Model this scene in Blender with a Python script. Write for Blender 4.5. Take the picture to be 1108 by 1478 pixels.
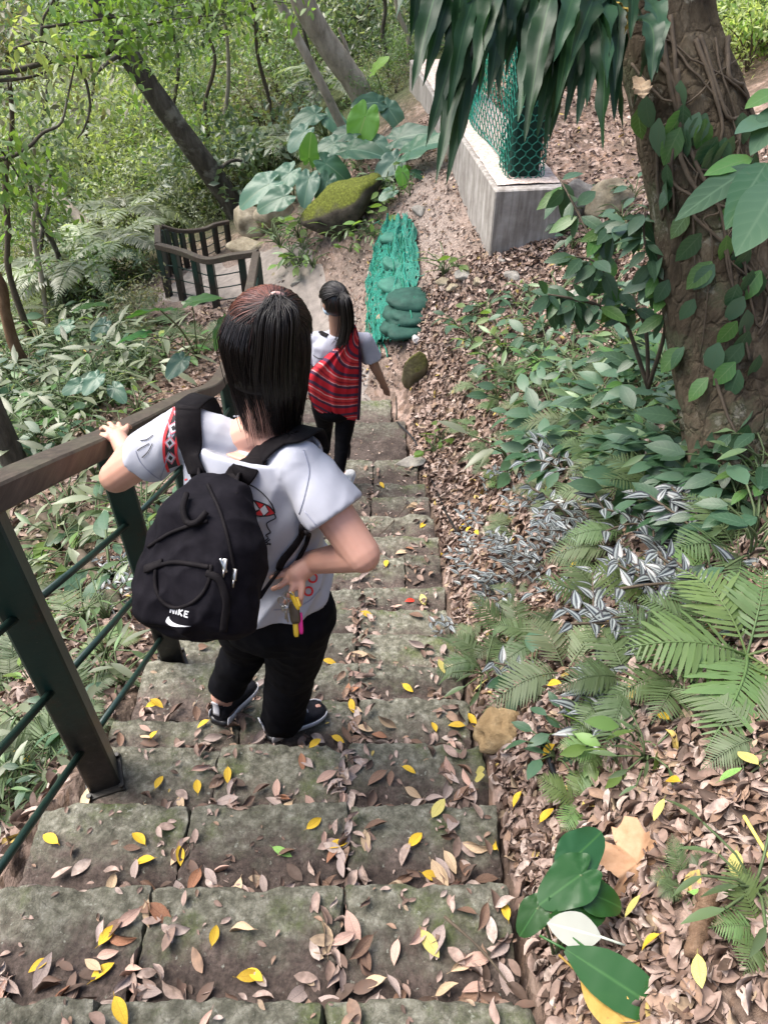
import bpy, math, random
import numpy as np
from mathutils import Vector, Matrix, noise
from mathutils.bvhtree import BVHTree

for _o in list(bpy.data.objects):
    bpy.data.objects.remove(_o)
SC = bpy.context.scene
COL = SC.collection
R = math.radians
rng = np.random.default_rng(7)
random.seed(7)

# ------------------------------------------------------------------ camera, sky, sun, exposure
CAMZ = 5.0
PITCH = R(42.0)
F = 1096.0
cam_d = bpy.data.cameras.new('camera')
cam = bpy.data.objects.new('camera', cam_d)
COL.objects.link(cam)
cam.location = (0, 0, CAMZ)
cam.rotation_euler = (R(90) - PITCH, 0, 0)
cam_d.sensor_width = 36.0
cam_d.lens = 36.0 * F / 1478.0
cam_d.clip_start = 0.02
cam_d.clip_end = 600
SC.camera = cam

SUN_EL, SUN_AZ = R(60), R(285)
world = bpy.data.worlds.new('World')
SC.world = world
world.use_nodes = True
wn = world.node_tree
sky = wn.nodes.new('ShaderNodeTexSky')
sky.sky_type = 'NISHITA'
sky.sun_disc = False
sky.sun_elevation = SUN_EL
sky.sun_rotation = SUN_AZ
sky.air_density = 1.0
sky.dust_density = 4.0
sky.ozone_density = 0.6
bg = wn.nodes['Background']
bg.inputs[1].default_value = 0.15
wn.links.new(sky.outputs[0], bg.inputs[0])
sun_d = bpy.data.lights.new('sun', 'SUN')
sun_d.energy = 2.5
sun_d.angle = R(45)
sun_d.color = (1.0, 0.965, 0.91)
sun = bpy.data.objects.new('sun', sun_d)
COL.objects.link(sun)
sun.location = (0, 0, 30)
# the direction that the light comes from, as the sky has it
_sd = Vector((math.sin(SUN_AZ) * math.cos(SUN_EL), math.cos(SUN_AZ) * math.cos(SUN_EL), math.sin(SUN_EL)))
sun.rotation_euler = _sd.to_track_quat('Z', 'Y').to_euler()
SC.view_settings.view_transform = 'Standard'
SC.view_settings.look = 'None'
SC.view_settings.exposure = 1.38
SC.view_settings.gamma = 1.0
SC.view_settings.use_curve_mapping = False
SC.cycles.max_bounces = 8
SC.cycles.diffuse_bounces = 4
SC.cycles.transmission_bounces = 4
SC.cycles.use_denoising = True

# ------------------------------------------------------------------ plan: from the photograph's rays to metres
CP, SP = math.cos(PITCH), math.sin(PITCH)

def ray(px, py):
    u, v = (px - 554.0) / F, (739.0 - py) / F
    return np.array([u, CP + v * SP, -SP + v * CP])

def atz(px, py, zc):                      # point at depth zc along the lens axis
    r = ray(px, py) * zc
    return np.array([r[0], r[1], CAMZ + r[2]])

def aty(px, py, y):                       # point at horizontal distance y
    r = ray(px, py)
    r = r * (y / r[1])
    return np.array([r[0], r[1], CAMZ + r[2]])

def W(x, y, h):
    return np.array([x, y, CAMZ - h])

# noses of the treads: (distance, height below the lens)
NOSE = {-3: (-.371, 1.224), -2: (-.091, 1.382), -1: (.189, 1.541), 0: (.469, 1.70), 1: (.749, 1.859), 2: (1.029, 2.018), 3: (1.309, 2.176),
        4: (1.589, 2.335), 5: (1.869, 2.494), 6: (2.149, 2.653), 7: (2.429, 2.811), 8: (2.709, 2.97), 9: (3.09, 3.11),
        10: (3.385, 3.25), 11: (3.738, 3.39), 12: (4.09, 3.53), 13: (4.406, 3.67), 14: (4.85, 3.80), 15: (5.6, 3.95), 16: (6.1, 4.05)}
KMIN, KMAX = -3, 16
NY = np.array([NOSE[k][0] for k in range(KMIN, KMAX + 1)])
NH = np.array([NOSE[k][1] for k in range(KMIN, KMAX + 1)])

def stair_right(y):
    return float(np.interp(y, [0, 3.7, 4.4, 4.85, 5.6, 6.1], [.30, .335, .30, .25, .14, .0]))

def stair_left(y):
    return float(np.interp(y, [0, .8, 1.3, 4.4, 6.1], [-.96, -.95, -.95, -1.05, -1.2]))

def stair_h(y):                           # smooth slope through the treads
    return np.interp(y, NY, NH)

# ---- the terrain: a thin plate through surveyed points (x, y, height below the lens)
PTS = [(.66, .76, 1.60), (.53, .40, 1.50), (.59, 1.28, 1.86), (1.04, 1.55, 1.71), (.61, 3.42, 3.08), (1.16, 3.5, 2.53),
       (1.31, 2.4, 1.67), (.85, 5.6, 3.33), (1.66, 6.19, 2.99), (1.03, 7.0, 3.03), (1.75, 6.9, 2.9), (.36, 8.6, 3.16), (.62, 10.2, 2.78), (.06, 12.1, 2.97),
       (-.44, 9.07, 3.45), (-1.35, 9.6, 4.1), (-2.4, 12.6, 4.73), (-2.4, 9.4, 4.56), (-2.2, 10.2, 4.6), (-.94, 8.2, 4.32), (-.4, 7.0, 4.18), (.25, 6.8, 3.68),
       (-3.15, 5.6, 4.25), (-1.31, 1.36, 2.42), (-1.15, 1.0, 2.33), (-1.5, 2.6, 3.05), (-2.6, 6.8, 4.4), (-4.55, 10.1, 5.25), (-4.6, 8.3, 5.0),
       (-8.3, 18.7, 6.1), (-8, 27.5, 6.75), (0, 33, 4.5), (-14, 41, 5.0), (4.3, 10.4, 1.9), (3, 5, 1.5), (3, 2, .5),
       (-3, 0, 2.9), (-6, 2, 4.6), (-10, 0, 6.4), (-10, 10, 6.7), (-20, 10, 8), (-40, 10, -3), (0, -4, -.9), (3, -4, -2.2), (-5, -4, 1.6),
       (6, 5, -.3), (6, 10, .2), (12, 10, -5), (12, 0, -6), (30, 10, -16), (3, 12, 1.7), (2, 20, 2.6), (10, 20, -3), (30, 40, -16),
       (0, 60, -10), (-30, 60, -8), (-40, 30, -3), (30, 80, -24), (-50, 80, -16), (-60, -15, -6), (40, -15, -20), (0, -15, -6), (-20, -15, 5),
       (-1.6, 7.6, 4.5), (-3.2, 9.2, 4.75), (-3.0, 11, 4.7), (-1.9, 4.0, 3.85), (-2.4, 1.5, 3.2), (1.0, .8, 1.42), (.9, 2.1, 2.2)]
for _y in (-2, -1, 0, .5, 1, 1.5, 2, 2.5, 3, 3.5, 4, 4.5, 5, 5.5, 6):
    _h = float(np.interp(_y, np.r_[-4, NY], np.r_[-.9, NH]))
    PTS.append((stair_right(_y) + .06, _y, _h + .04))
    PTS.append((stair_left(_y) - .10, _y, _h + .13))
PTS = np.array(PTS)
PTS[:, 2] = CAMZ - PTS[:, 2]

def _U(r2):
    return np.where(r2 > 1e-9, .5 * r2 * np.log(np.maximum(r2, 1e-9)), 0.0)

_n = len(PTS)
_d2 = ((PTS[:, None, :2] - PTS[None, :, :2]) ** 2).sum(-1)
_K = _U(_d2) + np.eye(_n) * .004
_Pm = np.c_[np.ones(_n), PTS[:, :2]]
_A = np.zeros((_n + 3, _n + 3))
_A[:_n, :_n] = _K
_A[:_n, _n:] = _Pm
_A[_n:, :_n] = _Pm.T
_sol = np.linalg.solve(_A, np.r_[PTS[:, 2], 0, 0, 0])

def T(x, y):
    x, y = np.atleast_1d(np.asarray(x, float)), np.atleast_1d(np.asarray(y, float))
    sh = x.shape
    q = np.c_[x.ravel(), y.ravel()]
    out = np.empty(len(q))
    for s in range(0, len(q), 20000):
        b = q[s:s + 20000]
        d2 = ((b[:, None, :] - PTS[None, :, :2]) ** 2).sum(-1)
        out[s:s + 20000] = _U(d2) @ _sol[:_n] + np.c_[np.ones(len(b)), b] @ _sol[_n:]
    near = np.exp(-((q[:, 0]) ** 2 + (q[:, 1] - 3) ** 2) / 60)
    out += (.018 * np.sin(q[:, 0] * 6.1 + 1.7 * np.sin(q[:, 1] * 4.3)) * np.sin(q[:, 1] * 5.3 + .5)) * near
    out += .10 * np.sin(q[:, 0] * .9 + 1) * np.sin(q[:, 1] * .8) * (1 - near)
    # the stairs are cut into the ground
    inx = (q[:, 0] > np.interp(q[:, 1], [0, .8, 1.3, 4.4, 6.1], [-.96, -.95, -.95, -1.05, -1.2])) & \
          (q[:, 0] < np.interp(q[:, 1], [0, 3.7, 4.4, 4.85, 5.6, 6.1], [.30, .335, .30, .25, .14, .0])) & (q[:, 1] > -3) & (q[:, 1] < 6.05)
    cut = CAMZ - np.interp(q[:, 1], NY, NH) - .26
    out = np.where(inx, np.minimum(out, cut), out)
    return out.reshape(sh)

def S(x, y):                              # top of whatever one stands on: tread or ground
    x, y = float(x), float(y)
    if stair_left(y) < x < stair_right(y) and NY[0] < y < NY[-1]:
        k = int(np.searchsorted(NY, y))
        return CAMZ - NH[k]
    return float(T(x, y)[0])

def hit(px, py, far=70.0):                # where the ray through a pixel meets the ground
    r = ray(px, py)
    ys = np.linspace(.12, 8, 500) if py > 520 else np.linspace(.3, far, 900)
    xs, zs = r[0] / r[1] * ys, CAMZ + r[2] / r[1] * ys
    g = T(xs, ys)
    for i in range(len(ys)):
        if stair_left(ys[i]) < xs[i] < stair_right(ys[i]) and NY[0] < ys[i] < NY[-1]:
            g[i] = CAMZ - NH[int(np.searchsorted(NY, ys[i]))]
    b = np.nonzero(zs < g)[0]
    i = b[0] if len(b) else len(ys) - 1
    if i > 0 and len(b):
        a, c = zs[i - 1] - g[i - 1], g[i] - zs[i]
        t = a / (a + c + 1e-9)
        y = ys[i - 1] + (ys[i] - ys[i - 1]) * t
    else:
        y = ys[i]
    x = r[0] / r[1] * y
    return np.array([x, y, S(x, y)])

def slope_normal(x, y, e=.05):
    a = T([x + e, x - e, x, x], [y, y, y + e, y - e])
    n = np.array([-(a[0] - a[1]) / (2 * e), -(a[2] - a[3]) / (2 * e), 1.0])
    return n / np.linalg.norm(n)

# ------------------------------------------------------------------ objects
def tag(o, label=None, cat=None, group=None, kind=None):
    if label: o['label'] = label
    if cat: o['category'] = cat
    if group: o['group'] = group
    if kind: o['kind'] = kind
    return o

def thing(name, label, cat, loc=(0, 0, 0), group=None, kind=None):
    o = bpy.data.objects.new(name, None)
    COL.objects.link(o)
    o.location = tuple(float(c) for c in loc)
    o.empty_display_size = .1
    return tag(o, label, cat, group, kind)

def children(o):
    return [c for c in bpy.data.objects if c.parent == o]

KIDS = {}

def copy_tree(o, parent=None):
    c = o.copy()
    COL.objects.link(c)
    if parent is not None:
        c.parent = parent
    for ch in KIDS.get(o.name, []):
        copy_tree(ch, c)
    return c

class MB:
    """collects pieces of ONE mesh; 'lf' carries (random, across, along) per vertex"""
    def __init__(s):
        s.v, s.f, s.m, s.a, s.n = [], [], [], [], 0
    def add(s, v, f, rnd=None, mat=0, att=None):
        v = np.asarray(v, float).reshape(-1, 3)
        f = [np.asarray(x, int) + s.n for x in f] if not isinstance(f, np.ndarray) else f + s.n
        s.v.append(v)
        s.f.append(f)
        s.m.append(np.full(len(f), mat))
        if att is None:
            att = np.zeros((len(v), 3))
            att[:, 0] = random.random() if rnd is None else rnd
        s.a.append(att)
        s.n += len(v)
        return s
    def verts(s):
        return np.concatenate(s.v) if s.v else np.zeros((0, 3))
    def mesh(s, name, off=(0, 0, 0), smooth=True):
        me = bpy.data.meshes.new(name)
        v = s.verts() - np.asarray(off, float)
        tot, idx = [], []
        for f in s.f:
            if isinstance(f, np.ndarray):
                tot.append(np.full(len(f), f.shape[1])); idx.append(f.ravel())
            else:
                for x in f:
                    tot.append(np.array([len(x)])); idx.append(x)
        tot, idx = np.concatenate(tot), np.concatenate(idx)
        me.vertices.add(len(v)); me.vertices.foreach_set('co', v.astype(np.float32).ravel())
        me.loops.add(len(idx)); me.loops.foreach_set('vertex_index', idx.astype(np.int32))
        me.polygons.add(len(tot))
        me.polygons.foreach_set('loop_start', (np.cumsum(tot) - tot).astype(np.int32))
        me.polygons.foreach_set('loop_total', tot.astype(np.int32))
        me.polygons.foreach_set('material_index', np.concatenate(s.m).astype(np.int32))
        me.polygons.foreach_set('use_smooth', np.full(len(tot), smooth))
        at = me.attributes.new('lf', 'FLOAT_COLOR', 'POINT')
        a = np.c_[np.concatenate(s.a), np.ones(len(v))]
        at.data.foreach_set('color', a.astype(np.float32).ravel())
        me.update(calc_edges=True)
        me.validate()
        return me
    def build(s, name, mats, parent=None, smooth=True, label=None):
        off = (0, 0, 0)
        p = parent
        while p is not None:
            off = np.array(off) + np.array(p.location); p = p.parent
        o = bpy.data.objects.new(name, s.mesh(name, off, smooth))
        for m in (mats if isinstance(mats, (list, tuple)) else [mats]):
            o.data.materials.append(m)
        COL.objects.link(o)
        if parent is not None:
            o.parent = parent
            KIDS.setdefault(parent.name, []).append(o)
        if label: o['label'] = label
        return o
    # ---- shapes
    def tube(s, pts, rad, n=8, rnd=None, mat=0, cap=True):
        p = np.asarray(pts, float)
        m = len(p)
        r = np.broadcast_to(np.asarray(rad, float), (m,))
        t = np.gradient(p, axis=0)
        t /= np.linalg.norm(t, axis=1)[:, None] + 1e-12
        u = np.cross(t[0], [0, 0, 1.0])
        if np.linalg.norm(u) < 1e-3: u = np.cross(t[0], [1.0, 0, 0])
        u /= np.linalg.norm(u)
        vs = []
        ang = np.linspace(0, 2 * math.pi, n, endpoint=False)
        for i in range(m):
            u = u - t[i] * (u @ t[i]); u /= np.linalg.norm(u) + 1e-12
            w = np.cross(t[i], u)
            vs.append(p[i] + r[i] * (np.cos(ang)[:, None] * u + np.sin(ang)[:, None] * w))
        i, j = np.meshgrid(np.arange(m - 1), np.arange(n), indexing='ij')
        f = np.stack([i * n + j, i * n + (j + 1) % n, (i + 1) * n + (j + 1) % n, (i + 1) * n + j], -1).reshape(-1, 4)
        vv = np.concatenate(vs)
        rv = random.random() if rnd is None else rnd
        base = s.n
        s.add(vv, f, rv, mat)
        if cap:
            s.n -= len(vv)
            s.f.append([np.arange(n)[::-1] + base, np.arange(n) + base + (m - 1) * n]); s.m.append(np.full(2, mat))
            s.n += len(vv)
        return s
    def loft(s, rings, mat=0, rnd=None):
        rings = np.asarray(rings, float)
        m, n = rings.shape[:2]
        i, j = np.meshgrid(np.arange(m - 1), np.arange(n), indexing='ij')
        f = np.stack([i * n + j, i * n + (j + 1) % n, (i + 1) * n + (j + 1) % n, (i + 1) * n + j], -1).reshape(-1, 4)
        base = s.n
        s.add(rings.reshape(-1, 3), f, rnd, mat)
        s.f.append([np.arange(n)[::-1] + base, np.arange(n) + base + (m - 1) * n]); s.m.append(np.full(2, mat))
        return s
    def ball(s, c, ax, frame=None, n=16, mat=0, rnd=None):
        th = np.linspace(0, math.pi, n // 2 + 1)[1:-1]
        ph = np.linspace(0, 2 * math.pi, n, endpoint=False)
        M = np.eye(3) if frame is None else np.asarray(frame, float)
        ax = np.broadcast_to(np.asarray(ax, float), (3,))
        rings = []
        for t in th:
            q = np.c_[np.sin(t) * np.cos(ph), np.sin(t) * np.sin(ph), np.full(n, -np.cos(t))] * ax
            rings.append(q @ M + np.asarray(c))
        m = len(rings)
        vv = np.concatenate(rings + [np.array([[0, 0, -ax[2]]]) @ M + c, np.array([[0, 0, ax[2]]]) @ M + c])
        f = []
        for i in range(m - 1):
            for j in range(n):
                f.append((i * n + j, i * n + (j + 1) % n, (i + 1) * n + (j + 1) % n, (i + 1) * n + j))
        for j in range(n):
            f.append((m * n, (j + 1) % n, j)); f.append((m * n + 1, (m - 1) * n + j, (m - 1) * n + (j + 1) % n))
        return s.add(vv, f, rnd, mat)
    def cap(s, a, b, ra, rb, n=14):       # tapered capsule
        a, b = np.asarray(a, float), np.asarray(b, float)
        d = b - a; L = np.linalg.norm(d); d = d / L
        pts, rad = [], []
        for t in (-.98, -.8, -.45): pts.append(a + d * ra * t); rad.append(ra * math.sqrt(1 - t * t))
        for t in (0, .33, .66, 1): pts.append(a + (b - a) * t); rad.append(ra + (rb - ra) * t)
        for t in (.45, .8, .98): pts.append(b + d * rb * t); rad.append(rb * math.sqrt(1 - t * t))
        return s.tube(pts, rad, n)
    def box(s, c, half, frame=None, mat=0, rnd=None, bev=.0):
        M = np.eye(3) if frame is None else np.asarray(frame, float)
        h = np.asarray(half, float)
        if bev <= 0:
            q = np.array([[x, y, z] for x in (-1, 1) for y in (-1, 1) for z in (-1, 1)], float) * h
            f = [(0, 1, 3, 2), (4, 6, 7, 5), (0, 4, 5, 1), (2, 3, 7, 6), (0, 2, 6, 4), (1, 5, 7, 3)]
            return s.add(q @ M + np.asarray(c), f, rnd, mat)
        b = min(bev, h.min() * .45)
        ring = []
        for x, y in ((1, 1), (-1, 1), (-1, -1), (1, -1)):
            k = [(h[0] * x, (h[1] - b) * y), ((h[0] - b) * x, h[1] * y)]
            ring += k if x * y > 0 else k[::-1]
        ring = np.array(ring)
        inn = ring * ((h[:2] - b) / h[:2])
        rr = [np.c_[inn, np.full(8, -h[2])], np.c_[ring, np.full(8, -h[2] + b)], np.c_[ring, np.full(8, h[2] - b)], np.c_[inn, np.full(8, h[2])]]
        return s.loft([q @ M + np.asarray(c) for q in rr], mat, rnd)
    def ribbon(s, pts, nrm, wid, thick, mat=0, rnd=None):   # flat band of real thickness
        p = np.asarray(pts, float); nn = np.asarray(nrm, float)
        m = len(p)
        w = np.broadcast_to(np.asarray(wid, float), (m,))
        t = np.gradient(p, axis=0); t /= np.linalg.norm(t, axis=1)[:, None] + 1e-12
        rings = []
        for i in range(m):
            sd = np.cross(t[i], nn[i]); sd /= np.linalg.norm(sd) + 1e-12
            up = np.cross(sd, t[i])
            h, k = w[i] / 2, thick / 2
            e = min(k, h * .5)
            rings.append([p[i] + sd * (h - e) + up * k, p[i] + sd * h, p[i] + sd * (h - e) - up * k,
                          p[i] - sd * (h - e) - up * k, p[i] - sd * h, p[i] - sd * (h - e) + up * k])
        return s.loft(rings, mat, rnd)
    def leaves(s, tpl, pos, fwd, nrm, size, rnd=None, mat=0, widen=1.0):
        tv, tf, ta = tpl
        pos = np.asarray(pos, float).reshape(-1, 3); N = len(pos)
        fwd = np.broadcast_to(np.asarray(fwd, float), (N, 3)); nrm = np.broadcast_to(np.asarray(nrm, float), (N, 3))
        x = fwd / (np.linalg.norm(fwd, axis=1)[:, None] + 1e-9)
        z = nrm - x * (nrm * x).sum(1)[:, None]; z /= np.linalg.norm(z, axis=1)[:, None] + 1e-9
        y = np.cross(z, x)
        size = np.broadcast_to(np.asarray(size, float), (N,)); widen = np.broadcast_to(np.asarray(widen, float), (N,))
        q = tv[None] * size[:, None, None]
        q = q * np.stack([np.ones(N), widen, np.ones(N)], -1)[:, None, :]
        vv = q[:, :, :1] * x[:, None, :] + q[:, :, 1:2] * y[:, None, :] + q[:, :, 2:] * z[:, None, :] + pos[:, None, :]
        ff = (tf[None] + (np.arange(N) * len(tv))[:, None, None]).reshape(-1, tf.shape[1])
        rnd = rng.random(N) if rnd is None else np.broadcast_to(rnd, (N,))
        at = np.broadcast_to(ta[None], (N,) + ta.shape).copy()
        at[:, :, 0] = rnd[:, None]
        return s.add(vv.reshape(-1, 3), ff, None, mat, at.reshape(-1, 3))

def leaf_tpl(seg=4, wid=.35, fold=.12, curl=.15, tip=1.0, base=.12, peak=.42, twist=0., cup=0., wav=0., heart=0.):
    """leaf of length 1 along +x with its stalk end at the origin: three columns of vertices"""
    t = np.linspace(0, 1, seg + 1)
    p = np.where(t < peak, t / peak, (1 - t) / (1 - peak))
    w = wid / 2 * np.maximum(np.sin(p * math.pi / 2), 0) ** tip
    w[0] = wid / 2 * base; w[-1] = .004
    zc = -curl * t ** 2 + cup * t
    v, a = [], []
    for i in range(seg + 1):
        th = twist * t[i]
        for sgn in (-1, 0, 1):
            yy, zz = sgn * w[i], abs(sgn) * (fold * w[i] * 2 + wav * math.sin(i * 2.3 + sgn))
            v.append((t[i] - (heart * w[i] if sgn and i == 1 else 0), yy * math.cos(th) - zz * math.sin(th), zc[i] + yy * math.sin(th) + zz * math.cos(th)))
            a.append((0, abs(sgn), t[i]))
    f = []
    for i in range(seg):
        for c in (0, 1):
            f.append((i * 3 + c, (i + 1) * 3 + c, (i + 1) * 3 + c + 1, i * 3 + c + 1))
    return np.array(v), np.array(f), np.array(a, float)

def remesh(mb, name, voxel, it=6, fac=.5, ripple=None):
    """one continuous skin over all the overlapping pieces in mb; returns world vertices and faces"""
    me = mb.mesh('tmp')
    o = bpy.data.objects.new('tmp', me); COL.objects.link(o)
    m = o.modifiers.new('r', 'REMESH'); m.mode = 'VOXEL'; m.voxel_size = voxel; m.use_smooth_shade = True
    if it:
        sm = o.modifiers.new('s', 'SMOOTH'); sm.factor = fac; sm.iterations = it
    dg = bpy.context.evaluated_depsgraph_get()
    ev = bpy.data.meshes.new_from_object(o.evaluated_get(dg))
    v = np.empty(len(ev.vertices) * 3, np.float32); ev.vertices.foreach_get('co', v)
    nn = np.empty(len(ev.vertices) * 3, np.float32); ev.vertices.foreach_get('normal', nn)
    v = v.reshape(-1, 3).astype(float); nn = nn.reshape(-1, 3)
    f = np.array([tuple(p.vertices) for p in ev.polygons])
    bpy.data.objects.remove(o); bpy.data.meshes.remove(me); bpy.data.meshes.remove(ev)
    if ripple is not None:
        d = np.array([ripple(Vector(q), n) for q, n in zip(v, nn)])
        v = v + nn * d[:, None]
    out = MB(); out.add(v, f, .5)
    return out

def bvh(mb):
    return BVHTree.FromPolygons([tuple(q) for q in mb.verts()], [tuple(int(i) for i in p) for f in mb.f for p in f])

def norm(v):
    v = np.asarray(v, float)
    return v / (np.linalg.norm(v) + 1e-12)

def spline(pts, n):
    """smooth curve through the points (Catmull-Rom)"""
    p = np.asarray(pts, float)
    p = np.r_[[2 * p[0] - p[1]], p, [2 * p[-1] - p[-2]]]
    out = []
    m = len(p) - 3
    for q in np.linspace(0, m - 1e-6, n):
        i = int(q); t = q - i
        a, b, c, d = p[i:i + 4]
        out.append(.5 * ((2 * b) + (c - a) * t + (2 * a - 5 * b + 4 * c - d) * t * t + (3 * b - a - 3 * c + d) * t ** 3))
    return np.array(out)

# ------------------------------------------------------------------ materials
def mat(name, rough=.6, spec=.4):
    m = bpy.data.materials.new(name)
    m.use_nodes = True
    nt = m.node_tree
    b = nt.nodes['Principled BSDF']
    b.inputs['Roughness'].default_value = rough
    b.inputs['Specular IOR Level'].default_value = spec
    return m, nt, b

def N(nt, t, **kw):
    n = nt.nodes.new(t)
    for k, v in kw.items():
        if k in n.inputs.keys(): n.inputs[k].default_value = v
        else: setattr(n, k, v)
    return n

def ramp(nt, fac, stops, interp='LINEAR'):
    r = nt.nodes.new('ShaderNodeValToRGB')
    r.color_ramp.interpolation = interp
    e = r.color_ramp.elements
    while len(e) < len(stops): e.new(.5)
    for k, (p, c) in enumerate(stops):
        e[k].position = p
        e[k].color = (*c, 1) if len(c) == 3 else c
    nt.links.new(fac, r.inputs[0])
    return r.outputs[0]

def mixc(nt, fac, a, b, mode='MIX'):
    n = nt.nodes.new('ShaderNodeMix'); n.data_type = 'RGBA'; n.blend_type = mode
    for k, v in ((0, fac), (6, a), (7, b)):
        if hasattr(v, 'links'): nt.links.new(v, n.inputs[k])
        else: n.inputs[k].default_value = v if k == 0 else ((*v, 1) if len(v) == 3 else v)
    return n.outputs[2]

def coords(nt, scale=1.0, kind='Object', sc3=None):
    tc = nt.nodes.new('ShaderNodeTexCoord')
    mp = nt.nodes.new('ShaderNodeMapping')
    mp.inputs['Scale'].default_value = sc3 or (scale,) * 3
    nt.links.new(tc.outputs[kind], mp.inputs[0])
    return mp.outputs[0]

def noise_tex(nt, vec, scale, detail=4, rough=.6):
    n = N(nt, 'ShaderNodeTexNoise', Scale=scale, Detail=detail, Roughness=rough)
    if vec is not None: nt.links.new(vec, n.inputs['Vector'])
    return n.outputs[0]

def bump(nt, b, h, strength=.4, dist=.01):
    n = N(nt, 'ShaderNodeBump', Strength=strength, Distance=dist)
    nt.links.new(h, n.inputs['Height'])
    nt.links.new(n.outputs[0], b.inputs['Normal'])
    return n

def lf(nt):
    a = nt.nodes.new('ShaderNodeAttribute'); a.attribute_name = 'lf'
    sp = nt.nodes.new('ShaderNodeSeparateColor')
    nt.links.new(a.outputs['Color'], sp.inputs[0])
    return sp.outputs

def simple(name, c1, c2=None, scale=20, rough=.6, spec=.4, metal=0, bmp=.0, bscale=None, sc3=None, dist=.004):
    m, nt, b = mat(name, rough, spec)
    b.inputs['Metallic'].default_value = metal
    v = coords(nt, 1, sc3=sc3)
    n = noise_tex(nt, v, scale, 5)
    nt.links.new(ramp(nt, n, [(.3, c1), (.7, c2 or c1)]), b.inputs['Base Color'])
    if bmp:
        bump(nt, b, noise_tex(nt, v, bscale or scale * 2, 6), bmp, dist)
    return m

def leafmat(name, c1, c2, rough=.42, trans=.35, rib=None, objvar=.25, spec=.45, spots=None, tcol=None, veins=0):
    m, nt, b = mat(name, rough, spec)
    a = lf(nt)
    col = mixc(nt, a[0], c1, c2)
    oi = nt.nodes.new('ShaderNodeObjectInfo')
    hs = nt.nodes.new('ShaderNodeHueSaturation')
    mr = N(nt, 'ShaderNodeMapRange'); mr.inputs[3].default_value = 1 - objvar; mr.inputs[4].default_value = 1 + objvar
    nt.links.new(oi.outputs['Random'], mr.inputs[0]); nt.links.new(mr.outputs[0], hs.inputs['Value'])
    mh = N(nt, 'ShaderNodeMapRange'); mh.inputs[3].default_value = .5 - .035; mh.inputs[4].default_value = .5 + .02
    nt.links.new(a[0], mh.inputs[0]); nt.links.new(mh.outputs[0], hs.inputs['Hue'])
    nt.links.new(col, hs.inputs['Color'])
    col = hs.outputs[0]
    if rib:
        rr = ramp(nt, a[1], [(.0, (1, 1, 1)), (.10, (0, 0, 0))])
        col = mixc(nt, rr, col, rib)
    if spots:
        n = noise_tex(nt, coords(nt, 1), spots[0], 4)
        col = mixc(nt, ramp(nt, n, [(.55, (0, 0, 0)), (.72, (1, 1, 1))]), col, spots[1])
    if veins:                                   # side veins running from the midrib, and old brown blemishes
        q = nt.nodes.new('ShaderNodeMath'); q.operation = 'MULTIPLY_ADD'; q.inputs[1].default_value = -.22
        nt.links.new(a[1], q.inputs[0]); nt.links.new(a[2], q.inputs[2])
        w = nt.nodes.new('ShaderNodeMath'); w.operation = 'MULTIPLY'; w.inputs[1].default_value = veins
        nt.links.new(q.outputs[0], w.inputs[0])
        fr = nt.nodes.new('ShaderNodeMath'); fr.operation = 'FRACT'; nt.links.new(w.outputs[0], fr.inputs[0])
        vl = ramp(nt, fr.outputs[0], [(0, (.55, .55, .55)), (.12, (0, 0, 0)), (.6, (0, 0, 0)), (1, (.25, .25, .25))])
        col = mixc(nt, vl, col, rib or c2)
        bl = ramp(nt, noise_tex(nt, coords(nt, 1), 34, 5, .7), [(.66, (0, 0, 0)), (.72, (.8, .8, .8))])
        col = mixc(nt, bl, col, (.13, .09, .04))
        bump(nt, b, fr.outputs[0], .25, .002)
    nt.links.new(col, b.inputs['Base Color'])
    if trans > 0:
        tr = nt.nodes.new('ShaderNodeBsdfTranslucent')
        tl = mixc(nt, 1.0, col, tcol or (1.5, 1.6, .7), 'MULTIPLY')
        nt.links.new(tl, tr.inputs[0])
        mx = nt.nodes.new('ShaderNodeMixShader'); mx.inputs[0].default_value = trans
        nt.links.new(b.outputs[0], mx.inputs[1]); nt.links.new(tr.outputs[0], mx.inputs[2])
        nt.links.new(mx.outputs[0], nt.nodes['Material Output'].inputs[0])
    return m
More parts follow.
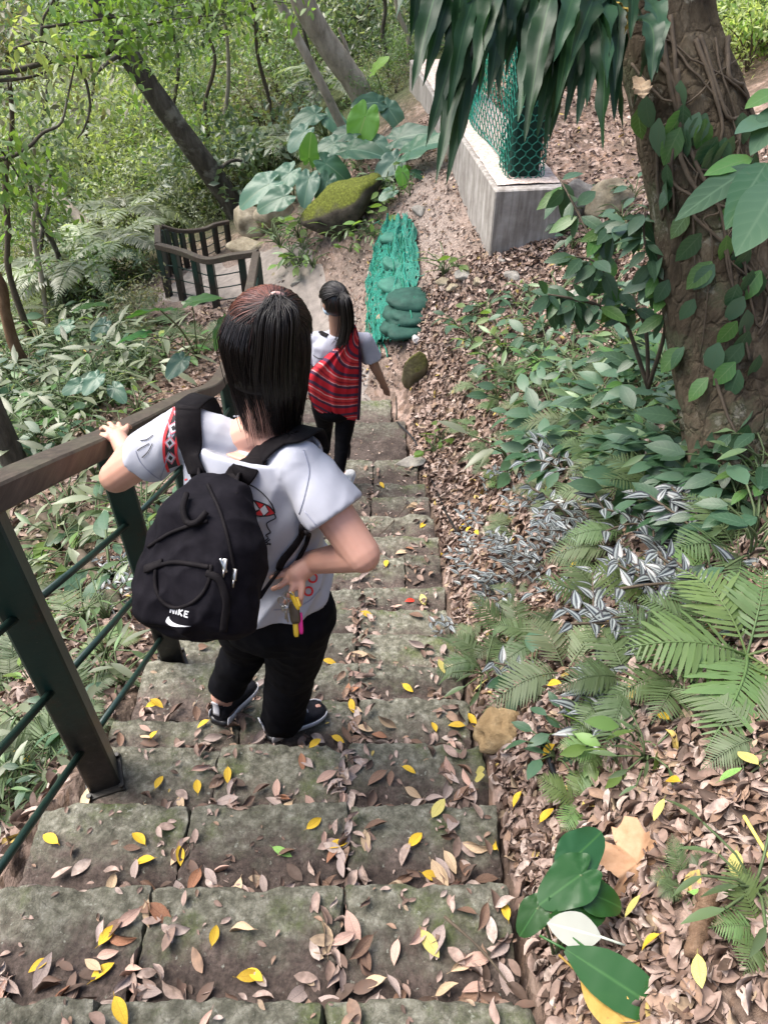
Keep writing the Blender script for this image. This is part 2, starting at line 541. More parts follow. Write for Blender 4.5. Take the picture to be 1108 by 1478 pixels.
# ------------------------------------------------------------------ ground
def make_ground_mat():
    m, nt, b = mat('ground_litter', .85, .2)
    v = coords(nt, 1)
    nz = N(nt, 'ShaderNodeTexNoise', Scale=9.0, Detail=3.0)
    nt.links.new(v, nz.inputs['Vector'])
    wv = nt.nodes.new('ShaderNodeVectorMath'); wv.operation = 'MULTIPLY_ADD'
    wv.inputs[1].default_value = (.05, .05, .05)
    nt.links.new(nz.outputs['Color'], wv.inputs[0]); nt.links.new(v, wv.inputs[2])
    cols = []
    for sc in (19.0, 34.0):
        vo = N(nt, 'ShaderNodeTexVoronoi', Scale=sc, Randomness=1.0)
        mp = nt.nodes.new('ShaderNodeMapping'); mp.inputs['Scale'].default_value = (1, .62, .9); mp.inputs['Rotation'].default_value = (0, 0, sc)
        nt.links.new(wv.outputs[0], mp.inputs[0]); nt.links.new(mp.outputs[0], vo.inputs['Vector'])
        sp = nt.nodes.new('ShaderNodeSeparateColor'); nt.links.new(vo.outputs['Color'], sp.inputs[0])
        c = ramp(nt, sp.outputs[0], [(0, (.06, .04, .03)), (.2, (.15, .10, .078)), (.42, (.26, .18, .145)), (.66, (.37, .27, .225)), (.86, (.22, .135, .09)), (.95, (.44, .34, .28))], 'CONSTANT')
        cols.append((c, vo.outputs['Distance']))
    c = mixc(nt, noise_tex(nt, v, 6.0, 2), cols[0][0], cols[1][0])
    soil = ramp(nt, noise_tex(nt, v, 60, 5), [(.3, (.055, .038, .028)), (.7, (.15, .11, .085))])
    f1 = ramp(nt, noise_tex(nt, v, 2.3, 5), [(.38, (0, 0, 0)), (.62, (1, 1, 1))])
    c = mixc(nt, f1, soil, c)
    a = lf(nt)                                             # 'along' = how far into the wood: moss and seedlings on the soil
    gn = ramp(nt, noise_tex(nt, v, 14, 6), [(.35, (.03, .04, .018)), (.55, (.06, .085, .03)), (.7, (.10, .085, .055))])
    c = mixc(nt, a[2], c, gn)
    pale = ramp(nt, noise_tex(nt, v, 45, 6), [(.3, (.12, .095, .08)), (.5, (.23, .185, .16)), (.62, (.30, .25, .22)), (.75, (.40, .345, .31))])
    c = mixc(nt, a[1], c, pale)                            # 'across' = bare crumbly earth below the wall
    nt.links.new(c, b.inputs['Base Color'])
    ad = nt.nodes.new('ShaderNodeMath'); ad.operation = 'ADD'
    nt.links.new(cols[0][1], ad.inputs[0]); nt.links.new(noise_tex(nt, v, 50, 5), ad.inputs[1])
    bump(nt, b, ad.outputs[0], .8, .02)
    return m

def axis(lo, hi, c, fine, grow):
    out, x, s = [c], c, fine
    while x < hi: s *= grow if abs(x - c) > 3.4 else 1; x += s; out.append(x)
    x, s = c, fine
    while x > lo: s *= grow if abs(x - c) > 3.4 else 1; x -= s; out.insert(0, x)
    return np.array(out)

gx, gy = axis(-70, 50, -.3, .045, 1.07), axis(-16, 95, 3.2, .045, 1.07)
GX, GY = np.meshgrid(gx, gy, indexing='ij')
GZ = T(GX, GY)
_rough = np.array([noise.fractal(Vector((x * 3.1, y * 3.1, 4.2)), 1.0, 2.0, 4) for x, y in zip(GX.ravel(), GY.ravel())]).reshape(GX.shape)
GZ = GZ + .028 * _rough * ((GX > .36) | (GX < -1.1) | (GY > 6))
gi, gj = np.meshgrid(np.arange(len(gx) - 1), np.arange(len(gy) - 1), indexing='ij')
ny_ = len(gy)
gf = np.stack([gi * ny_ + gj, (gi + 1) * ny_ + gj, (gi + 1) * ny_ + gj + 1, gi * ny_ + gj + 1], -1).reshape(-1, 4)
wood = np.clip((-GX - 1.3 - .25 * (GY - 2)) * .6, 0, 1) * .75 + np.clip((GY - 10.5) * .5, 0, 1) * .9
wood = np.maximum(wood, np.clip((GX - 1.7) * .8, 0, 1) * np.clip((4.5 - GY) * .7, 0, 1) * .8)
bare = np.exp(-(((GX - .62 + .10 * (GY - 7)) / .42) ** 2 + ((GY - 8.2) / 1.7) ** 2)) * .95
bare = np.maximum(bare, np.exp(-(((GX + .6) / .7) ** 2 + ((GY - 7.4) / 1.2) ** 2)) * .85)
bare = np.maximum(bare, np.exp(-(((GX + 2.2) / 1.0) ** 2 + ((GY - 9.8) / .8) ** 2)))
ground = MB()
ground.add(np.c_[GX.ravel(), GY.ravel(), GZ.ravel()], gf, att=np.c_[np.zeros(GX.size), bare.ravel(), np.clip(wood, 0, 1).ravel()])
M_GROUND = make_ground_mat()
tag(ground.build('ground', M_GROUND), 'steep leaf littered earth slope of the wooded hillside', None, kind='structure')

# ------------------------------------------------------------------ stone stairs: every slab its own block
def make_stone_mat():
    m, nt, b = mat('step_stone', .88, .25)
    v = coords(nt, 1)
    nz_ = N(nt, 'ShaderNodeTexNoise', Scale=7.0, Detail=6.0); nt.links.new(v, nz_.inputs['Vector'])
    wv_ = nt.nodes.new('ShaderNodeVectorMath'); wv_.operation = 'MULTIPLY_ADD'; wv_.inputs[1].default_value = (.22, .22, .22)
    nt.links.new(nz_.outputs['Color'], wv_.inputs[0]); nt.links.new(v, wv_.inputs[2])
    a = lf(nt)                                             # r = slab, g = 0 at the riser .. 1 at the worn nose, b = side face
    base = ramp(nt, noise_tex(nt, v, 7, 8, .65), [(.3, (.036, .027, .023)), (.5, (.082, .062, .053)), (.68, (.145, .113, .097))])
    fine = ramp(nt, noise_tex(nt, v, 90, 4), [(.35, (.62, .62, .62)), (.65, (1.25, 1.25, 1.25))])
    base = mixc(nt, 1.0, base, fine, 'MULTIPLY')
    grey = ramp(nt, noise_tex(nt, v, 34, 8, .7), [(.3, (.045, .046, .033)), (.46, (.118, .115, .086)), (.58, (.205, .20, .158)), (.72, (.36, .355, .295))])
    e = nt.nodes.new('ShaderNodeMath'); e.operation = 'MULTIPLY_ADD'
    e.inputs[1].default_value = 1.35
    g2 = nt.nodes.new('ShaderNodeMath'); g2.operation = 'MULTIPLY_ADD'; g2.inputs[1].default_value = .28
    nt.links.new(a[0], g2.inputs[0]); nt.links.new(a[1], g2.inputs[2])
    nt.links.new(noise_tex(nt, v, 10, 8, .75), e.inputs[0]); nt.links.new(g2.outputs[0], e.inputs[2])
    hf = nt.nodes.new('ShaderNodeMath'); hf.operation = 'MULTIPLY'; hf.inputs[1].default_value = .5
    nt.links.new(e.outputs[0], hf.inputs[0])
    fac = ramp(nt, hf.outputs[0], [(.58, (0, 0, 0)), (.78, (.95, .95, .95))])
    cr_ = N(nt, 'ShaderNodeTexVoronoi', Scale=26.0, feature='DISTANCE_TO_EDGE'); nt.links.new(wv_.outputs[0], cr_.inputs['Vector'])
    c = mixc(nt, fac, base, grey)
    c = mixc(nt, ramp(nt, cr_.outputs['Distance'], [(0, (.45, .45, .45)), (.035, (0, 0, 0))]), c, (.03, .026, .02))
    moss = ramp(nt, noise_tex(nt, v, 120, 4), [(.3, (.035, .05, .015)), (.7, (.11, .14, .04))])
    mf = ramp(nt, noise_tex(nt, v, 5.5, 7, .7), [(.52, (0, 0, 0)), (.66, (.8, .8, .8))])
    mm = nt.nodes.new('ShaderNodeMath'); mm.operation = 'MULTIPLY'
    nt.links.new(mf, mm.inputs[0]); nt.links.new(fac, mm.inputs[1])
    c = mixc(nt, mm.outputs[0], c, moss)
    lich = ramp(nt, noise_tex(nt, v, 52, 3), [(.66, (0, 0, 0)), (.72, (1, 1, 1))])
    c = mixc(nt, mixc(nt, .7, (0, 0, 0), lich), c, (.30, .31, .26))
    hs = nt.nodes.new('ShaderNodeHueSaturation')
    mr = N(nt, 'ShaderNodeMapRange'); mr.inputs[3].default_value = .8; mr.inputs[4].default_value = 1.25
    nt.links.new(a[0], mr.inputs[0]); nt.links.new(mr.outputs[0], hs.inputs['Value']); nt.links.new(c, hs.inputs['Color'])
    nt.links.new(hs.outputs[0], b.inputs['Base Color'])
    bump(nt, b, noise_tex(nt, v, 30, 10, .75), .9, .02)
    return m

M_STONE = make_stone_mat()

def stone_block(mb, x0, x1, y0, y1, ztop, thick, res, seed, amp=.011, rad=.013, wob=.01, tilt=0.):
    nx, ny, nz = max(3, int((x1 - x0) / res)), max(4, int((y1 - y0) / res)), max(3, int(thick / (res * 1.5)))
    h = np.array([(x1 - x0) / 2, (y1 - y0) / 2, thick / 2])
    c = np.array([(x0 + x1) / 2, (y0 + y1) / 2, ztop - thick / 2])
    def face(ax, sgn, na, nb):
        o = [i for i in range(3) if i != ax]
        A, B = np.meshgrid(np.linspace(-1, 1, na + 1), np.linspace(-1, 1, nb + 1), indexing='ij')
        q = np.zeros((A.size, 3)); q[:, o[0]], q[:, o[1]], q[:, ax] = A.ravel(), B.ravel(), sgn
        i, j = np.meshgrid(np.arange(na), np.arange(nb), indexing='ij')
        w = nb + 1
        f = np.stack([i * w + j, (i + 1) * w + j, (i + 1) * w + j + 1, i * w + j + 1], -1).reshape(-1, 4)
        return q, (f if (sgn > 0) == (ax != 1) else f[:, ::-1])
    base = len(mb.v)
    r = random.random()
    for ax, sgn, na, nb in ((2, 1, nx, ny), (1, -1, nx, nz), (1, 1, nx, nz), (0, -1, ny, nz), (0, 1, ny, nz)):
        q, f = face(ax, sgn, na, nb)
        p = q * h
        inner = np.clip(p, -(h - rad), h - rad)
        d = p - inner
        L = np.linalg.norm(d, axis=1)[:, None]
        p = np.where(L > 1e-9, inner + d / np.maximum(L, 1e-9) * rad, p)
        p = p + c
        out = p.copy()
        for k in range(len(p)):
            s = Vector((p[k, 0] * 5 + seed * 3.1, p[k, 1] * 5, p[k, 2] * 5 + seed))
            nv = noise.noise_vector(s) * wob + noise.noise_vector(s * 3.3) * wob * .55 + noise.noise_vector(s * 9) * amp * .6
            edge = max(abs(q[k, 0]), abs(q[k, 1])) if ax == 2 else 1
            chip = max(0, noise.noise(s * 2.1 + Vector((7, 3, 1))) - .12) * .05 * max(0, edge - .86) / .14
            out[k] += np.array(nv) - np.array([0, (chip * 1.2) if q[k, 1] > .8 else 0, chip])
            out[k, 2] += tilt * (p[k, 0] - c[0])
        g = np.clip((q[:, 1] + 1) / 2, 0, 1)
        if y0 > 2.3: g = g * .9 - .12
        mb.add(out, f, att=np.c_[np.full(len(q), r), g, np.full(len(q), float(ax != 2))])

stairs = thing('stone_stairs', 'mossy dark stone stairs running down the slope, three slabs to a step', None, (0, 0, 0), kind='structure')
for k in range(KMIN + 1, KMAX + 1):
    y0, y1 = NOSE[k - 1][0], NOSE[k][0]
    ym = (y0 + y1) / 2
    xl, xr = stair_left(ym), stair_right(ym)
    if k > 13: xl = max(xl, -1.1)
    j = lambda a: (random.random() - .5) * a
    cuts = [xl + j(.05), -.53 + j(.07), -.105 + j(.025), xr + j(.02)]
    if k == 3: cuts = [-.90, -.52, -.12, .325]
    if k == 9: cuts = [xl, -.5, .12, xr]
    if k >= 12: cuts = [xl, -.35 + j(.1), -.1 + j(.05), xr]
    if k >= 15: cuts = [xl, -.30, xr]
    res = .012 if k < 5 else (.017 if k < 10 else .028)
    for i in range(len(cuts) - 1):
        mb = MB()
        dy = j(.02)
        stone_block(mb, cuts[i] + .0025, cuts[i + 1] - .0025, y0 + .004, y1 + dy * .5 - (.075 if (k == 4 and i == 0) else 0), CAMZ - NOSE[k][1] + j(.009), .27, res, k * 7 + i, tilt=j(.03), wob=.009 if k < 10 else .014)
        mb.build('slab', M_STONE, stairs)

# dirt path from the foot of the stairs to the landing behind the railing
M_PATH = simple('path_dirt', (.17, .15, .135), (.29, .255, .23), 9, .95, .15, bmp=.5, bscale=40, dist=.01)
pp = spline([(-.38, 6.0), (-.55, 6.9), (-.85, 8.0), (-1.3, 9.0), (-2.0, 9.7), (-2.9, 10.2)], 40)
pw = np.interp(np.linspace(0, 1, 40), [0, .2, .5, .8, 1], [.36, .40, .42, .62, .75])
pt = np.gradient(pp, axis=0); pt /= np.linalg.norm(pt, axis=1)[:, None]
pn = np.c_[pt[:, 1], -pt[:, 0]]
path = MB(); vs = []
for i in range(40):
    for q in np.linspace(-1, 1, 15):
        e = q * (1 + .30 * noise.noise(Vector((i * .45, q * .6, 0))) + .14 * noise.noise(Vector((i * 1.3, q, 5))))
        x, y = pp[i] + pn[i] * pw[i] * e
        vs.append((x, y, float(T(x, y)[0]) + .055 - .09 * abs(q) ** 3 + .012 * noise.noise(Vector((x * 5, y * 5, 0)))))
i, jj = np.meshgrid(np.arange(39), np.arange(14), indexing='ij')
path.add(np.array(vs), np.stack([i * 15 + jj, i * 15 + jj + 1, (i + 1) * 15 + jj + 1, (i + 1) * 15 + jj], -1).reshape(-1, 4), .5)
tag(path.build('path', M_PATH), 'trodden pale dirt path leading to the landing', None, kind='structure')

# ------------------------------------------------------------------ railings
M_RAILWOOD = None
def make_rail_mats():
    m, nt, b = mat('rail_wood', .62, .35)
    v = coords(nt, 1)
    n = noise_tex(nt, coords(nt, 1, sc3=(40, 5, 40)), 1.6, 6)
    c = ramp(nt, n, [(.3, (.028, .02, .015)), (.55, (.055, .041, .031)), (.75, (.088, .067, .05))])
    moss = ramp(nt, noise_tex(nt, v, 3.2, 6, .65), [(.5, (0, 0, 0)), (.7, (.55, .55, .55))])
    c = mixc(nt, moss, c, (.075, .075, .045))
    specks = ramp(nt, noise_tex(nt, v, 130, 3), [(.68, (0, 0, 0)), (.74, (.6, .6, .6))])
    c = mixc(nt, specks, c, (.16, .14, .115))
    nt.links.new(c, b.inputs['Base Color'])
    bump(nt, b, n, .35, .004)
    g, nt, b = mat('post_green_paint', .42, .5)
    v = coords(nt, 1)
    tc = nt.nodes.new('ShaderNodeTexCoord')
    sx = nt.nodes.new('ShaderNodeSeparateXYZ'); nt.links.new(tc.outputs['Object'], sx.inputs[0])
    ad = nt.nodes.new('ShaderNodeMath'); ad.operation = 'MULTIPLY_ADD'; ad.inputs[1].default_value = .35
    nt.links.new(noise_tex(nt, v, 14, 5), ad.inputs[0]); nt.links.new(sx.outputs[2], ad.inputs[2])
    gc = ramp(nt, noise_tex(nt, v, 9, 5), [(.3, (.003, .018, .014)), (.7, (.006, .029, .023))])
    bc = ramp(nt, noise_tex(nt, v, 40, 6), [(.35, (.008, .008, .007)), (.62, (.02, .018, .015)), (.75, (.06, .05, .042))])
    c = mixc(nt, ramp(nt, ad.outputs[0], [(.50, (1, 1, 1)), (.66, (0, 0, 0))]), gc, bc)   # paint gone below, rust and dirt
    dust = ramp(nt, noise_tex(nt, v, 150, 3), [(.69, (0, 0, 0)), (.75, (.7, .7, .7))])
    c = mixc(nt, dust, c, (.11, .10, .085))
    c = mixc(nt, ramp(nt, noise_tex(nt, v, 11, 9, .75), [(.57, (0, 0, 0)), (.63, (.85, .85, .85))]), c, (.022, .017, .012))
    c = mixc(nt, ramp(nt, noise_tex(nt, v, 23, 9, .75), [(.64, (0, 0, 0)), (.68, (.8, .8, .8))]), c, (.075, .045, .025))
    nt.links.new(c, b.inputs['Base Color'])
    bump(nt, b, noise_tex(nt, v, 26, 4), .25, .006)
    return m, g
M_RAILWOOD, M_POST = make_rail_mats()
M_BAR = simple('bar_green_paint', (.004, .016, .013), (.009, .028, .022), 30, .4, .5, bmp=.1)

def plank(mb, pts, wid, thk, mat=0):
    """a wooden rail of rectangular section; pts run along the middle of its top face"""
    p = np.asarray(pts, float).copy()
    p[:, 2] -= thk / 2
    t = np.gradient(p, axis=0); t /= np.linalg.norm(t, axis=1)[:, None]
    rings = []
    b = .006
    for i in range(len(p)):
        sd = norm(np.cross(t[i], [0, 0, 1.0])); up = norm(np.cross(sd, t[i]))
        h, k = wid / 2, thk / 2
        rings.append([p[i] + sd * a + up * c for a, c in ((h - b, k), (h, k - b), (h, -k + b), (h - b, -k), (-h + b, -k), (-h, -k + b), (-h, k - b), (-h + b, k))])
    mb.loft(rings)

def railing(name, label, path_pts, posts, wid=.085, thk=.062, prad=.045, bars=(.70, .44, .18), seg=60, group=None, curve=True, spin=.35, barr=.0105):
    """path_pts: top middle of the rail; posts: list of (x, y, base z)"""
    p = spline(path_pts, seg) if curve else np.asarray(path_pts, float)
    base = np.array([posts[0][0], posts[0][1], posts[0][2]])
    root = thing(name, label, 'railing', base, group)
    mb = MB(); plank(mb, p, wid, thk)
    mb.build('handrail', M_RAILWOOD, root, smooth=False)
    tops = []
    for (x, y, z) in posts:
        i = int(np.argmin((p[:, 0] - x) ** 2 + (p[:, 1] - y) ** 2))
        t = p[min(i + 1, len(p) - 1)] - p[max(i - 1, 0)]
        zt = p[i, 2] - thk + .012
        ang = math.atan2(t[1], t[0]) + spin
        fr = np.array([[math.cos(ang), math.sin(ang), 0], [-math.sin(ang), math.cos(ang), 0], [0, 0, 1]])
        mb = MB()
        mb.box((x, y, (z + zt) / 2), (prad, prad, (zt - z) / 2), fr, bev=.006)
        for s in (-1, 1):                                                # rolled lips of the steel channel
            mb.box(np.array((x, y, (z + zt) / 2)) + fr[0] * prad * 1.06 + fr[1] * s * prad * .72, (.006, prad * .25, (zt - z) / 2 - .01), fr, bev=.002)
        po = bpy.data.objects.new('post', None)
        # the paint fades towards the foot: the post keeps its own origin at its foot
        me = mb.mesh('post', (x, y, z), smooth=False)
        bpy.data.objects.remove(po)
        po = bpy.data.objects.new('post', me); me.materials.append(M_POST); COL.objects.link(po)
        po.parent = root; po.location = tuple(np.array((x, y, z)) - base)
        KIDS.setdefault(root.name, []).append(po)
        fm = MB(); fm.box((0, 0, .006), (prad * 1.45, prad * 1.25, .006), fr, bev=.002)
        for a, c in ((1, 1), (1, -1), (-1, 1), (-1, -1)):
            fm.tube([fr[0] * prad * 1.22 * a + fr[1] * prad * 1.05 * c + (0, 0, z_) for z_ in (.008, .024)], .008, 6)
        fo = bpy.data.objects.new('foot_plate', fm.mesh('foot_plate', smooth=False)); fo.data.materials.append(M_POST); COL.objects.link(fo)
        fo.parent = po
        tops.append((np.array((x, y, z)), np.array((x, y, zt)), fr))
    for a, b in zip(tops[:-1], tops[1:]):
        for hgt in bars:
            mb = MB()
            ha, hb = (a[1][2] - a[0][2]), (b[1][2] - b[0][2])
            p0, p1 = a[0] + (0, 0, ha * hgt), b[0] + (0, 0, hb * hgt)
            mb.tube([p0, (p0 + p1) / 2 + (0, 0, -.004), p1], barr, 10)
            mb.build('bar', M_BAR, root)
    return root, p

def rail_h(y):
    return 1.03 + .527 * (y - 1.255)

RP = [W(-.79, -.6, rail_h(-.6)), W(-.80, .3, rail_h(.3)), W(-.812, .9, rail_h(.9)), W(-.825, 1.4, rail_h(1.4)), W(-.835, 1.95, rail_h(1.95)), W(-.90, 2.9, rail_h(2.9)),
      W(-1.06, 4.3, 2.64), W(-1.25, 6.3, 3.2), W(-1.47, 8.5, 3.62)]
def foot(x, y): return (x, y, S(max(x, stair_left(y) + .02), y))
posts = [(-.85, .34, W(0, 0, 1.70)[2]), (-.86, 1.19, W(0, 0, 2.176)[2]), (-.875, 1.93, W(0, 0, 2.60)[2]), (-.93, 2.75, W(0, 0, 3.0)[2]), (-1.0, 3.55, W(0, 0, 3.33)[2]),
         (-1.09, 4.5, W(0, 0, 3.72)[2]), (-1.19, 5.6, W(0, 0, 4.05)[2]), (-1.32, 6.9, float(T(-1.32, 6.9)[0])), (-1.46, 8.4, float(T(-1.46, 8.4)[0]))]
rail_near, RAILP = railing('stair_railing', 'long brown wooden handrail on dark green steel posts beside the stone stairs', RP, posts, seg=90)

A_ = aty(372, 361, 8.75); B1 = aty(335, 366, 8.85); B2 = aty(298, 372, 8.95); B3 = aty(262, 360, 9.3); C_ = aty(227, 351, 9.7)
def gz(p): return (p[0], p[1], float(T(p[0], p[1])[0]) - .03)
rail_mid, _ = railing('landing_railing', 'wavy wooden handrail on black posts crossing in front of the pale landing', [A_, B1, B2, B3, C_],
                      [gz(aty(348, 365, 8.85)), gz(aty(302, 370, 8.95)), gz(aty(280, 366, 9.15)), gz(aty(251, 358, 9.45)), gz(aty(230, 352, 9.68))], curve=True, seg=24, prad=.038, barr=.008, thk=.07)
D_ = aty(227, 325, 10.5); E1 = aty(260, 331, 10.6); E2 = aty(292, 329, 10.75); E3 = aty(310, 322, 10.85); E4 = aty(330, 318, 10.95)
rail_side, _ = railing('corner_railing', 'short wooden rail running away from the left corner of the landing', [C_ + (.0, .03, 0), D_], [gz(aty(229, 338, 10.1)), gz(aty(230, 327, 10.45))], curve=False, prad=.038, barr=.008)
rail_back, _ = railing('back_railing', 'thin dark railing with close set black posts at the far edge of the landing', [D_ + (.05, .02, 0), E1, E2, E3, E4],
                       [gz(aty(x, 328, y)) for x, y in ((239, 10.53), (249, 10.56), (260, 10.6), (274, 10.68), (290, 10.74), (309, 10.85), (327, 10.93))], seg=24, prad=.03, barr=.007, wid=.06, thk=.05)

# ------------------------------------------------------------------ concrete footing wall with wrapped posts
M_CONC = None
def make_conc():
    m, nt, b = mat('rough_concrete', .9, .2)
    v = coords(nt, 1)
    c = ramp(nt, noise_tex(nt, v, 4, 8, .7), [(.3, (.22, .20, .185)), (.55, (.34, .32, .30)), (.75, (.44, .42, .40))])
    st = ramp(nt, noise_tex(nt, coords(nt, 1, sc3=(9, 9, .8)), 2, 5), [(.42, (.6, .58, .55)), (.6, (1, 1, 1))])
    c = mixc(nt, .8, c, st, 'MULTIPLY')
    nt.links.new(c, b.inputs['Base Color'])
    bump(nt, b, noise_tex(nt, v, 30, 6), .3, .01)
    return m
M_CONC = make_conc()
wa, wb = np.array([1.0, 7.0]), np.array([.36, 12.2])
wd = norm(np.r_[wb - wa, 0]); ws = np.array([wd[1], -wd[0], 0])          # ws points into the bank
ztop = CAMZ - 2.42
wall = thing('concrete_wall', 'low grey concrete footing wall with a square end face set in the slope', 'wall', (1.0, 7.0, CAMZ - 3.0))
Lw = float(np.linalg.norm(wb - wa))
mb = MB()
fw = np.array([wd, ws, [0, 0, 1.0]])
ctr = np.r_[wa, 0] + wd * Lw / 2 + ws * .33
mb.box((ctr[0], ctr[1], ztop - .60), (Lw / 2, .33, .60), fw, bev=.012)
mb.build('wall_body', M_CONC, wall, smooth=False)
M_WALLTOP = simple('wall_top_debris', (.32, .24, .20), (.62, .54, .49), 28, .95, .1, bmp=.6, dist=.02)
mb = MB(); vs = []
for a in np.linspace(-.48, .485, 60):
    for q in np.linspace(-.44, .46, 10):
        p = ctr + wd * Lw * a + ws * .66 * q
        vs.append((p[0], p[1], ztop + .012 + .03 * max(0, noise.noise(Vector((p[0] * 6, p[1] * 6, 2)))) ))
i, jj = np.meshgrid(np.arange(59), np.arange(9), indexing='ij')
mb.add(np.array(vs), np.stack([i * 10 + jj, (i + 1) * 10 + jj, (i + 1) * 10 + jj + 1, i * 10 + jj + 1], -1).reshape(-1, 4), .5)
mb.build('leaf_debris', M_WALLTOP, wall)

M_NETGREEN = simple('green_wire_mesh', (.005, .10, .068), (.012, .19, .135), 30, .45, .5)
M_NETDARK = simple('post_core_green', (.002, .02, .015), (.005, .04, .030), 12, .6, .3)
M_TEAL = leafmat('teal_netting', (.008, .18, .13), (.024, .33, .24), .6, .3, objvar=.05, tcol=(.8, 1.3, 1.1))

def make_sheet():
    m, nt, b = mat('net_sheet', .7, .3)
    v = coords(nt, 1)
    a = lf(nt)
    vo = N(nt, 'ShaderNodeTexVoronoi', Scale=55.0, feature='DISTANCE_TO_EDGE'); nt.links.new(coords(nt, 1, sc3=(1.3, 1.3, .5)), vo.inputs['Vector'])
    c = ramp(nt, vo.outputs['Distance'], [(.03, (.020, .24, .175)), (.14, (.011, .135, .098)), (.3, (.010, .07, .052))])
    c = mixc(nt, ramp(nt, a[1], [(.30, (0, 0, 0)), (.62, (.8, .8, .8))]), c, (.03, .17, .125))
    c = mixc(nt, ramp(nt, noise_tex(nt, v, 16, 6, .7), [(.55, (0, 0, 0)), (.68, (.7, .7, .7))]), c, (.16, .13, .10))
    nt.links.new(c, b.inputs['Base Color'])
    bump(nt, b, vo.outputs['Distance'], .8, .02)
    return m
M_SHEET = make_sheet()

def wire_panel(mb, o, du, dv, nu, nv, rad, jig=.25, bulge=0.):
    """hexagonal-looking chicken wire: zigzag strands that meet their neighbours"""
    o, du, dv = np.asarray(o, float), np.asarray(du, float), np.asarray(dv, float)
    nrm = norm(np.cross(du, dv))
    for a in range(nu):
        pts = []
        for b in range(nv * 2 + 1):
            off = (.5 if (b // 2 + a) % 2 else -.5) * .92
            off = (.46 if ((b + 1) // 2) % 2 else -.46) * (1 if a % 2 else -1)
            u = (a + .5 + off) / nu; v = b / (nv * 2)
            pts.append(o + du * u + dv * v + nrm * (bulge * math.sin(u * 9 + v * 7) + (random.random() - .5) * .004))
        mb.tube(pts, rad, 4, cap=False)

def wrapped_post(name, label, base, half, hgt, fr, nu, nv):
    root = thing(name, label, 'fence post', base)
    mb = MB(); mb.box(np.asarray(base) + (0, 0, hgt / 2), (half * .8, half * .8, hgt / 2), fr, bev=.02)
    mb.build('core', M_NETDARK, root, smooth=False)
    mb = MB()
    for sx_ in ((0, 1), (0, -1), (1, 1), (1, -1)):
        n_ = fr[sx_[0]] * sx_[1]; t_ = fr[1 - sx_[0]]
        wire_panel(mb, np.asarray(base) + n_ * half - t_ * half, t_ * half * 2, (0, 0, hgt), nu, nv, .0055)
    mb.build('wire_mesh', M_NETGREEN, root)
    return root

pb = np.r_[(wa + wd[:2] * .42), 0] + ws * .34; pb[2] = ztop + .005
wrapped_post('mesh_wrapped_post', 'dark green fence post wrapped in chicken wire at the near end of the concrete wall', pb, .17, 2.6, fw, 7, 44)
pb2 = np.r_[(wa + wd[:2] * 3.1), 0] + ws * .34; pb2[2] = ztop + .005
wrapped_post('mesh_wrapped_post', 'farther green mesh post on the wall, half hidden behind hanging leaves', pb2, .15, 2.4, fw, 6, 36)
fence = thing('mesh_fence', 'teal wire fence net stretched between the two wrapped posts on the wall', 'fence', pb + wd * .3)
mb = MB(); wire_panel(mb, pb + wd * .2 - ws * .12, pb2 - pb - wd * .35, (0, 0, 2.0), 46, 30, .006, bulge=.03)
mb.build('wire_mesh', M_TEAL, fence)
mb = MB()
for z_ in (.05, .7, 1.4): mb.tube([pb + wd * .15 + (0, 0, z_) - ws * .12, pb2 - wd * .1 + (0, 0, z_) - ws * .12], .007, 6)
mb.build('tension_wire', M_NETGREEN, fence)

# ------------------------------------------------------------------ stones
def rock(name, label, px, py, w, hgt, dep, m, seed, y=None, rot=0., sink=.3, amp=.35, flat=1., group=None, shear=0.):
    p = hit(px, py) if y is None else aty(px, py, y)
    c = np.array([p[0], p[1], p[2] + hgt * (.5 - sink)])
    bm = MB(); bm.ball((0, 0, 0), (1, 1, 1), n=36)
    v = bm.verts()
    out = []
    for q in v:
        s = Vector(q) * .9 + Vector((seed * 3.7, seed, -seed))
        n_ = norm(q)
        r = 1 + amp * noise.noise(s) + amp * .5 * noise.noise(s * 2.3) + amp * .18 * noise.noise(s * 6)
        cell = noise.cell_vector(s * 1.6)
        pl = n_ * r
        for pd, lim in ROCKPL[seed % len(ROCKPL)]:
            dd = pl @ pd - lim
            if dd > 0: pl = pl - pd * dd * .85
        out.append(pl * np.array([w, dep, hgt]) / 2)
    out = np.array(out)
    cr, sr = math.cos(rot), math.sin(rot)
    out = out @ np.array([[cr, sr, 0], [-sr, cr, 0], [0, 0, 1]])
    out[:, 2] += shear * out[:, 0]
    mb = MB(); mb.add(out + c, [x for f in bm.f for x in f], .5)
    o = bpy.data.objects.new(name, mb.mesh(name, c)); o.location = tuple(c)
    o.data.materials.append(m); COL.objects.link(o)
    return tag(o, label, 'rock', group)
ROCKPL = []
for s_ in range(9):
    q_ = np.random.default_rng(s_).normal(size=(9, 3))
    ROCKPL.append([(norm(a), .50 + .28 * random.random()) for a in q_])

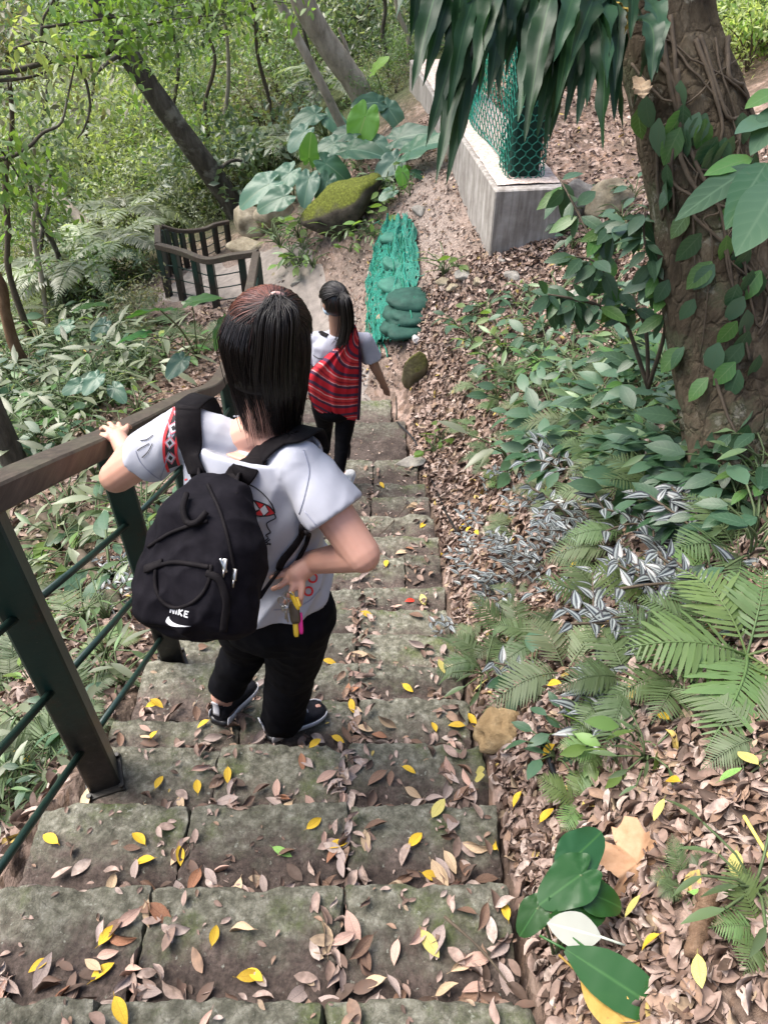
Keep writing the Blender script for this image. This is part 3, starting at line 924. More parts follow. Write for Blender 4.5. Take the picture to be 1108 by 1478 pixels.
def rockmat(name, c1, c2, c3, moss=None, mossv=(.08, .13, .012), mlo=.45):
    m, nt, b = mat(name, .9, .2)
    v = coords(nt, 1)
    c = ramp(nt, noise_tex(nt, v, 7, 8, .65), [(.3, c1), (.5, c2), (.72, c3)])
    if moss:
        ge = nt.nodes.new('ShaderNodeNewGeometry'); sx = nt.nodes.new('ShaderNodeSeparateXYZ')
        nt.links.new(ge.outputs['Normal'], sx.inputs[0])
        ad = nt.nodes.new('ShaderNodeMath'); ad.operation = 'MULTIPLY_ADD'; ad.inputs[1].default_value = .8
        nt.links.new(noise_tex(nt, v, 5, 6), ad.inputs[0]); nt.links.new(sx.outputs[2], ad.inputs[2])
        mc = ramp(nt, noise_tex(nt, v, 40, 5), [(.3, tuple(x * .5 for x in mossv)), (.55, mossv), (.75, tuple(x * 1.8 for x in mossv))])
        c = mixc(nt, ramp(nt, ad.outputs[0], [(mlo, (0, 0, 0)), (mlo + .25, (1, 1, 1))]), c, mc)
    nt.links.new(c, b.inputs['Base Color'])
    bump(nt, b, noise_tex(nt, v, 22, 9, .7), .8, .02)
    return m
M_ROCKMOSS = rockmat('boulder_mossy', (.025, .022, .018), (.07, .06, .045), (.13, .11, .085), True, (.105, .12, .02), .76)
M_ROCKPALE = rockmat('rock_pale', (.16, .13, .09), (.28, .24, .17), (.42, .37, .29), True, (.07, .10, .03), 1.05)
M_ROCKTAN = rockmat('rock_tan', (.16, .10, .045), (.30, .21, .11), (.48, .37, .22))
M_ROCKGREY = rockmat('rock_grey', (.12, .11, .10), (.24, .225, .20), (.40, .38, .34))
rock('mossy_boulder', 'large boulder with bright yellow green moss on the slope', 494, 324, .92, .58, .7, M_ROCKMOSS, 5, rot=.2, sink=.2, amp=.3, shear=.42)
rock('pale_rock', 'pale lumpy rock beside the end of the landing railing', 362, 338, .75, .62, .6, M_ROCKPALE, 1, sink=.25)
rock('pale_rock', 'smaller pale rock under the roots of the leaning trunk', 398, 325, .60, .5, .5, M_ROCKPALE, 4, sink=.25)
rock('pale_rock', 'low pale rock ledge below the railing end', 358, 366, .55, .28, .4, M_ROCKPALE, 5)
rock('standing_stone', 'upright mossy slab of stone on the leafy slope', 598, 552, .22, .46, .14, rockmat('slab_moss', (.06, .055, .03), (.12, .105, .06), (.20, .18, .11), True, (.10, .10, .03), .5), 2, sink=.2)
rock('beige_boulder', 'beige boulder behind the trunk of the big tree', 872, 300, .52, .42, .4, M_ROCKPALE, 6)
rock('dark_boulder', 'dark brown rock left of the beige boulder', 826, 305, .5, .42, .4, M_ROCKGREY, 7)
rock('tan_rock', 'tan broken rock against the right edge of the steps', 722, 1068, .20, .15, .17, M_ROCKTAN, 8, rot=.9, sink=.2, amp=.5)
rock('flat_stone', 'pale flat stone at the edge of the lower steps', 592, 668, .22, .07, .16, M_ROCKGREY, 2)
rock('white_pebble', 'white round pebble beside the green sandbags', 599, 492, .10, .10, .09, simple('pebble_white', (.5, .48, .47), (.62, .6, .58), 20), 1)
for n_, (x_, y_, w_, l_) in enumerate(((604, 308, .2, 'round tan stone above the green netting'), (653, 418, .16, 'grey stone left in a short row below the wall'), (671, 402, .2, 'largest grey stone in the row below the wall'),
        (690, 410, .14, 'brown stone right of the largest one below the wall'), (737, 402, .18, 'lone stone below the square wall end'), (641, 412, .17, 'flat pale stone at the left end of the row below the wall'), (826, 438, .28, 'pale green stone on the slope beneath leafy twigs'),
        (556, 462, .2, 'yellowish stone at the foot of the netting'), (430, 410, .18, 'stone at the top of the dirt path'), (398, 400, .14, 'small stone by the path near the boulder'), (724, 379, .1, 'tiny white stone at the wall corner'))):
    rock('stone', l_, x_, y_, w_, w_ * .6, w_ * .8, M_ROCKPALE if n_ % 2 else M_ROCKGREY, n_, rot=n_ * 1.3)

# ------------------------------------------------------------------ green sandbags and netting on the slope
M_BAG = simple('sandbag_green_mesh', (.006, .035, .026), (.02, .075, .055), 14, .7, .3, bmp=.5, bscale=120)
M_BAGL = simple('sandbag_light_mesh', (.014, .085, .062), (.045, .165, .12), 9, .7, .3, bmp=.5, bscale=120)
def sandbag(label, px, py, w, hgt, m, rot, y=None):
    p = hit(px, py)
    c = p + (0, .08 if py > 430 else .12, hgt * (.25 if py > 430 else -.05))
    bm = MB(); bm.ball((0, 0, 0), (1, 1, 1), n=28)
    out = []
    for q in bm.verts():
        e = np.sign(q) * np.abs(q) ** .8
        r = 1 + .30 * noise.noise(Vector(q * 1.3) + Vector((px, py, 0))) + .10 * noise.noise(Vector(q * 4) + Vector((py, px, 0)))
        out.append(e * r * np.array([w / 2, .20, hgt / 2]))
    out = np.array(out); cr, sr = math.cos(rot), math.sin(rot)
    out = out @ np.array([[cr, sr, 0], [-sr, cr, 0], [0, 0, 1]])
    root = thing('sandbag', label, 'sandbag', c, 'green sandbags on the slope')
    mb = MB(); mb.add(out + c, [x for f in bm.f for x in f], .5); mb.build('sack', m, root)
    mb = MB(); e_ = np.array([cr, sr, 0])
    mb.tube(spline([c + e_ * w * .46, c + e_ * w * .53 + (0, 0, .02), c + e_ * w * .6], 6), [.05, .02, .045, .06, .06, .05], 8); mb.build('tied_end', m, root)
sandbag('topmost pale green sandbag of the pile under the netting', 583, 348, .50, .15, M_BAGL, .5)
sandbag('second sandbag from the top, faded pale green', 584, 385, .50, .15, M_BAGL, .4)
sandbag('third sandbag from the top with a faded flank', 586, 420, .50, .16, M_BAGL, .3)
sandbag('dark green rolled sandbag sticking out to the right', 596, 447, .52, .19, M_BAG, .12)
sandbag('dark green sandbag second from the bottom of the pile', 588, 469, .46, .17, M_BAG, .05)
sandbag('lowest dark green sandbag beside the white pebble', 584, 486, .46, .15, M_BAG, .1)
net = thing('netting', 'torn bright teal netting draped over the left side of the sandbags', 'netting', hit(548, 480))
mb = MB()
for n_ in range(46):
    q = random.random()
    x0 = 538 + 52 * q
    pts = []
    yy = 318 + 30 * random.random() + 40 * (1 - q)
    end = min(yy + random.uniform(50, 190), 522 - 40 * q)
    xx = x0
    while yy < end:
        p = hit(xx, yy)
        lift = .03 + .10 * math.exp(-((xx - 575) / 30) ** 2) * (yy < 490)
        pts.append(p + np.array([0, -.03, lift * random.uniform(.5, 1.3)]))
        yy += random.uniform(8, 13); xx += random.uniform(-6, 5.5)
        xx = min(max(xx, 522), 600)
    if len(pts) > 2: mb.tube(spline(pts, len(pts) * 2), .0075 * random.uniform(.35, 1.2), 4, rnd=random.random(), cap=False)
for n_ in range(70):
    x_, y_ = random.uniform(532, 602), random.uniform(325, 440)
    a = hit(x_, y_) + (0, -.03, .11); b_ = hit(x_ + random.uniform(-16, 16), y_ + random.uniform(-6, 14)) + (0, -.03, .11)
    mb.tube(spline([a, (a + b_) / 2 + rng.normal(size=3) * .02, b_], 6), .0035, 4, cap=False)
mb.build('strands', M_TEAL, net)
mb = MB(); V, A = [], []
NR, NC = 60, 34
for i in range(NR):
    t = i / (NR - 1); py = 322 + 180 * t
    xl = 552 - 24 * math.sin(min(1, t * 1.6) * 1.57) + 22 * max(0, t - .55) + 5 * noise.noise(Vector((t * 9, 3, 1)))
    xr = 596 + 8 * math.sin(t * 5) - 38 * max(0, t - .62) + 5 * noise.noise(Vector((t * 8, 7, 1)))
    for j_ in range(NC):
        u = j_ / (NC - 1); px = xl + (xr - xl) * u
        p = hit(px, py)
        f_ = noise.noise(Vector((u * 9 + t * 1.2, t * 2.2, 4))) + .5 * noise.noise(Vector((u * 22, t * 7, 9)))
        b_ = abs(math.sin(t * 3.14159 * 3.5)) * .5 * u
        V.append(p + np.array((0, -.04, .10 + .075 * f_ + .10 * b_ - .10 * (abs(u - .5) * 2) ** 4))); A.append((np.clip(.5 + .9 * noise.noise(Vector((u * 30, t * 14, 2))), 0, 1), u, t))
i, jj = np.meshgrid(np.arange(NR - 1), np.arange(NC - 1), indexing='ij')
f = np.stack([i * NC + jj, i * NC + jj + 1, (i + 1) * NC + jj + 1, (i + 1) * NC + jj], -1).reshape(-1, 4)
keep = rng.random(len(f)) > .05
mb.add(np.array(V), f[keep], att=np.array(A))
mb.build('net_sheet', M_SHEET, net)
# ------------------------------------------------------------------ people
def make_skin(name, c1, c2):
    m, nt, b = mat(name, .5, .4)
    v = coords(nt, 1)
    nt.links.new(ramp(nt, noise_tex(nt, v, 12, 4), [(.3, c1), (.7, c2)]), b.inputs['Base Color'])
    b.inputs['Subsurface Weight'].default_value = .12
    b.inputs['Subsurface Radius'].default_value = (.02, .008, .005)
    b.inputs['Subsurface Scale'].default_value = .5
    bump(nt, b, noise_tex(nt, v, 220, 3), .08, .002)
    return m
M_SKIN = make_skin('skin_fair', (.50, .265, .195), (.56, .315, .24))
M_SKIN2 = make_skin('skin_tan', (.25, .14, .095), (.32, .185, .13))

def fabric(name, c1, c2, scale=18, rough=.85, weave=900, bmp=.2, sheen=.0):
    m, nt, b = mat(name, rough, .08)
    v = coords(nt, 1)
    nt.links.new(ramp(nt, noise_tex(nt, v, scale, 4), [(.35, c1), (.65, c2)]), b.inputs['Base Color'])
    b.inputs['Sheen Weight'].default_value = sheen
    bump(nt, b, noise_tex(nt, v, weave, 2), bmp, .0015)
    return m
M_SHIRT = fabric('white_jersey', (.372, .382, .43), (.40, .41, .46))
M_PANTS = fabric('black_cloth', (.0035, .0035, .0045), (.006, .006, .008))
M_BLACKBAG = fabric('bag_canvas', (.0045, .004, .006), (.009, .008, .011), 30, .85, 700, .35)
M_STRAP = fabric('strap_webbing', (.006, .005, .006), (.011, .0095, .0105), 30, .75, 500, .3)
M_RED = simple('print_red', (.55, .025, .03), (.66, .04, .045), 40, .8)
M_PINK = simple('print_pink', (.70, .16, .20), (.78, .2, .25), 40, .8)
M_INK = simple('print_black', (.012, .012, .014), (.025, .025, .028), 40, .8)
M_WHITE = simple('white_plastic', (.52, .52, .55), (.58, .58, .61), 30, .45)
M_GREYP = simple('grey_plastic', (.25, .26, .3), (.36, .37, .41), 30, .45)
M_RUBBER = simple('black_rubber', (.006, .006, .007), (.012, .012, .014), 30, .35, .5)
M_SHOE = fabric('shoe_mesh', (.008, .008, .010), (.016, .016, .02), 60, .7, 400, .4)
M_METAL = simple('steel', (.35, .34, .33), (.5, .49, .47), 30, .3, .5, 1.0)
M_YEL = simple('yellow_plastic', (.62, .38, .015), (.72, .47, .03), 30, .4)
M_MAG = simple('magenta_rubber', (.62, .02, .20), (.7, .03, .26), 30, .5)
M_EYE = simple('eye_white', (.75, .72, .70), (.8, .78, .75), 10, .2)
M_IRIS = simple('iris_dark', (.02, .012, .008), (.03, .018, .012), 10, .15)
M_LIP = simple('lip', (.46, .16, .14), (.52, .2, .18), 10, .45)

def hairmat(name):
    m, nt, b = mat(name, .48, .4)
    a = lf(nt)
    c = ramp(nt, a[0], [(0, (.004, .0035, .004)), (.4, (.009, .006, .006)), (.68, (.040, .015, .012)), (1, (.13, .046, .032))])
    nt.links.new(c, b.inputs['Base Color'])
    b.inputs['Anisotropic'].default_value = .6
    b.inputs['Coat Weight'].default_value = .1
    b.inputs['Coat Roughness'].default_value = .25
    return m
M_HAIR = hairmat('hair')

def fold(scale, amp, stretch=(1, 1, 1), seed=0.):
    def f(q, n):
        s = Vector((q.x * stretch[0], q.y * stretch[1], q.z * stretch[2])) * scale + Vector((seed, 0, 0))
        a = 1 - 2 * abs(noise.noise(s)); b_ = 1 - 2 * abs(noise.noise(s * 2.1 + Vector((3, 1, 2))))
        return amp * (a * a * (1 if a > 0 else -1) * .7 + b_ * .35)
    return f

def finger(mb, pts, r0, r1):
    p = [np.asarray(q, float) for q in pts]
    rr = np.linspace(r0, r1, len(p))
    for i in range(len(p) - 1):
        mb.cap(p[i], p[i + 1], rr[i], rr[i + 1], 8)

def face_parts(root, body, c, R_, F_, U_, s=1.0):
    """features on the front of the head: both eyes, brows, lips"""
    for sg in (-1, 1):
        mb = MB(); mb.ball(c + R_ * .032 * sg * s + F_ * .084 * s + U_ * .012 * s, (.014 * s, .010 * s, .009 * s), (R_, F_, U_), 12)
        e = mb.build('eye', M_EYE, root)
        mb = MB(); mb.ball(c + R_ * .032 * sg * s + F_ * .0925 * s + U_ * .012 * s, (.006 * s, .003 * s, .006 * s), (R_, F_, U_), 10)
        mb.build('iris', M_IRIS, e)
        mb = MB(); mb.tube(spline([c + R_ * sg * .015 * s + F_ * .095 * s + U_ * .032 * s, c + R_ * sg * .034 * s + F_ * .094 * s + U_ * .038 * s, c + R_ * sg * .052 * s + F_ * .083 * s + U_ * .032 * s], 7), .0032 * s, 6)
        mb.build('eyebrow', M_IRIS, root)
    mb = MB(); mb.ball(c + F_ * .088 * s - U_ * .055 * s, (.022 * s, .009 * s, .008 * s), (R_, F_, U_), 12)
    mb.build('lips', M_LIP, root)

def head_mass(mb, c, R_, F_, U_, s=1.0):
    mb.ball(c + F_ * -.008 * s + U_ * .02 * s, np.array((.073, .090, .095)) * s, (R_, F_, U_), 22)
    mb.ball(c + F_ * .03 * s - U_ * .035 * s, np.array((.058, .060, .075)) * s, (R_, F_, U_), 18)
    mb.ball(c + F_ * .055 * s - U_ * .09 * s, np.array((.028, .028, .022)) * s, (R_, F_, U_), 12)
    mb.cap(c + F_ * .088 * s + U_ * .01 * s, c + F_ * .106 * s - U_ * .024 * s, .008 * s, .012 * s, 10)
    for sg in (-1, 1):
        mb.ball(c + R_ * sg * .077 * s - F_ * .005 * s - U_ * .01 * s, np.array((.009, .018, .030)) * s, (R_, F_, U_), 12)
        mb.ball(c + R_ * sg * .042 * s + F_ * .062 * s - U_ * .03 * s, np.array((.022, .022, .022)) * s, (R_, F_, U_), 12)

def ring(c, a, b, R_, F_, n=28, e=2.4, up=None):
    t = np.linspace(0, 2 * math.pi, n, endpoint=False)
    x = np.sign(np.cos(t)) * np.abs(np.cos(t)) ** (2 / e); y = np.sign(np.sin(t)) * np.abs(np.sin(t)) ** (2 / e)
    return np.asarray(c) + a * x[:, None] * R_ + b * y[:, None] * F_

def shoe(root, heel, toe, up, length=None, w=.092, sole_m=None, upper_m=None, stripe=True, nm='shoe', label=None):
    d = toe - heel; L = np.linalg.norm(d); d = d / L
    sd = norm(np.cross(d, up)); up = norm(np.cross(sd, d))
    prof = [(0, .55, .018), (.04, .80, .024), (.15, .86, .026), (.35, .80, .025), (.55, .92, .026), (.75, 1.0, .027), (.90, .82, .026), (.97, .5, .022), (1.0, .2, .016)]
    mb = MB(); rings = []
    def sec(t, wd_, z0, z1, e=3.0, n=18):
        c = heel + d * L * t + up * (z0 + z1) / 2
        return ring(c, w / 2 * wd_, (z1 - z0) / 2, sd, up, n, e)
    for t, wd_, z in prof: rings.append(sec(t, wd_, 0 + .006 * (t > .85), z))
    mb.loft(rings)
    up_prof = [(.012, .5, .085), (.05, .70, .098), (.14, .78, .095), (.28, .76, .088), (.42, .78, .082), (.58, .86, .066), (.75, .90, .052), (.88, .78, .044), (.965, .42, .034)]
    mu = MB(); mu.loft([sec(t, wd_, .016, z, 2.3) for t, wd_, z in up_prof])
    upper = remesh(mu, 'u', .004, 3).build(nm, upper_m or M_SHOE, root)
    if label: upper['label'] = label
    sole = mb.build('sole', sole_m or M_RUBBER, upper)
    if stripe:
        for sg in (-1, 1):
            ms = MB(); pts = []
            for t, wd_, z in prof[1:8]: pts.append(heel + d * L * t + sd * sg * (w / 2 * wd_ + .0012) + up * (.022 + .016 * max(0, .22 - t)))
            ms.ribbon(spline(pts, 16), np.tile(sd * sg, (16, 1)), np.linspace(.032, .014, 16), .003)
            ms.build('midsole_stripe', M_WHITE, upper)
        mt = MB(); mt.ribbon(spline([heel + up * .05 - d * .003, heel + up * .085 - d * .004, heel + up * .112 - d * .012], 8), np.tile(-d, (8, 1)), .026, .004)
        mt.build('heel_tab', M_WHITE, upper)
        ml = MB()
        for q in range(4):
            t = .44 + .075 * q
            ml.tube(spline([heel + d * L * t + sd * .024 + up * (.080 - .05 * (t - .44)), heel + d * L * t + up * (.092 - .06 * (t - .44)), heel + d * L * t - sd * .024 + up * (.080 - .05 * (t - .44))], 6), .0028, 5)
        ml.build('laces', M_GREYP, upper)
        mk = MB(); mk.tube([heel + d * L * .02 + up * .086 + sd * .02, heel + d * L * .02 + up * .086 - sd * .02], .009, 6)
        mk.build('collar', M_SHOE, upper)
    return upper

def decal(mb, B, poly_px, off=.0016, mat=0):
    """a printed patch: outline points carried onto the cloth along the sight line, fan-filled"""
    P = []
    for (x, y) in poly_px:
        d = norm(ray(x, y))
        h = B.ray_cast(Vector((0, 0, CAMZ)), Vector(d))
        if h[0] is None: return False
        P.append(np.array(h[0]) + np.array(h[1]) * off)
    P = np.array(P)
    c = P.mean(0)
    n = len(P)
    mb.add(np.r_[P, [c]], [(i, (i + 1) % n, n) for i in range(n)], .5, mat)
    return True

def cloth_line(mb, B, px, wid, off=.0018, mat=0, n=24):
    p2 = spline(np.array([(x, y, 0) for x, y in px], float), n)[:, :2]
    P, Nn = [], []
    for x, y in p2:
        d = norm(ray(x, y)); h = B.ray_cast(Vector((0, 0, CAMZ)), Vector(d))
        if h[0] is None: continue
        P.append(np.array(h[0]) + np.array(h[1]) * off); Nn.append(np.array(h[1]))
    if len(P) > 2: mb.ribbon(P, Nn, wid, .0012, mat)

def quad_px(a, b, c, d, k=4):
    """edges of a quad with extra points so that it follows the cloth"""
    out = []
    for p, q in ((a, b), (b, c), (c, d), (d, a)):
        for t in range(k): out.append((p[0] + (q[0] - p[0]) * t / k, p[1] + (q[1] - p[1]) * t / k))
    return out

# ---- hair: strands that lie on the skull and then hang
def strands(mb, paths, rad, cols, nseg):
    for p, c in zip(paths, cols):
        q = spline(p, nseg)
        r = rad * np.interp(np.linspace(0, 1, nseg), [0, .08, .7, 1], [.55, 1, .9, .12])
        mb.tube(q, r, 4, rnd=c, cap=False)

def skull(c, R_, F_, U_, s, ph, th, lift=0.):
    """point on the hair shell: ph = azimuth from the right ear over the back of the head, th = angle from the crown"""
    a = np.array((.086, .104, .112)) * s + lift
    d = np.array((math.cos(ph) * math.sin(th), -math.sin(ph) * math.sin(th), math.cos(th)))
    return c + R_ * a[0] * d[0] + F_ * a[1] * d[1] + U_ * (a[2] * d[2] + .012 * s)

def make_hair(root, c, R_, F_, U_, s, tie, drop, tail, n_low=1100, n_up=900, n_tail=500, reddish=True, tie_m=None, rad=.0017, low=True):
    mb = MB()
    mb.ball(c + U_ * .014 * s - F_ * .006 * s, np.array((.082, .098, .106)) * s, (R_, F_, U_), 24, rnd=.15)
    if low:                                      # a dark inner curtain so that no skin shows between the locks
        rg = []
        for q in np.linspace(0, 1, 8):
            e = 1 - .25 * q
            rg.append(ring(c - U_ * (drop * .42 * q - .01) - F_ * (.018 + .012 * q), .078 * s * e, .072 * s * e, R_, F_, 20, 2.0))
        mb.loft(rg, rnd=.1)
    down = np.array((0, 0, -1.0))
    # lower hair: from the crown over the back and sides, then straight down
    P, Cc = [], []
    for i in range(n_low if low else 0):
        ph = random.uniform(-.38, math.pi + .30)
        lift = random.uniform(-.004, .008)
        pts = [skull(c, R_, F_, U_, s, ph, th, lift) for th in (random.uniform(.55, .9), 1.1, 1.4, 1.62)]
        clump = noise.noise(Vector((ph * 5.5, 1.3, c[0]))) + .5 * noise.noise(Vector((ph * 17, 4, c[0])))
        end = drop * (1.0 + .28 * clump + random.uniform(-.22, .04)) * ((1 - .10 * abs(math.cos(ph))) if not reddish else 1 + .62 * max(0, (ph - 1.6) / 1.4))
        b0 = pts[-1]
        out = (b0 - c); out = out - U_ * (out @ U_); out = norm(out)
        inw = (.036 * s + .020 * abs(clump)) * (1 - .6 * max(0, min(1, (ph - 1.8) / 1.2)) * reddish)
        wv = np.cross(U_, out) * (.016 * noise.noise(Vector((ph * 4, 5, 1))) + .014 * noise.noise(Vector((ph * 11, 2, 7))) + random.uniform(-.005, .005))
        jt = rng.normal(size=3) * .0025
        pts = [p_ + jt * (k_ * .6) for k_, p_ in enumerate(pts)]; b0 = pts[-1]
        pts += [b0 + down * end * .35 - out * inw * .25 + wv * .4, b0 + down * end * .7 - out * inw * .75 + wv * .8, b0 + down * end - out * inw * .9 + wv * 1.3]
        P.append(pts); Cc.append(min(1, max(0, .22 + .25 * noise.noise(Vector((ph * 8, 0, 3))) + random.uniform(-.09, .09) + (.30 if random.random() < .06 else 0) + (.38 if reddish and ph > 2.35 else 0))))
    strands(mb, P, rad, Cc, 14)
    P, Cc = [], []                               # loose flyaways
    for i in range(70):
        ph = random.uniform(-.3, math.pi + .3); th = random.uniform(.1, 1.5); a = skull(c, R_, F_, U_, s, ph, th, .004)
        o = norm(a - c); wv = rng.normal(size=3) * .012
        P.append([a, a + o * .010 + down * .03 + wv * .6, a + o * random.uniform(.004, .020) + down * random.uniform(.06, .12) + wv * 1.6]); Cc.append(random.uniform(.1, .8))
    strands(mb, P, rad * .45, Cc, 9)
    # upper hair: drawn from the hairline back to the tie
    P, Cc = [], []
    for i in range(n_up):
        ph = random.choice((random.uniform(-1.5, .3), random.uniform(math.pi - .3, math.pi + 1.5), random.uniform(0, math.pi)))
        th = random.uniform(.9, 1.42) if not (.3 < ph < math.pi - .3) else random.uniform(.7, 1.15)
        lift = random.uniform(.000, .010)
        a = skull(c, R_, F_, U_, s, ph, th, lift)
        pts = [a]
        for t in (.25, .5, .75):
            q = a + (tie - a) * t
            d = q - (c + U_ * .012 * s)
            loc = np.array((d @ R_, d @ F_, d @ U_)); ax = np.array((.089, .107, .115)) * s + lift
            k = 1 / math.sqrt(((loc / ax) ** 2).sum())
            pts.append(c + U_ * .012 * s + d * max(k, 1.0) if k < 3 else q)
        pts.append(tie + rng.normal(size=3) * .006 * s)
        P.append(pts)
        left = -((a - c) @ R_) / (.09 * s)
        Cc.append(min(1, max(0, (.62 + .38 * left if reddish else .2) + random.uniform(-.30, .30))))
    strands(mb, P, rad, Cc, 12)
    # the tail
    P, Cc = [], []
    for i in range(n_tail):
        o = rng.normal(size=3) * .010 * s
        wv = rng.normal(size=3); wv -= down * (wv @ down)
        pts = [tie + o * .6]
        for t, p in zip((.3, .6, .85, 1.0), tail):
            pts.append(p + wv * .013 * s * (1 + .5 * t) + o * .4)
        pts[-1] = pts[-1] + down * random.uniform(-.05, .02) * s
        P.append(pts); Cc.append(min(1, max(0, .18 + random.uniform(-.10, .08) + (.25 if i % 16 == 0 else 0))))
    strands(mb, P, rad, Cc, 14)
    h = mb.build('hair', M_HAIR, root)
    mb = MB(); ax = norm(tail[0] - tie)
    e1 = norm(np.cross(ax, (0, 0, 1.0))); e2 = np.cross(ax, e1)
    t = np.linspace(0, 2 * math.pi, 19)
    mb.tube(np.array([tie + (e1 * math.cos(q) + e2 * math.sin(q)) * .014 * s for q in t]), .005 * s, 8, cap=False)
    mb.build('hair_tie', tie_m or M_PINKTIE, h)
    return h
M_PINKTIE = simple('hair_tie_pink', (.42, .25, .225), (.50, .31, .28), 40, .6)

# ================================================================== the near person
YAW = R(-20)
R1 = np.array((math.cos(YAW), math.sin(YAW), 0)); F1 = np.array((-math.sin(YAW), math.cos(YAW), 0)); U1 = np.array((0, 0, 1.0))
HC = atz(387, 497, 1.60)
HYAW = R(-32)
HR = np.array((math.cos(HYAW), math.sin(HYAW), 0)); HF = np.array((-math.sin(HYAW), math.cos(HYAW), 0))
HF = norm(HF * math.cos(R(14)) - U1 * math.sin(R(14))); HU = np.cross(HR, HF)
NB = HC + np.array((-.02, .0, -.20))
CH, WS, PV = W(-.305, 1.385, 1.17), W(-.30, 1.37, 1.36), W(-.315, 1.365, 1.53)
LS, RS = atz(266, 622, 1.75), atz(434, 672, 1.68)
LE, LW = atz(168, 688, 1.95), atz(182, 654, 2.14)
RE, RW = atz(522, 800, 1.70), atz(447, 812, 1.80)
RH, LH = W(-.225, 1.325, 1.55), W(-.395, 1.39, 1.55)
RK, RA = W(-.285, 1.42, 1.93), W(-.345, 1.46, 2.255)
LK, LA = W(-.43, 1.51, 1.92), W(-.558, 1.515, 2.212)
R_heel, R_toe = W(-.405, 1.425, 2.325), W(-.205, 1.535, 2.325)
L_heel, L_toe = W(-.578, 1.462, 2.312), W(-.490, 1.672, 2.372)

p1 = thing('person', 'person in white printed t-shirt stepping down, left hand on the rail', 'person', W(-.40, 1.45, 2.335))
mb = MB()
head_mass(mb, HC, HR, HF, HU, .90)
mb.cap(HC - HU * .06 - HF * .02, NB, .052, .058)
for q_ in (LS, RS): mb.cap(NB + (0, 0, -.012), q_ * .38 + NB * .62 + np.array((0, 0, -.040)), .056, .046)
mb.loft([ring(PV + U1 * z, a, b, R1, F1) for z, a, b in ((-.10, .12, .10), (0, .145, .10), (.16, .115, .08), (.30, .12, .075))])
mb.loft([ring(W(-.30, 1.395, h_), a, b, R1, F1) for h_, a, b in ((1.27, .11, .07), (1.17, .13, .072), (1.10, .125, .06), (1.055, .08, .05))])
for a, b, c, r in ((LS, LE, LW, 0), (RS, RE, RW, 0)):
    mb.cap(a, b, .050, .043); mb.cap(b, c, .041, .028); mb.ball(b, .041)
for a, b, c in ((RH, RK, RA), (LH, LK, LA)):
    mb.cap(a, b, .078, .055); mb.cap(b, c, .053, .036)
for a, hl, to in ((RA, R_heel, R_toe), (LA, L_heel, L_toe)):
    mb.cap(a, hl * .75 + to * .25 + U1 * .035, .034, .032); mb.cap(hl * .75 + to * .25 + U1 * .03, hl * .15 + to * .85 + U1 * .025, .030, .022)
# left hand spread on the rail
RT = W(-.79, 1.80, rail_h(1.80))[2]
LP = atz(175, 645, 2.20)
LP[2] = max(LP[2], RT + .018)
mb.cap(LW, LP, .029, .026)
def on_rail(px, py, zc, up):
    q = atz(px, py, zc); q[2] = max(q[2], CAMZ - rail_h(q[1]) + up); return q
lk = [on_rail(x, y, z, .016) for x, y, z in ((164, 640, 2.235), (170, 636, 2.25), (178, 634, 2.26), (187, 637, 2.26))]
for a in lk: mb.cap(LP, a, .019, .010)
lt = [on_rail(x, y, z, .010) for x, y, z in ((146, 619, 2.275), (157, 611, 2.30), (172, 612, 2.31), (190, 621, 2.31))]
for a, b in zip(lk, lt): finger(mb, [a, a * .5 + b * .5 + (0, 0, .010), b], .0088, .0064)
finger(mb, [LP + (.0, -.012, -.004), on_rail(160, 648, 2.19, .004), on_rail(151, 638, 2.215, .004)], .012, .0085)
# right hand on the hip: palm back, fingers spread along the waist
RPm = atz(428, 829, 1.785)
mb.cap(RW, RPm, .029, .027)
rk = [atz(x, y, z) for x, y, z in ((413, 825, 1.785), (415, 837, 1.775), (424, 846, 1.77), (436, 848, 1.77))]
for a in rk: mb.cap(RPm, a, .019, .0095)
rt = [atz(x, y, z) for x, y, z in ((391, 833, 1.80), (394, 850, 1.79), (412, 870, 1.775), (433, 873, 1.775))]
for a, b in zip(rk, rt): finger(mb, [a, a * .5 + b * .5 + (0, -.010, .004), b], .0088, .0066)
finger(mb, [RPm + (.01, .02, .01), atz(425, 808, 1.81), atz(404, 812, 1.83)], .0105, .008)
body = remesh(mb, 'body', .0038, 4).build('body', M_SKIN, p1)
face_parts(p1, body, HC, HR, HF, HU, .90)

# shirt
def shirt_fold(q, n):
    # pull lines that run from the right armpit and the straps down to the waist, softer ones on the sleeves
    a_ = (q.x + .30) * .80 + (CAMZ - q.z - 1.25) * .60; b_ = -(q.x + .30) * .60 + (CAMZ - q.z - 1.25) * .80
    s1 = Vector((a_ * 15, b_ * 4.0, q.y * 5)); s2 = Vector((q.x * 7, q.y * 7, q.z * 4 + 3))
    r1 = 1 - 2.4 * abs(noise.noise(s1)); r2 = 1 - 2 * abs(noise.noise(s2)); r3 = noise.noise(Vector((q.x * 34, q.y * 34, q.z * 14)))
    low = min(1, max(.35, (CAMZ - q.z - 1.02) / .22))
    return (.0115 * r1 + .006 * r2) * low + .0016 * r3 - .002
mb = MB()
e = .5
rg = []
for c, a, b in ((W(-.318, 1.365, 1.485), .172, .142), (W(-.316, 1.366, 1.45), .172, .139), (W(-.312, 1.368, 1.40), .166, .132), (W(-.308, 1.37, 1.34), .158, .124), (W(-.307, 1.38, 1.25), .162, .120),
                (W(-.304, 1.385, 1.16), .170, .118), (W(-.300, 1.388, 1.08), .170, .104), (W(-.298, 1.392, 1.03), .152, .086)):
    rg.append(ring(c, a, b, R1, F1, 36, 2.3))
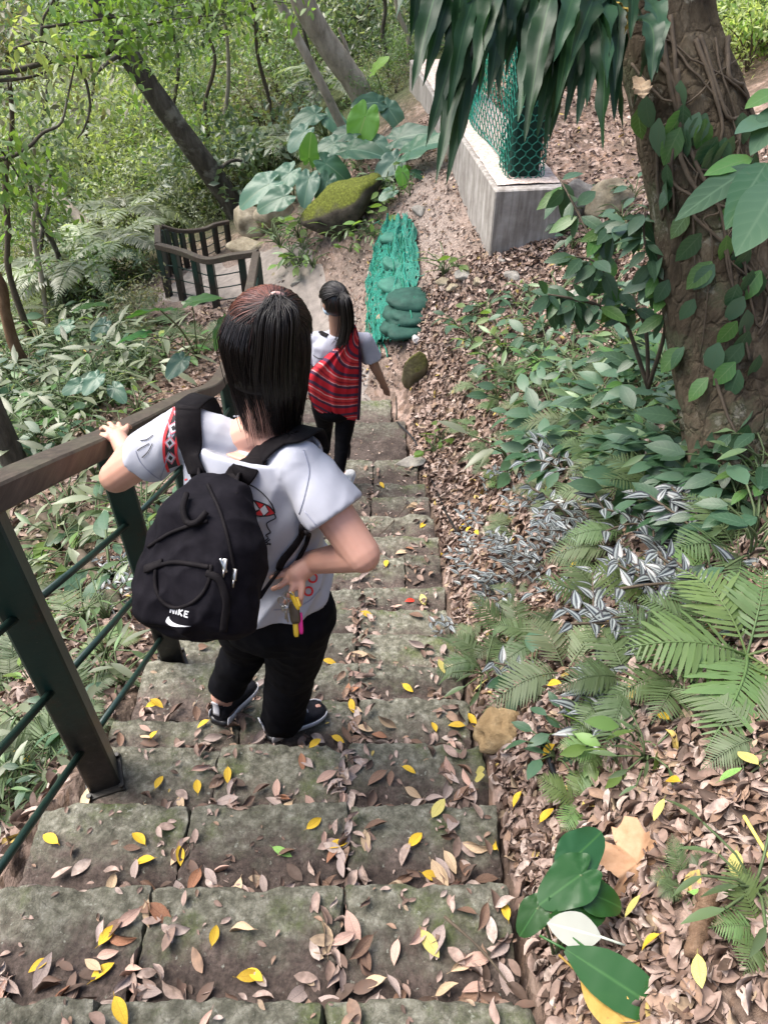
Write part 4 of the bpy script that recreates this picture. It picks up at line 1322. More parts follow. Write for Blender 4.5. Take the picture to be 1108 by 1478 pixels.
rg.append(ring(NB + (-.0, -.0, -.066), .130, .082, R1, F1, 36, 2.0)); rg.append(ring(NB + (0, 0, -.052), .104, .076, R1, F1, 36, 2.0))
mb.loft(rg)
for a, b, t, r0, r1 in ((LS, LE, .52, .060, .068), (RS, RE, .54, .062, .074)):
    d = norm(b - a); e1 = norm(np.cross(d, U1)); e2 = np.cross(d, e1); L = np.linalg.norm(b - a)
    mb.ball(a, (.060, .060, .058))
    mb.cap(NB + (b - NB) * .0 + (a - NB) * .45 + (0, 0, -.045), a, .052, .058)
    mb.loft([ring(a + d * L * q, r, r * .95, e1, e2, 24, 2.1) for q, r in ((-.1, r0 * .8), (.05, r0), (t * .5, (r0 + r1) / 2), (t, r1))])
sh = remesh(mb, 'shirt', .0055, 5, .5, shirt_fold)
B_SHIRT = bvh(sh)
shirt = sh.build('t_shirt', M_SHIRT, p1)
def ring_tube(c, a, b, R_, F_, r, m, parent, nm):
    q = ring(c, a, b, R_, F_, 40, 2.0); q = np.r_[q, q[:1]]
    t_ = MB(); t_.tube(q, r, 6, cap=False); return t_.build(nm, m, parent)
ring_tube(NB + (0, 0, -.049), .100, .073, R1, F1, .0065, M_SHIRT, shirt, 'collar')

# the print on the shirt: banded strip by the left strap, face outline with a diamond headband on the back
seam = fabric('jersey_seam', (.27, .285, .35), (.30, .315, .38))
for l_ in (((438, 650), (446, 680), (440, 715), (432, 742)), ((440, 738), (462, 761), (486, 756), (511, 738)), ((222, 588), (240, 600), (246, 640), (232, 690)), ((196, 650), (204, 668), (222, 686), (236, 694)), ((395, 880), (420, 878), (445, 868), (462, 850))):
    sm_ = MB(); cloth_line(sm_, B_SHIRT, l_, .003, .0012)
    if sm_.n: sm_.build('seam', seam, shirt)
INKS = [M_INK, M_RED, M_PINK, M_WHITE]
band = MB()
cl = spline(np.array([(262, 588, 0), (254, 610, 0), (247, 632, 0), (246, 655, 0), (251, 676, 0), (262, 697, 0)]), 60)[:, :2]
tg = np.gradient(cl, axis=0); tg /= np.linalg.norm(tg, axis=1)[:, None]; sdv = np.c_[tg[:, 1], -tg[:, 0]]
def strip(mbx, off, w, off3, m):
    for i in range(0, 59, 2):
        k = min(i + 2, 59)
        decal(mbx, B_SHIRT, [tuple(cl[i] + sdv[i] * (off - w)), tuple(cl[i] + sdv[i] * (off + w)), tuple(cl[k] + sdv[k] * (off + w)), tuple(cl[k] + sdv[k] * (off - w))], off3, m)
strip(band, 0, 7.0, .0013, 0)
strip(band, 8.8, 1.9, .0016, 1); strip(band, -8.8, 1.9, .0016, 1)
for i in range(5, 58, 11):
    c = cl[i]
    for m_, k, o in ((2, 1.0, .0019), (3, .74, .0023), (0, .40, .0027)):
        decal(band, B_SHIRT, [tuple(c + tg[i] * 10 * k), tuple(c + (sdv[i] * .5 + tg[i] * .5) * 9 * k), tuple(c + sdv[i] * 8.5 * k), tuple(c + (sdv[i] * .5 - tg[i] * .5) * 9 * k), tuple(c - tg[i] * 10 * k),
                                   tuple(c - (sdv[i] * .5 + tg[i] * .5) * 9 * k), tuple(c - sdv[i] * 8.5 * k), tuple(c - (sdv[i] * .5 - tg[i] * .5) * 9 * k)], o, m_)
band.build('diamond_band', INKS, shirt)
face = MB()
def ln(*p, w=.0028): cloth_line(face, B_SHIRT, p, w)
ln((352, 696), (368, 703), (382, 714), (392, 727), (397, 740))
ln((396, 741), (398, 747), (391, 751), (385, 755), (387, 762), (391, 768), (384, 772), (388, 776), (383, 781), (391, 786))
ln((391, 784), (381, 786), (370, 782), (360, 781))
ln((384, 783), (390, 778))
top = np.array([(342, 712), (356, 718), (374, 724), (388, 730), (397, 740)], float); bot = np.array([(344, 731), (356, 738), (372, 744), (386, 744), (397, 741)], float)
tt = spline(np.c_[top, np.zeros(5)], 41)[:, :2]; bb_ = spline(np.c_[bot, np.zeros(5)], 41)[:, :2]
for i in range(0, 40, 2):
    decal(face, B_SHIRT, [tuple(tt[i]), tuple(tt[i + 2]), tuple(bb_[i + 2]), tuple(bb_[i])], .0014, 1)
for ci, hw in ((6, 6), (16, 6), (26, 5)):
    mid = (tt[ci] + bb_[ci]) / 2
    for m_, k, o in ((0, 1.12, .0018), (3, .84, .0022)):
        L_, R__ = (tt[max(0, ci - int(hw))] + bb_[max(0, ci - int(hw))]) / 2, (tt[ci + int(hw)] + bb_[ci + int(hw)]) / 2
        pts = [mid + (q - mid) * k for q in (tt[ci], R__, bb_[ci], L_)]
        decal(face, B_SHIRT, quad_px(*[tuple(q) for q in pts], k=3), o, m_)
ln((342, 712), (356, 718), (374, 724), (388, 730), (397, 740), w=.0032)
ln((344, 731), (356, 738), (372, 744), (386, 744), (397, 741), w=.0032)
face.build('face_print', INKS, shirt)
slv = MB()
for l_ in (((222, 628), (213, 634), (204, 636)), ((216, 640), (205, 646), (199, 650)), ((221, 640), (214, 652), (206, 660))): cloth_line(slv, B_SHIRT, l_, .002)
if slv.n: slv.build('sleeve_print', M_INK, shirt)
for c in ((451, 834), (445, 853)):
    t = np.linspace(0, 6.28, 9); cu = MB()
    cloth_line(cu, B_SHIRT, [(c[0] + 6 * math.cos(q), c[1] + 6 * math.sin(q)) for q in t], .005)
    if cu.n: cu.build('red_curl_print', M_RED, shirt)

# trousers
mb = MB()
mb.loft([ring(PV + U1 * z + R1 * .0, a, b, R1, F1, 28, 2.3) for z, a, b in ((-.13, .13, .105), (-.05, .155, .122), (.03, .152, .118), (.08, .135, .10))])
for a, b, c, r in ((RH, RK, RA, (.098, .080, .070)), (LH, LK, LA, (.095, .076, .060))):
    d2 = norm(c - b)
    cuff = c + d2 * (.025 if a is RH else -.060)
    mb.cap(a, b, r[0], r[1], 18)
    fr = norm(np.cross(d2, F1)); f2 = np.cross(d2, fr)
    q0 = b
    mb.ball(b, r[1])
    mb.loft([ring(q0 + (cuff - q0) * t, w_, w_, fr, f2, 22, 2.0) for t, w_ in ((-.05, r[1] * .92), (.3, r[1] * .94), (.7, r[2] * 1.0), (1, r[2] * 1.02))])
remesh(mb, 'trousers', .0065, 5, .5, fold(11, .0055, (1, 1, .8), 4.)).build('trousers', M_PANTS, p1)
shoe(p1, R_heel, R_toe, U1)
lup = norm(np.array((.1, .27, 1.0)))
shoe(p1, L_heel, L_toe, lup)
TIE = atz(400, 430, 1.465)
make_hair(p1, HC, HR, HF, HU, .91, TIE, .228, [TIE + np.array((.0, -.028, -.012)), TIE + np.array((-.008, -.042, -.07)), TIE + np.array((-.018, -.035, -.13)), TIE + np.array((-.022, -.018, -.20))], n_tail=1900, n_low=4200, n_up=2700, rad=.00085)

# ---- backpack
bp = thing('backpack', 'black canvas backpack worn by the near person, white sports logo near its bottom edge', 'backpack', atz(300, 900, 1.62))
BR = norm(atz(360, 835, 1.555) - atz(240, 805, 1.64)); BU = norm(atz(312, 700, 1.60) - atz(288, 915, 1.64)); BU = norm(BU - BR * (BU @ BR)); BN = np.cross(BR, BU)
if BN @ (np.array((0, 0, CAMZ)) - atz(300, 800, 1.6)) < 0: BN = -BN
BC = atz(297, 812, 1.60)
mb = MB()
rg = []
for u, a, b, o in ((-.150, .060, .030, .0), (-.142, .108, .062, .004), (-.118, .132, .082, .006), (-.07, .140, .092, .008), (-.01, .136, .090, .006), (.05, .122, .082, .0), (.10, .100, .070, -.006), (.140, .078, .052, -.012), (.165, .058, .036, -.018), (.176, .03, .018, -.02)):
    rg.append(ring(BC + BU * u + BN * o + BR * (-.006 * (u < 0)), a, b, BR, BN, 40, 2.6))
mb.loft(rg)
# rounded front pocket and soft side bulges
mb.loft([ring(BC + BU * u + BN * .058 - BR * .022, a, b, BR, BN, 30, 2.3) for u, a, b in ((-.128, .05, .02), (-.118, .085, .045), (-.07, .10, .060), (-.01, .092, .052), (.02, .07, .034), (.032, .04, .015))])
def bagfold(q, n):
    s = Vector((q.x * 8, q.y * 8, q.z * 4.5))
    a = 1 - 2 * abs(noise.noise(s)); b_ = 1 - 2 * abs(noise.noise(s * 2.2 + Vector((9, 1, 0))))
    return .015 * a + .008 * b_ - .008
sk = remesh(mb, 'sack', .005, 4, .5, bagfold)
B_BAG = bvh(sk)
sack = sk.build('sack', M_BLACKBAG, bp)
def bagline(px, wid, thick, nm, m, off=.002, n=26, rnd=True):
    p2 = spline(np.array([(x, y, 0) for x, y in px], float), n)[:, :2]
    P, Nn = [], []
    for x, y in p2:
        h = B_BAG.ray_cast(Vector((0, 0, CAMZ)), Vector(norm(ray(x, y))))
        if h[0] is None: continue
        P.append(np.array(h[0]) + np.array(h[1]) * off); Nn.append(np.array(h[1]))
    if len(P) < 3: return
    P, Nn = np.array(P), np.array(Nn)
    k = np.ones(5) / 5
    for c in range(3):
        P[2:-2, c] = np.convolve(P[:, c], k, 'valid'); Nn[2:-2, c] = np.convolve(Nn[:, c], k, 'valid')
    mb = MB()
    if rnd: mb.tube(P, wid / 2, 8)
    else: mb.ribbon(P, Nn, wid, thick)
    return mb.build(nm, m, bp)
bagline([(226, 815), (225, 850), (238, 872), (262, 878), (290, 862), (304, 836), (306, 815)], .008, 0, 'pocket_seam', M_STRAP)
bagline([(228, 818), (250, 812), (280, 815), (303, 818)], .010, 0, 'pocket_flap_edge', M_STRAP)
bagline([(300, 826), (318, 838), (326, 870), (322, 910)], .016, .006, 'compression_strap', M_STRAP, .004, rnd=False)
bagline([(212, 822), (228, 816), (236, 812)], .018, .006, 'compression_strap', M_STRAP, .004, rnd=False)
bagline([(215, 790), (245, 770), (280, 757), (300, 752)], .008, 0, 'top_flap_seam', M_STRAP)
bagline([(300, 700), (318, 740), (332, 790), (340, 840)], .007, 0, 'side_seam', M_STRAP)
bagline([(318, 806), (326, 826)], .007, 0, 'zip', M_METAL, .003, n=8)
for c in ((323, 815), (336, 829)):
    h = B_BAG.ray_cast(Vector((0, 0, CAMZ)), Vector(norm(ray(*c))))
    if h[0] is not None:
        q = np.array(h[0]) + np.array(h[1]) * .006
        mb = MB(); mb.box(q, (.005, .012, .002), (BR, BU, BN), bev=.001); mb.tube([q - BU * .008, q - BU * .026], .0022, 6); mb.build('zip_puller', M_METAL, bp)
# haul loop standing at the top of the sack
for pts in ([(272, 720), (268, 738), (276, 752), (290, 754), (300, 744)],):
    P = []
    for x, y in pts:
        h = B_BAG.ray_cast(Vector((0, 0, CAMZ)), Vector(norm(ray(x, y)))); P.append(np.array(h[0]) + np.array(h[1]) * .012)
    mb = MB(); mb.tube(spline(P, 18), .0065, 8); mb.build('haul_loop', M_STRAP, bp)
# shoulder straps lying on the shirt
def strap(px, wid, nm='shoulder_strap', start=None, end=None):
    p2 = spline(np.array([(x, y, 0) for x, y in px], float), 40)[:, :2]
    P, Nn = [], []
    for x, y in p2:
        h = B_SHIRT.ray_cast(Vector((0, 0, CAMZ)), Vector(norm(ray(x, y))))
        if h[0] is None: continue
        P.append(np.array(h[0]) + np.array(h[1]) * .008); Nn.append(np.array(h[1]))
    P, Nn = np.array(P), np.array(Nn)
    k = np.ones(7) / 7
    for c in range(3):
        P[3:-3, c] = np.convolve(P[:, c], k, 'valid'); Nn[3:-3, c] = np.convolve(Nn[:, c], k, 'valid')
    if end is not None:
        e0 = P[-1]
        E_ = np.array(end[0]) if len(end[0]) == 1 else np.array([e0 + F1 * .03 + U1 * .004, e0 + F1 * .06 - U1 * .02, e0 + F1 * .085 - U1 * .09])
        P = np.r_[P, E_]; Nn = np.r_[Nn, np.array(end[1])[:len(E_)] if len(E_) == 1 else np.array([U1 + F1 * .25, norm(U1 + F1), F1])]
    if start is not None:
        P = np.r_[start[0], P]; Nn = np.r_[start[1], Nn]
    ii = np.unique(np.r_[0, np.arange(2 if start is not None else 0, len(P), 4), len(P) - 1]); P, Nn = spline(P[ii], 60), spline(Nn[ii], 60)
    mb = MB(); mb.ribbon(P, Nn, wid, .007); mb.build(nm, M_STRAP, bp)
bt = BC + BU * .155
f_l = np.array([LS * .45 + NB * .55 + F1 * .05 + (0, 0, .0), LS * .45 + NB * .55 + F1 * .115 - U1 * .05, LS * .45 + NB * .55 + F1 * .13 - U1 * .16])
f_r = np.array([RS * .5 + NB * .5 + F1 * .06, RS * .5 + NB * .5 + F1 * .115 - U1 * .06, RS * .5 + NB * .5 + F1 * .13 - U1 * .16])
strap([(292, 690), (284, 672), (277, 648), (272, 620), (271, 600), (273, 586)], .056, start=([bt - BR * .045 - BU * .02], [BN]), end=(f_l, np.array([F1 * .3 + U1, F1, F1])))
strap([(340, 694), (352, 682), (372, 663), (395, 647), (415, 638), (434, 634)], .058, start=([bt + BR * .045 - BU * .02], [BN]), end=(f_r, np.array([F1 * .3 + U1, F1, F1])))
strap([(440, 758), (425, 785), (408, 808), (398, 826)], .018, 'lower_strap', end=([BC + BR * .115 - BU * .085], [BN]))
strap([(446, 765), (440, 780), (432, 797), (428, 806)], .014, 'lower_strap')
# logo: four slanted letters over a tick
ml = MB()
def to_bag(x, y, off=.0025):
    h = B_BAG.ray_cast(Vector((0, 0, CAMZ)), Vector(norm(ray(x, y))))
    return np.array(h[0]) + np.array(h[1]) * off
lo, lu, lv = np.array((247., 884.)), np.array((24., 7.0)), np.array((1.5, -9.0))     # baseline start, direction of writing, letter height
def lp(a, b): return lo + lu * a + lv * b
def stroke(a, b, w=2.0):
    a, b = lp(*a), lp(*b); d = b - a; d = d / np.linalg.norm(d); s_ = np.array((-d[1], d[0])) * w / 2
    q = [to_bag(*(a + s_)), to_bag(*(b + s_)), to_bag(*(b - s_)), to_bag(*(a - s_))]
    ml.add(np.array(q), [(0, 1, 2, 3)], .5)
for st in (((0, 0), (0, 1)), ((0, 1), (.22, 0)), ((.22, 0), (.22, 1)), ((.36, 0), (.36, 1)), ((.50, 0), (.50, 1)), ((.50, .45), (.70, 1)), ((.52, .5), (.72, 0)), ((.84, 0), (.84, 1)), ((.84, .06), (1.04, .06)), ((.84, .52), (1.0, .52)), ((.84, .94), (1.04, .94))):
    stroke(*st)
up_ = spline(np.array([(276, 903, 0), (262, 902, 0), (252, 898.5, 0), (246, 893, 0), (245.5, 889.5, 0)], float), 14)[:, :2]
dn_ = spline(np.array([(276, 903, 0), (262, 904.5, 0), (250, 903.5, 0), (240.5, 898, 0), (243, 890.5, 0)], float), 14)[:, :2]
q = np.array([to_bag(*p) for p in np.r_[up_, dn_]])
ml.add(q, [(i, i + 1, 14 + i + 1, 14 + i) for i in range(13)], .5)
ml.build('logo', M_WHITE, bp, smooth=False)

# ---- key bunch held in the right hand
kb = thing('key_bunch', 'bunch of keys with yellow, brown and magenta tags hanging from the hand', 'keys', atz(428, 862, 1.765))
kz = 1.75
def ringm(c, r, rad, nm, m):
    t = np.linspace(0, 2 * math.pi, 22); e1 = norm(np.array((1, -.3, .2))); e2 = norm(np.cross(e1, (0, -1, .3)))
    mb = MB(); mb.tube(np.array([c + (e1 * math.cos(q) + e2 * math.sin(q)) * r for q in t]), rad, 7, cap=False); mb.build(nm, m, kb)
ringm(atz(408, 868, kz), .012, .0018, 'key_ring', M_METAL); ringm(atz(412, 880, kz), .009, .0016, 'key_ring', M_METAL); ringm(atz(418, 860, kz), .010, .0016, 'key_ring', M_METAL)
def tagstrip(a, b, w, th, nm, m):
    A, B_ = atz(*a), atz(*b); mb = MB()
    P = spline([A, (A + B_) / 2 + (0, -.003, 0), B_], 8); mb.ribbon(P, np.tile(norm((0, -1, .5)), (8, 1)), [w * .8, w, w, w, w, w, w * .95, w * .7], th); mb.build(nm, m, kb)
tagstrip((420, 855, kz), (431, 880, kz - .01), .011, .004, 'yellow_tag', M_YEL)
tagstrip((428, 862, kz), (433, 876, kz - .012), .010, .004, 'yellow_tag', M_YEL)
tagstrip((424, 868, kz - .004), (427, 900, kz - .008), .024, .007, 'key_case', simple('brown_leather', (.045, .03, .015), (.09, .06, .03), 50, .5))
tagstrip((426, 896, kz - .006), (428, 919, kz - .006), .012, .005, 'yellow_tag', M_YEL)
tagstrip((433, 884, kz), (435, 915, kz), .011, .005, 'magenta_tag', M_MAG)
for a, b in (((410, 874, kz), (416, 898, kz)), ((414, 874, kz), (412, 894, kz))):
    mb = MB(); A, B_ = atz(*a), atz(*b); mb.ribbon(np.array([A, A * .7 + B_ * .3, A * .68 + B_ * .32, B_]), np.tile(norm((0, -1, .4)), (4, 1)), [.012, .014, .005, .004], .002); mb.build('key', M_METAL, kb)

# ================================================================== the far person
YW2 = R(4)
R2 = np.array((math.cos(YW2), math.sin(YW2), 0)); F2 = np.array((-math.sin(YW2), math.cos(YW2), 0))
zt = S(-.3, 4.3)
p2 = thing('person', 'person with long ponytail and black leggings farther down the stairs', 'person', (-.30, 4.35, zt))
H2 = aty(483, 436, 4.40)
HY2 = R(28)
HR2 = np.array((math.cos(HY2), math.sin(HY2), 0)); HF2 = norm(np.array((-math.sin(HY2), math.cos(HY2), 0)) - U1 * .18); HU2 = np.cross(HR2, HF2)
def Q(px, py, y): return aty(px, py, y)
nb2 = Q(487, 478, 4.42); ls2, rs2 = Q(458, 490, 4.46), Q(527, 492, 4.40)
pv2 = Q(484, 588, 4.45); w2 = Q(486, 545, 4.44)
rf, lf2 = W(-.285, 4.35, CAMZ - S(-.285, 4.35)), W(-.435, 4.62, CAMZ - S(-.4, 4.62))
ra2, la2 = Q(489, 683, 4.36), Q(468, 652, 4.60)
rk2, lk2 = Q(495, 632, 4.44), Q(469, 615, 4.60)
rh2, lh2 = pv2 + R2 * .085, pv2 - R2 * .085
re2, rw2 = Q(541, 530, 4.42), Q(552, 552, 4.50)
le2, lw2 = Q(448, 535, 4.55), Q(452, 565, 4.62)
mb = MB()
head_mass(mb, H2, HR2, HF2, HU2, .96)
mb.cap(H2 - HU2 * .06, nb2 + (0, 0, -.02), .048, .052)
mb.loft([ring(pv2 + (w2 - pv2) * t + (nb2 - w2) * k, a, b, R2, F2) for t, k, a, b in ((-.2, 0, .12, .09), (.2, 0, .145, .10), (1, 0, .115, .08), (1, .45, .135, .09), (1, .8, .14, .075), (1, .95, .06, .05))])
for a, b, c in ((rs2, re2, rw2), (ls2, le2, lw2)):
    mb.cap(a, b, .043, .034); mb.cap(b, c, .034, .025)
    d = norm(c - b); e1 = norm(np.cross(d, U1)); e2 = np.cross(e1, d); pl = c + d * .055
    mb.cap(c, pl, .025, .024)
    for k in range(4):
        s_ = (k - 1.5) * .015; q = pl + e1 * s_
        mb.cap(pl, q + d * .02, .018, .010); finger(mb, [q + d * .02, q + d * .048 - U1 * .010, q + d * (.062 + .004 * (1.5 - abs(k - 1.5))) - U1 * .030], .009, .007)
    finger(mb, [c + d * .02 - e1 * .018, c + d * .05 - e1 * .034, c + d * .07 - e1 * .034 - U1 * .012], .010, .008)
for h_, k_, a_, f_ in ((rh2, rk2, ra2, rf), (lh2, lk2, la2, lf2)):
    mb.cap(h_, k_, .074, .050); mb.cap(k_, a_, .048, .031); mb.cap(a_, f_ + U1 * .04, .031, .03); mb.cap(f_ + U1 * .035, f_ + F2 * .13 + U1 * .028, .029, .022)
body2 = remesh(mb, 'body', .006, 4).build('body', M_SKIN2, p2)
face_parts(p2, body2, H2, HR2, HF2, HU2, .96)
mb = MB()
mb.loft([ring(pv2 + (w2 - pv2) * t + (nb2 - w2) * k, a, b, R2, F2, 32, 2.3) for t, k, a, b in ((.45, 0, .160, .116), (.52, 0, .158, .114), (.7, 0, .155, .112), (1, .1, .152, .108), (1, .5, .162, .108), (1, .75, .160, .095), (1, .9, .10, .075), (1, .965, .075, .06))])
for a, b, t in ((ls2, le2, .62), (rs2, re2, .66)):
    d = norm(b - a); e1 = norm(np.cross(d, U1)); e2 = np.cross(d, e1); L = np.linalg.norm(b - a)
    mb.ball(a, .055); mb.cap(nb2 * .5 + a * .5 - U1 * .03, a, .05, .054)
    mb.loft([ring(a + d * L * q, r, r, e1, e2, 20, 2.0) for q, r in ((-.1, .05), (.1, .058), (t, .068))])
sh2 = remesh(mb, 'shirt', .007, 4, .5, fold(9, .005, (1, 1, .7), 2.))
B_S2 = bvh(sh2)
M_SHIRT2 = fabric('grey_white_jersey', (.31, .315, .37), (.36, .365, .42))
s2 = sh2.build('t_shirt', M_SHIRT2, p2)
mk2 = MB()
for l_ in (((484, 506), (488, 499), (494, 497), (498, 501), (490, 504), (482, 510)), ((452, 512), (460, 517), (472, 517), (483, 515)), ((448, 524), (452, 530))):
    cloth_line(mk2, B_S2, l_, .006, .003)
mk2.build('black_print', M_INK, s2)
mb = MB()
mb.cap(rh2 + U1 * .02, rk2, .083, .060, 18); mb.cap(rk2, ra2 + (rk2 - ra2) * .08, .058, .041, 18); mb.cap(lh2 + U1 * .02, lk2, .083, .060, 18); mb.cap(lk2, la2 + (lk2 - la2) * .08, .058, .041, 18)
mb.ball(pv2, (.155, .115, .10), (R2, F2, U1))
remesh(mb, 'leg', .007, 4, .5, fold(14, .003, (1, 1, 2))).build('leggings', M_PANTS, p2)
shoe(p2, rf - F2 * .05, rf + norm(F2 + R2 * .25) * .19, U1, sole_m=M_WHITE, upper_m=simple('white_canvas', (.55, .54, .52), (.68, .67, .65), 30, .8), stripe=False)
shoe(p2, lf2 - F2 * .05, lf2 + norm(F2 - R2 * .2) * .19, U1, sole_m=M_WHITE, upper_m=simple('dark_canvas', (.03, .025, .025), (.06, .05, .05), 30, .8), stripe=False)
TIE2 = H2 - HF2 * .085 + HU2 * .075 + R2 * .02
make_hair(p2, H2, HR2, HF2, HU2, .96, TIE2, .10, [TIE2 + np.array((.02, -.045, -.02)), TIE2 + np.array((.03, -.055, -.15)), TIE2 + np.array((.01, -.05, -.27)), TIE2 + np.array((-.025, -.045, -.36))], n_low=0, n_up=900, n_tail=420, reddish=False, tie_m=M_INK, rad=.0026, low=False)
mb = MB(); mb.loft([ring(H2 + HF2 * .036 - HU2 * (.02 + .055 * t), .058 + .008 * math.sin(3.14 * t), .066 - .008 * t, HR2, HF2, 26, 2.0) for t in (0, .3, .6, 1)])
mb.build('face_mask', simple('mask_blue', (.36, .48, .60), (.46, .58, .68), 20, .8), p2)
mb = MB()
cloth_line(mb, B_S2, ((458, 476), (466, 482), (473, 485)), .03, .004, 0, 10)
if mb.n: mb.build('dark_strap', M_STRAP, p2)

# ---- red woven sling bag across the far person's back
def make_weave():
    m, nt, b = mat('red_weave', .85, .2)
    a = lf(nt)
    ad = nt.nodes.new('ShaderNodeMath'); ad.operation = 'MULTIPLY_ADD'; ad.inputs[1].default_value = .035
    nt.links.new(noise_tex(nt, coords(nt, 1), 9, 4), ad.inputs[0]); nt.links.new(a[2], ad.inputs[2])
    md = nt.nodes.new('ShaderNodeMath'); md.operation = 'FRACT'
    ml_ = nt.nodes.new('ShaderNodeMath'); ml_.operation = 'MULTIPLY'; ml_.inputs[1].default_value = 4.6
    nt.links.new(ad.outputs[0], ml_.inputs[0]); nt.links.new(ml_.outputs[0], md.inputs[0])
    red, dk, pk, rr = (.46, .018, .03), (.075, .03, .06), (.62, .28, .28), (.55, .04, .045)
    c = ramp(nt, md.outputs[0], [(0, red), (.16, dk), (.30, red), (.40, pk), (.45, rr), (.58, (.30, .016, .03)), (.66, rr), (.74, pk), (.78, dk), (.90, red)], 'CONSTANT')
    nt.links.new(c, b.inputs['Base Color'])
    bump(nt, b, noise_tex(nt, coords(nt, 1, sc3=(300, 300, 120)), 1, 2), .4, .003)
    return m
M_WEAVE = make_weave()
sb = thing('sling_bag', 'red striped woven cloth bag slung across the back of the far person', 'bag', Q(485, 600, 4.25))
Lc = spline(np.array([(512, 472, 0), (492, 495, 0), (468, 515, 0), (448, 534, 0), (443, 550, 0), (446, 572, 0), (456, 592, 0), (476, 602, 0)], float), 30)[:, :2]
Rc = spline(np.array([(515, 473, 0), (518, 490, 0), (519, 510, 0), (520, 530, 0), (520, 550, 0), (519, 575, 0), (517, 600, 0), (512, 607, 0)], float), 30)[:, :2]
front, back, att = [], [], []
for i in range(30):
    for j_ in range(22):
        u = j_ / 21
        x, y = Lc[i] * (1 - u) + Rc[i] * u
        bul = (math.sin(math.pi * u) ** .5) * math.sin(math.pi * min(1, .08 + i / 30)) ** .6
        pl = math.sin(math.pi * u) ** .6 * min(1, (29 - i) / 4) * .024 * (1 - 2 * abs(noise.noise(Vector((u * 5 + i * .05, i * .05 - u * 2.5, 0))))) + .010 * noise.noise(Vector((u * 14, i * .2 - u * 3, 3)))
        yb = 4.345 + .06 * (i / 29)
        front.append(aty(x, y, yb - .035 - .085 * bul + pl)); back.append(aty(x, y, yb + .02 + .02 * bul))
        att.append((.5, u, (y - 470) / 140 + .10 * (1 - u) - .02 + .05 * math.sin(u * 4 + i * .12)))
mb = MB()
i, jj = np.meshgrid(np.arange(29), np.arange(21), indexing='ij')
f_ = np.stack([i * 22 + jj, i * 22 + jj + 1, (i + 1) * 22 + jj + 1, (i + 1) * 22 + jj], -1).reshape(-1, 4)
n0 = 30 * 22
bd = [(0, j_) for j_ in range(22)] + [(i_, 21) for i_ in range(1, 30)] + [(29, j_) for j_ in range(20, -1, -1)] + [(i_, 0) for i_ in range(28, 0, -1)]
bi = [a * 22 + b for a, b in bd]
side = np.array([(bi[k], bi[k - 1], bi[k - 1] + n0, bi[k] + n0) for k in range(len(bi))])
mb.add(np.r_[np.array(front), np.array(back)], np.r_[f_[:, ::-1], f_ + n0, side], att=np.array(att + att))
mb.build('cloth_pouch', M_WEAVE, sb)
mb = MB(); P = [Q(517, 606, 4.33), Q(519, 570, 4.31), Q(520, 530, 4.31), Q(517, 495, 4.31), Q(512, 473, 4.33), Q(508, 468, 4.40)]
mb.ribbon(spline(P, 24), np.tile(np.array((.3, -1, .2)), (24, 1)), .022, .006, rnd=.5); mb.build('edge_strap', fabric('dark_weave', (.03, .015, .03), (.06, .03, .05)), sb)
mb = MB(); P = [Q(508, 470, 4.38), Q(500, 468, 4.46), Q(492, 482, 4.55), Q(470, 520, 4.58)]
mb.ribbon(spline(P, 16), np.tile(np.array((0, .6, 1)), (16, 1)), .06, .006, rnd=.5); mb.build('shoulder_band', M_WEAVE, sb)
# ------------------------------------------------------------------ labels: where a thing stands, told by its neighbours
LAND = [((492, 322), 'the mossy boulder'), ((570, 420), 'the green netting'), ((755, 300), 'the square end of the wall'), ((640, 190), 'the concrete wall'), ((362, 338), 'the pale rock'),
        ((290, 370), 'the wavy railing'), ((300, 325), 'the far railing'), ((300, 250), 'the leaning trunk'), ((598, 552), 'the standing stone'), ((722, 1058), 'the tan rock'), ((1040, 430), 'the big trunk'),
        ((815, 1270), 'the big heart shaped leaves'), ((915, 1250), 'the lobed dead leaf'), ((650, 720), 'the black hose'), ((190, 800), 'the second near post'), ((80, 950), 'the nearest post'), ((90, 690), 'the near end of the handrail'),
        ((250, 560), 'the middle of the handrail'), ((500, 200), 'the elephant ears'), ((420, 80), 'the twin slim trunks'), ((60, 120), 'the bare overhanging branch'), ((20, 470), 'the crooked sapling at the left edge'), ((960, 830), 'the large bright fern'),
        ((885, 620), 'the heart leaved creeper'), ((840, 400), 'the twiggy shrub'), ((1000, 1340), 'the brown broken stick'), ((120, 800), 'the fallen log'), ((130, 320), 'the fallen thin trunk'), ((540, 600), 'the foot of the stairs'), ((200, 60), 'the bright sprays overhead')]
USED = {}
def where(px, py, desc, skip=None):
    o = sorted(LAND, key=lambda l: (l[0][0] - px) ** 2 + (l[0][1] - py) ** 2)
    o = [l for l in o if l[1] != skip]
    def rel(l):
        dx, dy = px - l[0][0], py - l[0][1]
        d = math.hypot(dx, dy)
        w = ('right of' if dx > 0 else 'left of') if abs(dx) > abs(dy) else ('below' if dy > 0 else 'above')
        return (('close ' if d < 45 else 'far ' if d > 170 else '') + w + ' ' + l[1])
    for a in o[:3]:
        t = desc + ' ' + rel(a)
        if t not in USED: break
    else:
        for a in o[:4]:
            for b in o[:5]:
                if a is b: continue
                t = desc + ' ' + rel(a) + ' and ' + rel(b)
                if t not in USED and len(t.split()) <= 16: break
            else: continue
            break
    w = t.split()
    if len(w) > 16: t = ' '.join(w[:16])
    USED[t] = 1
    return t

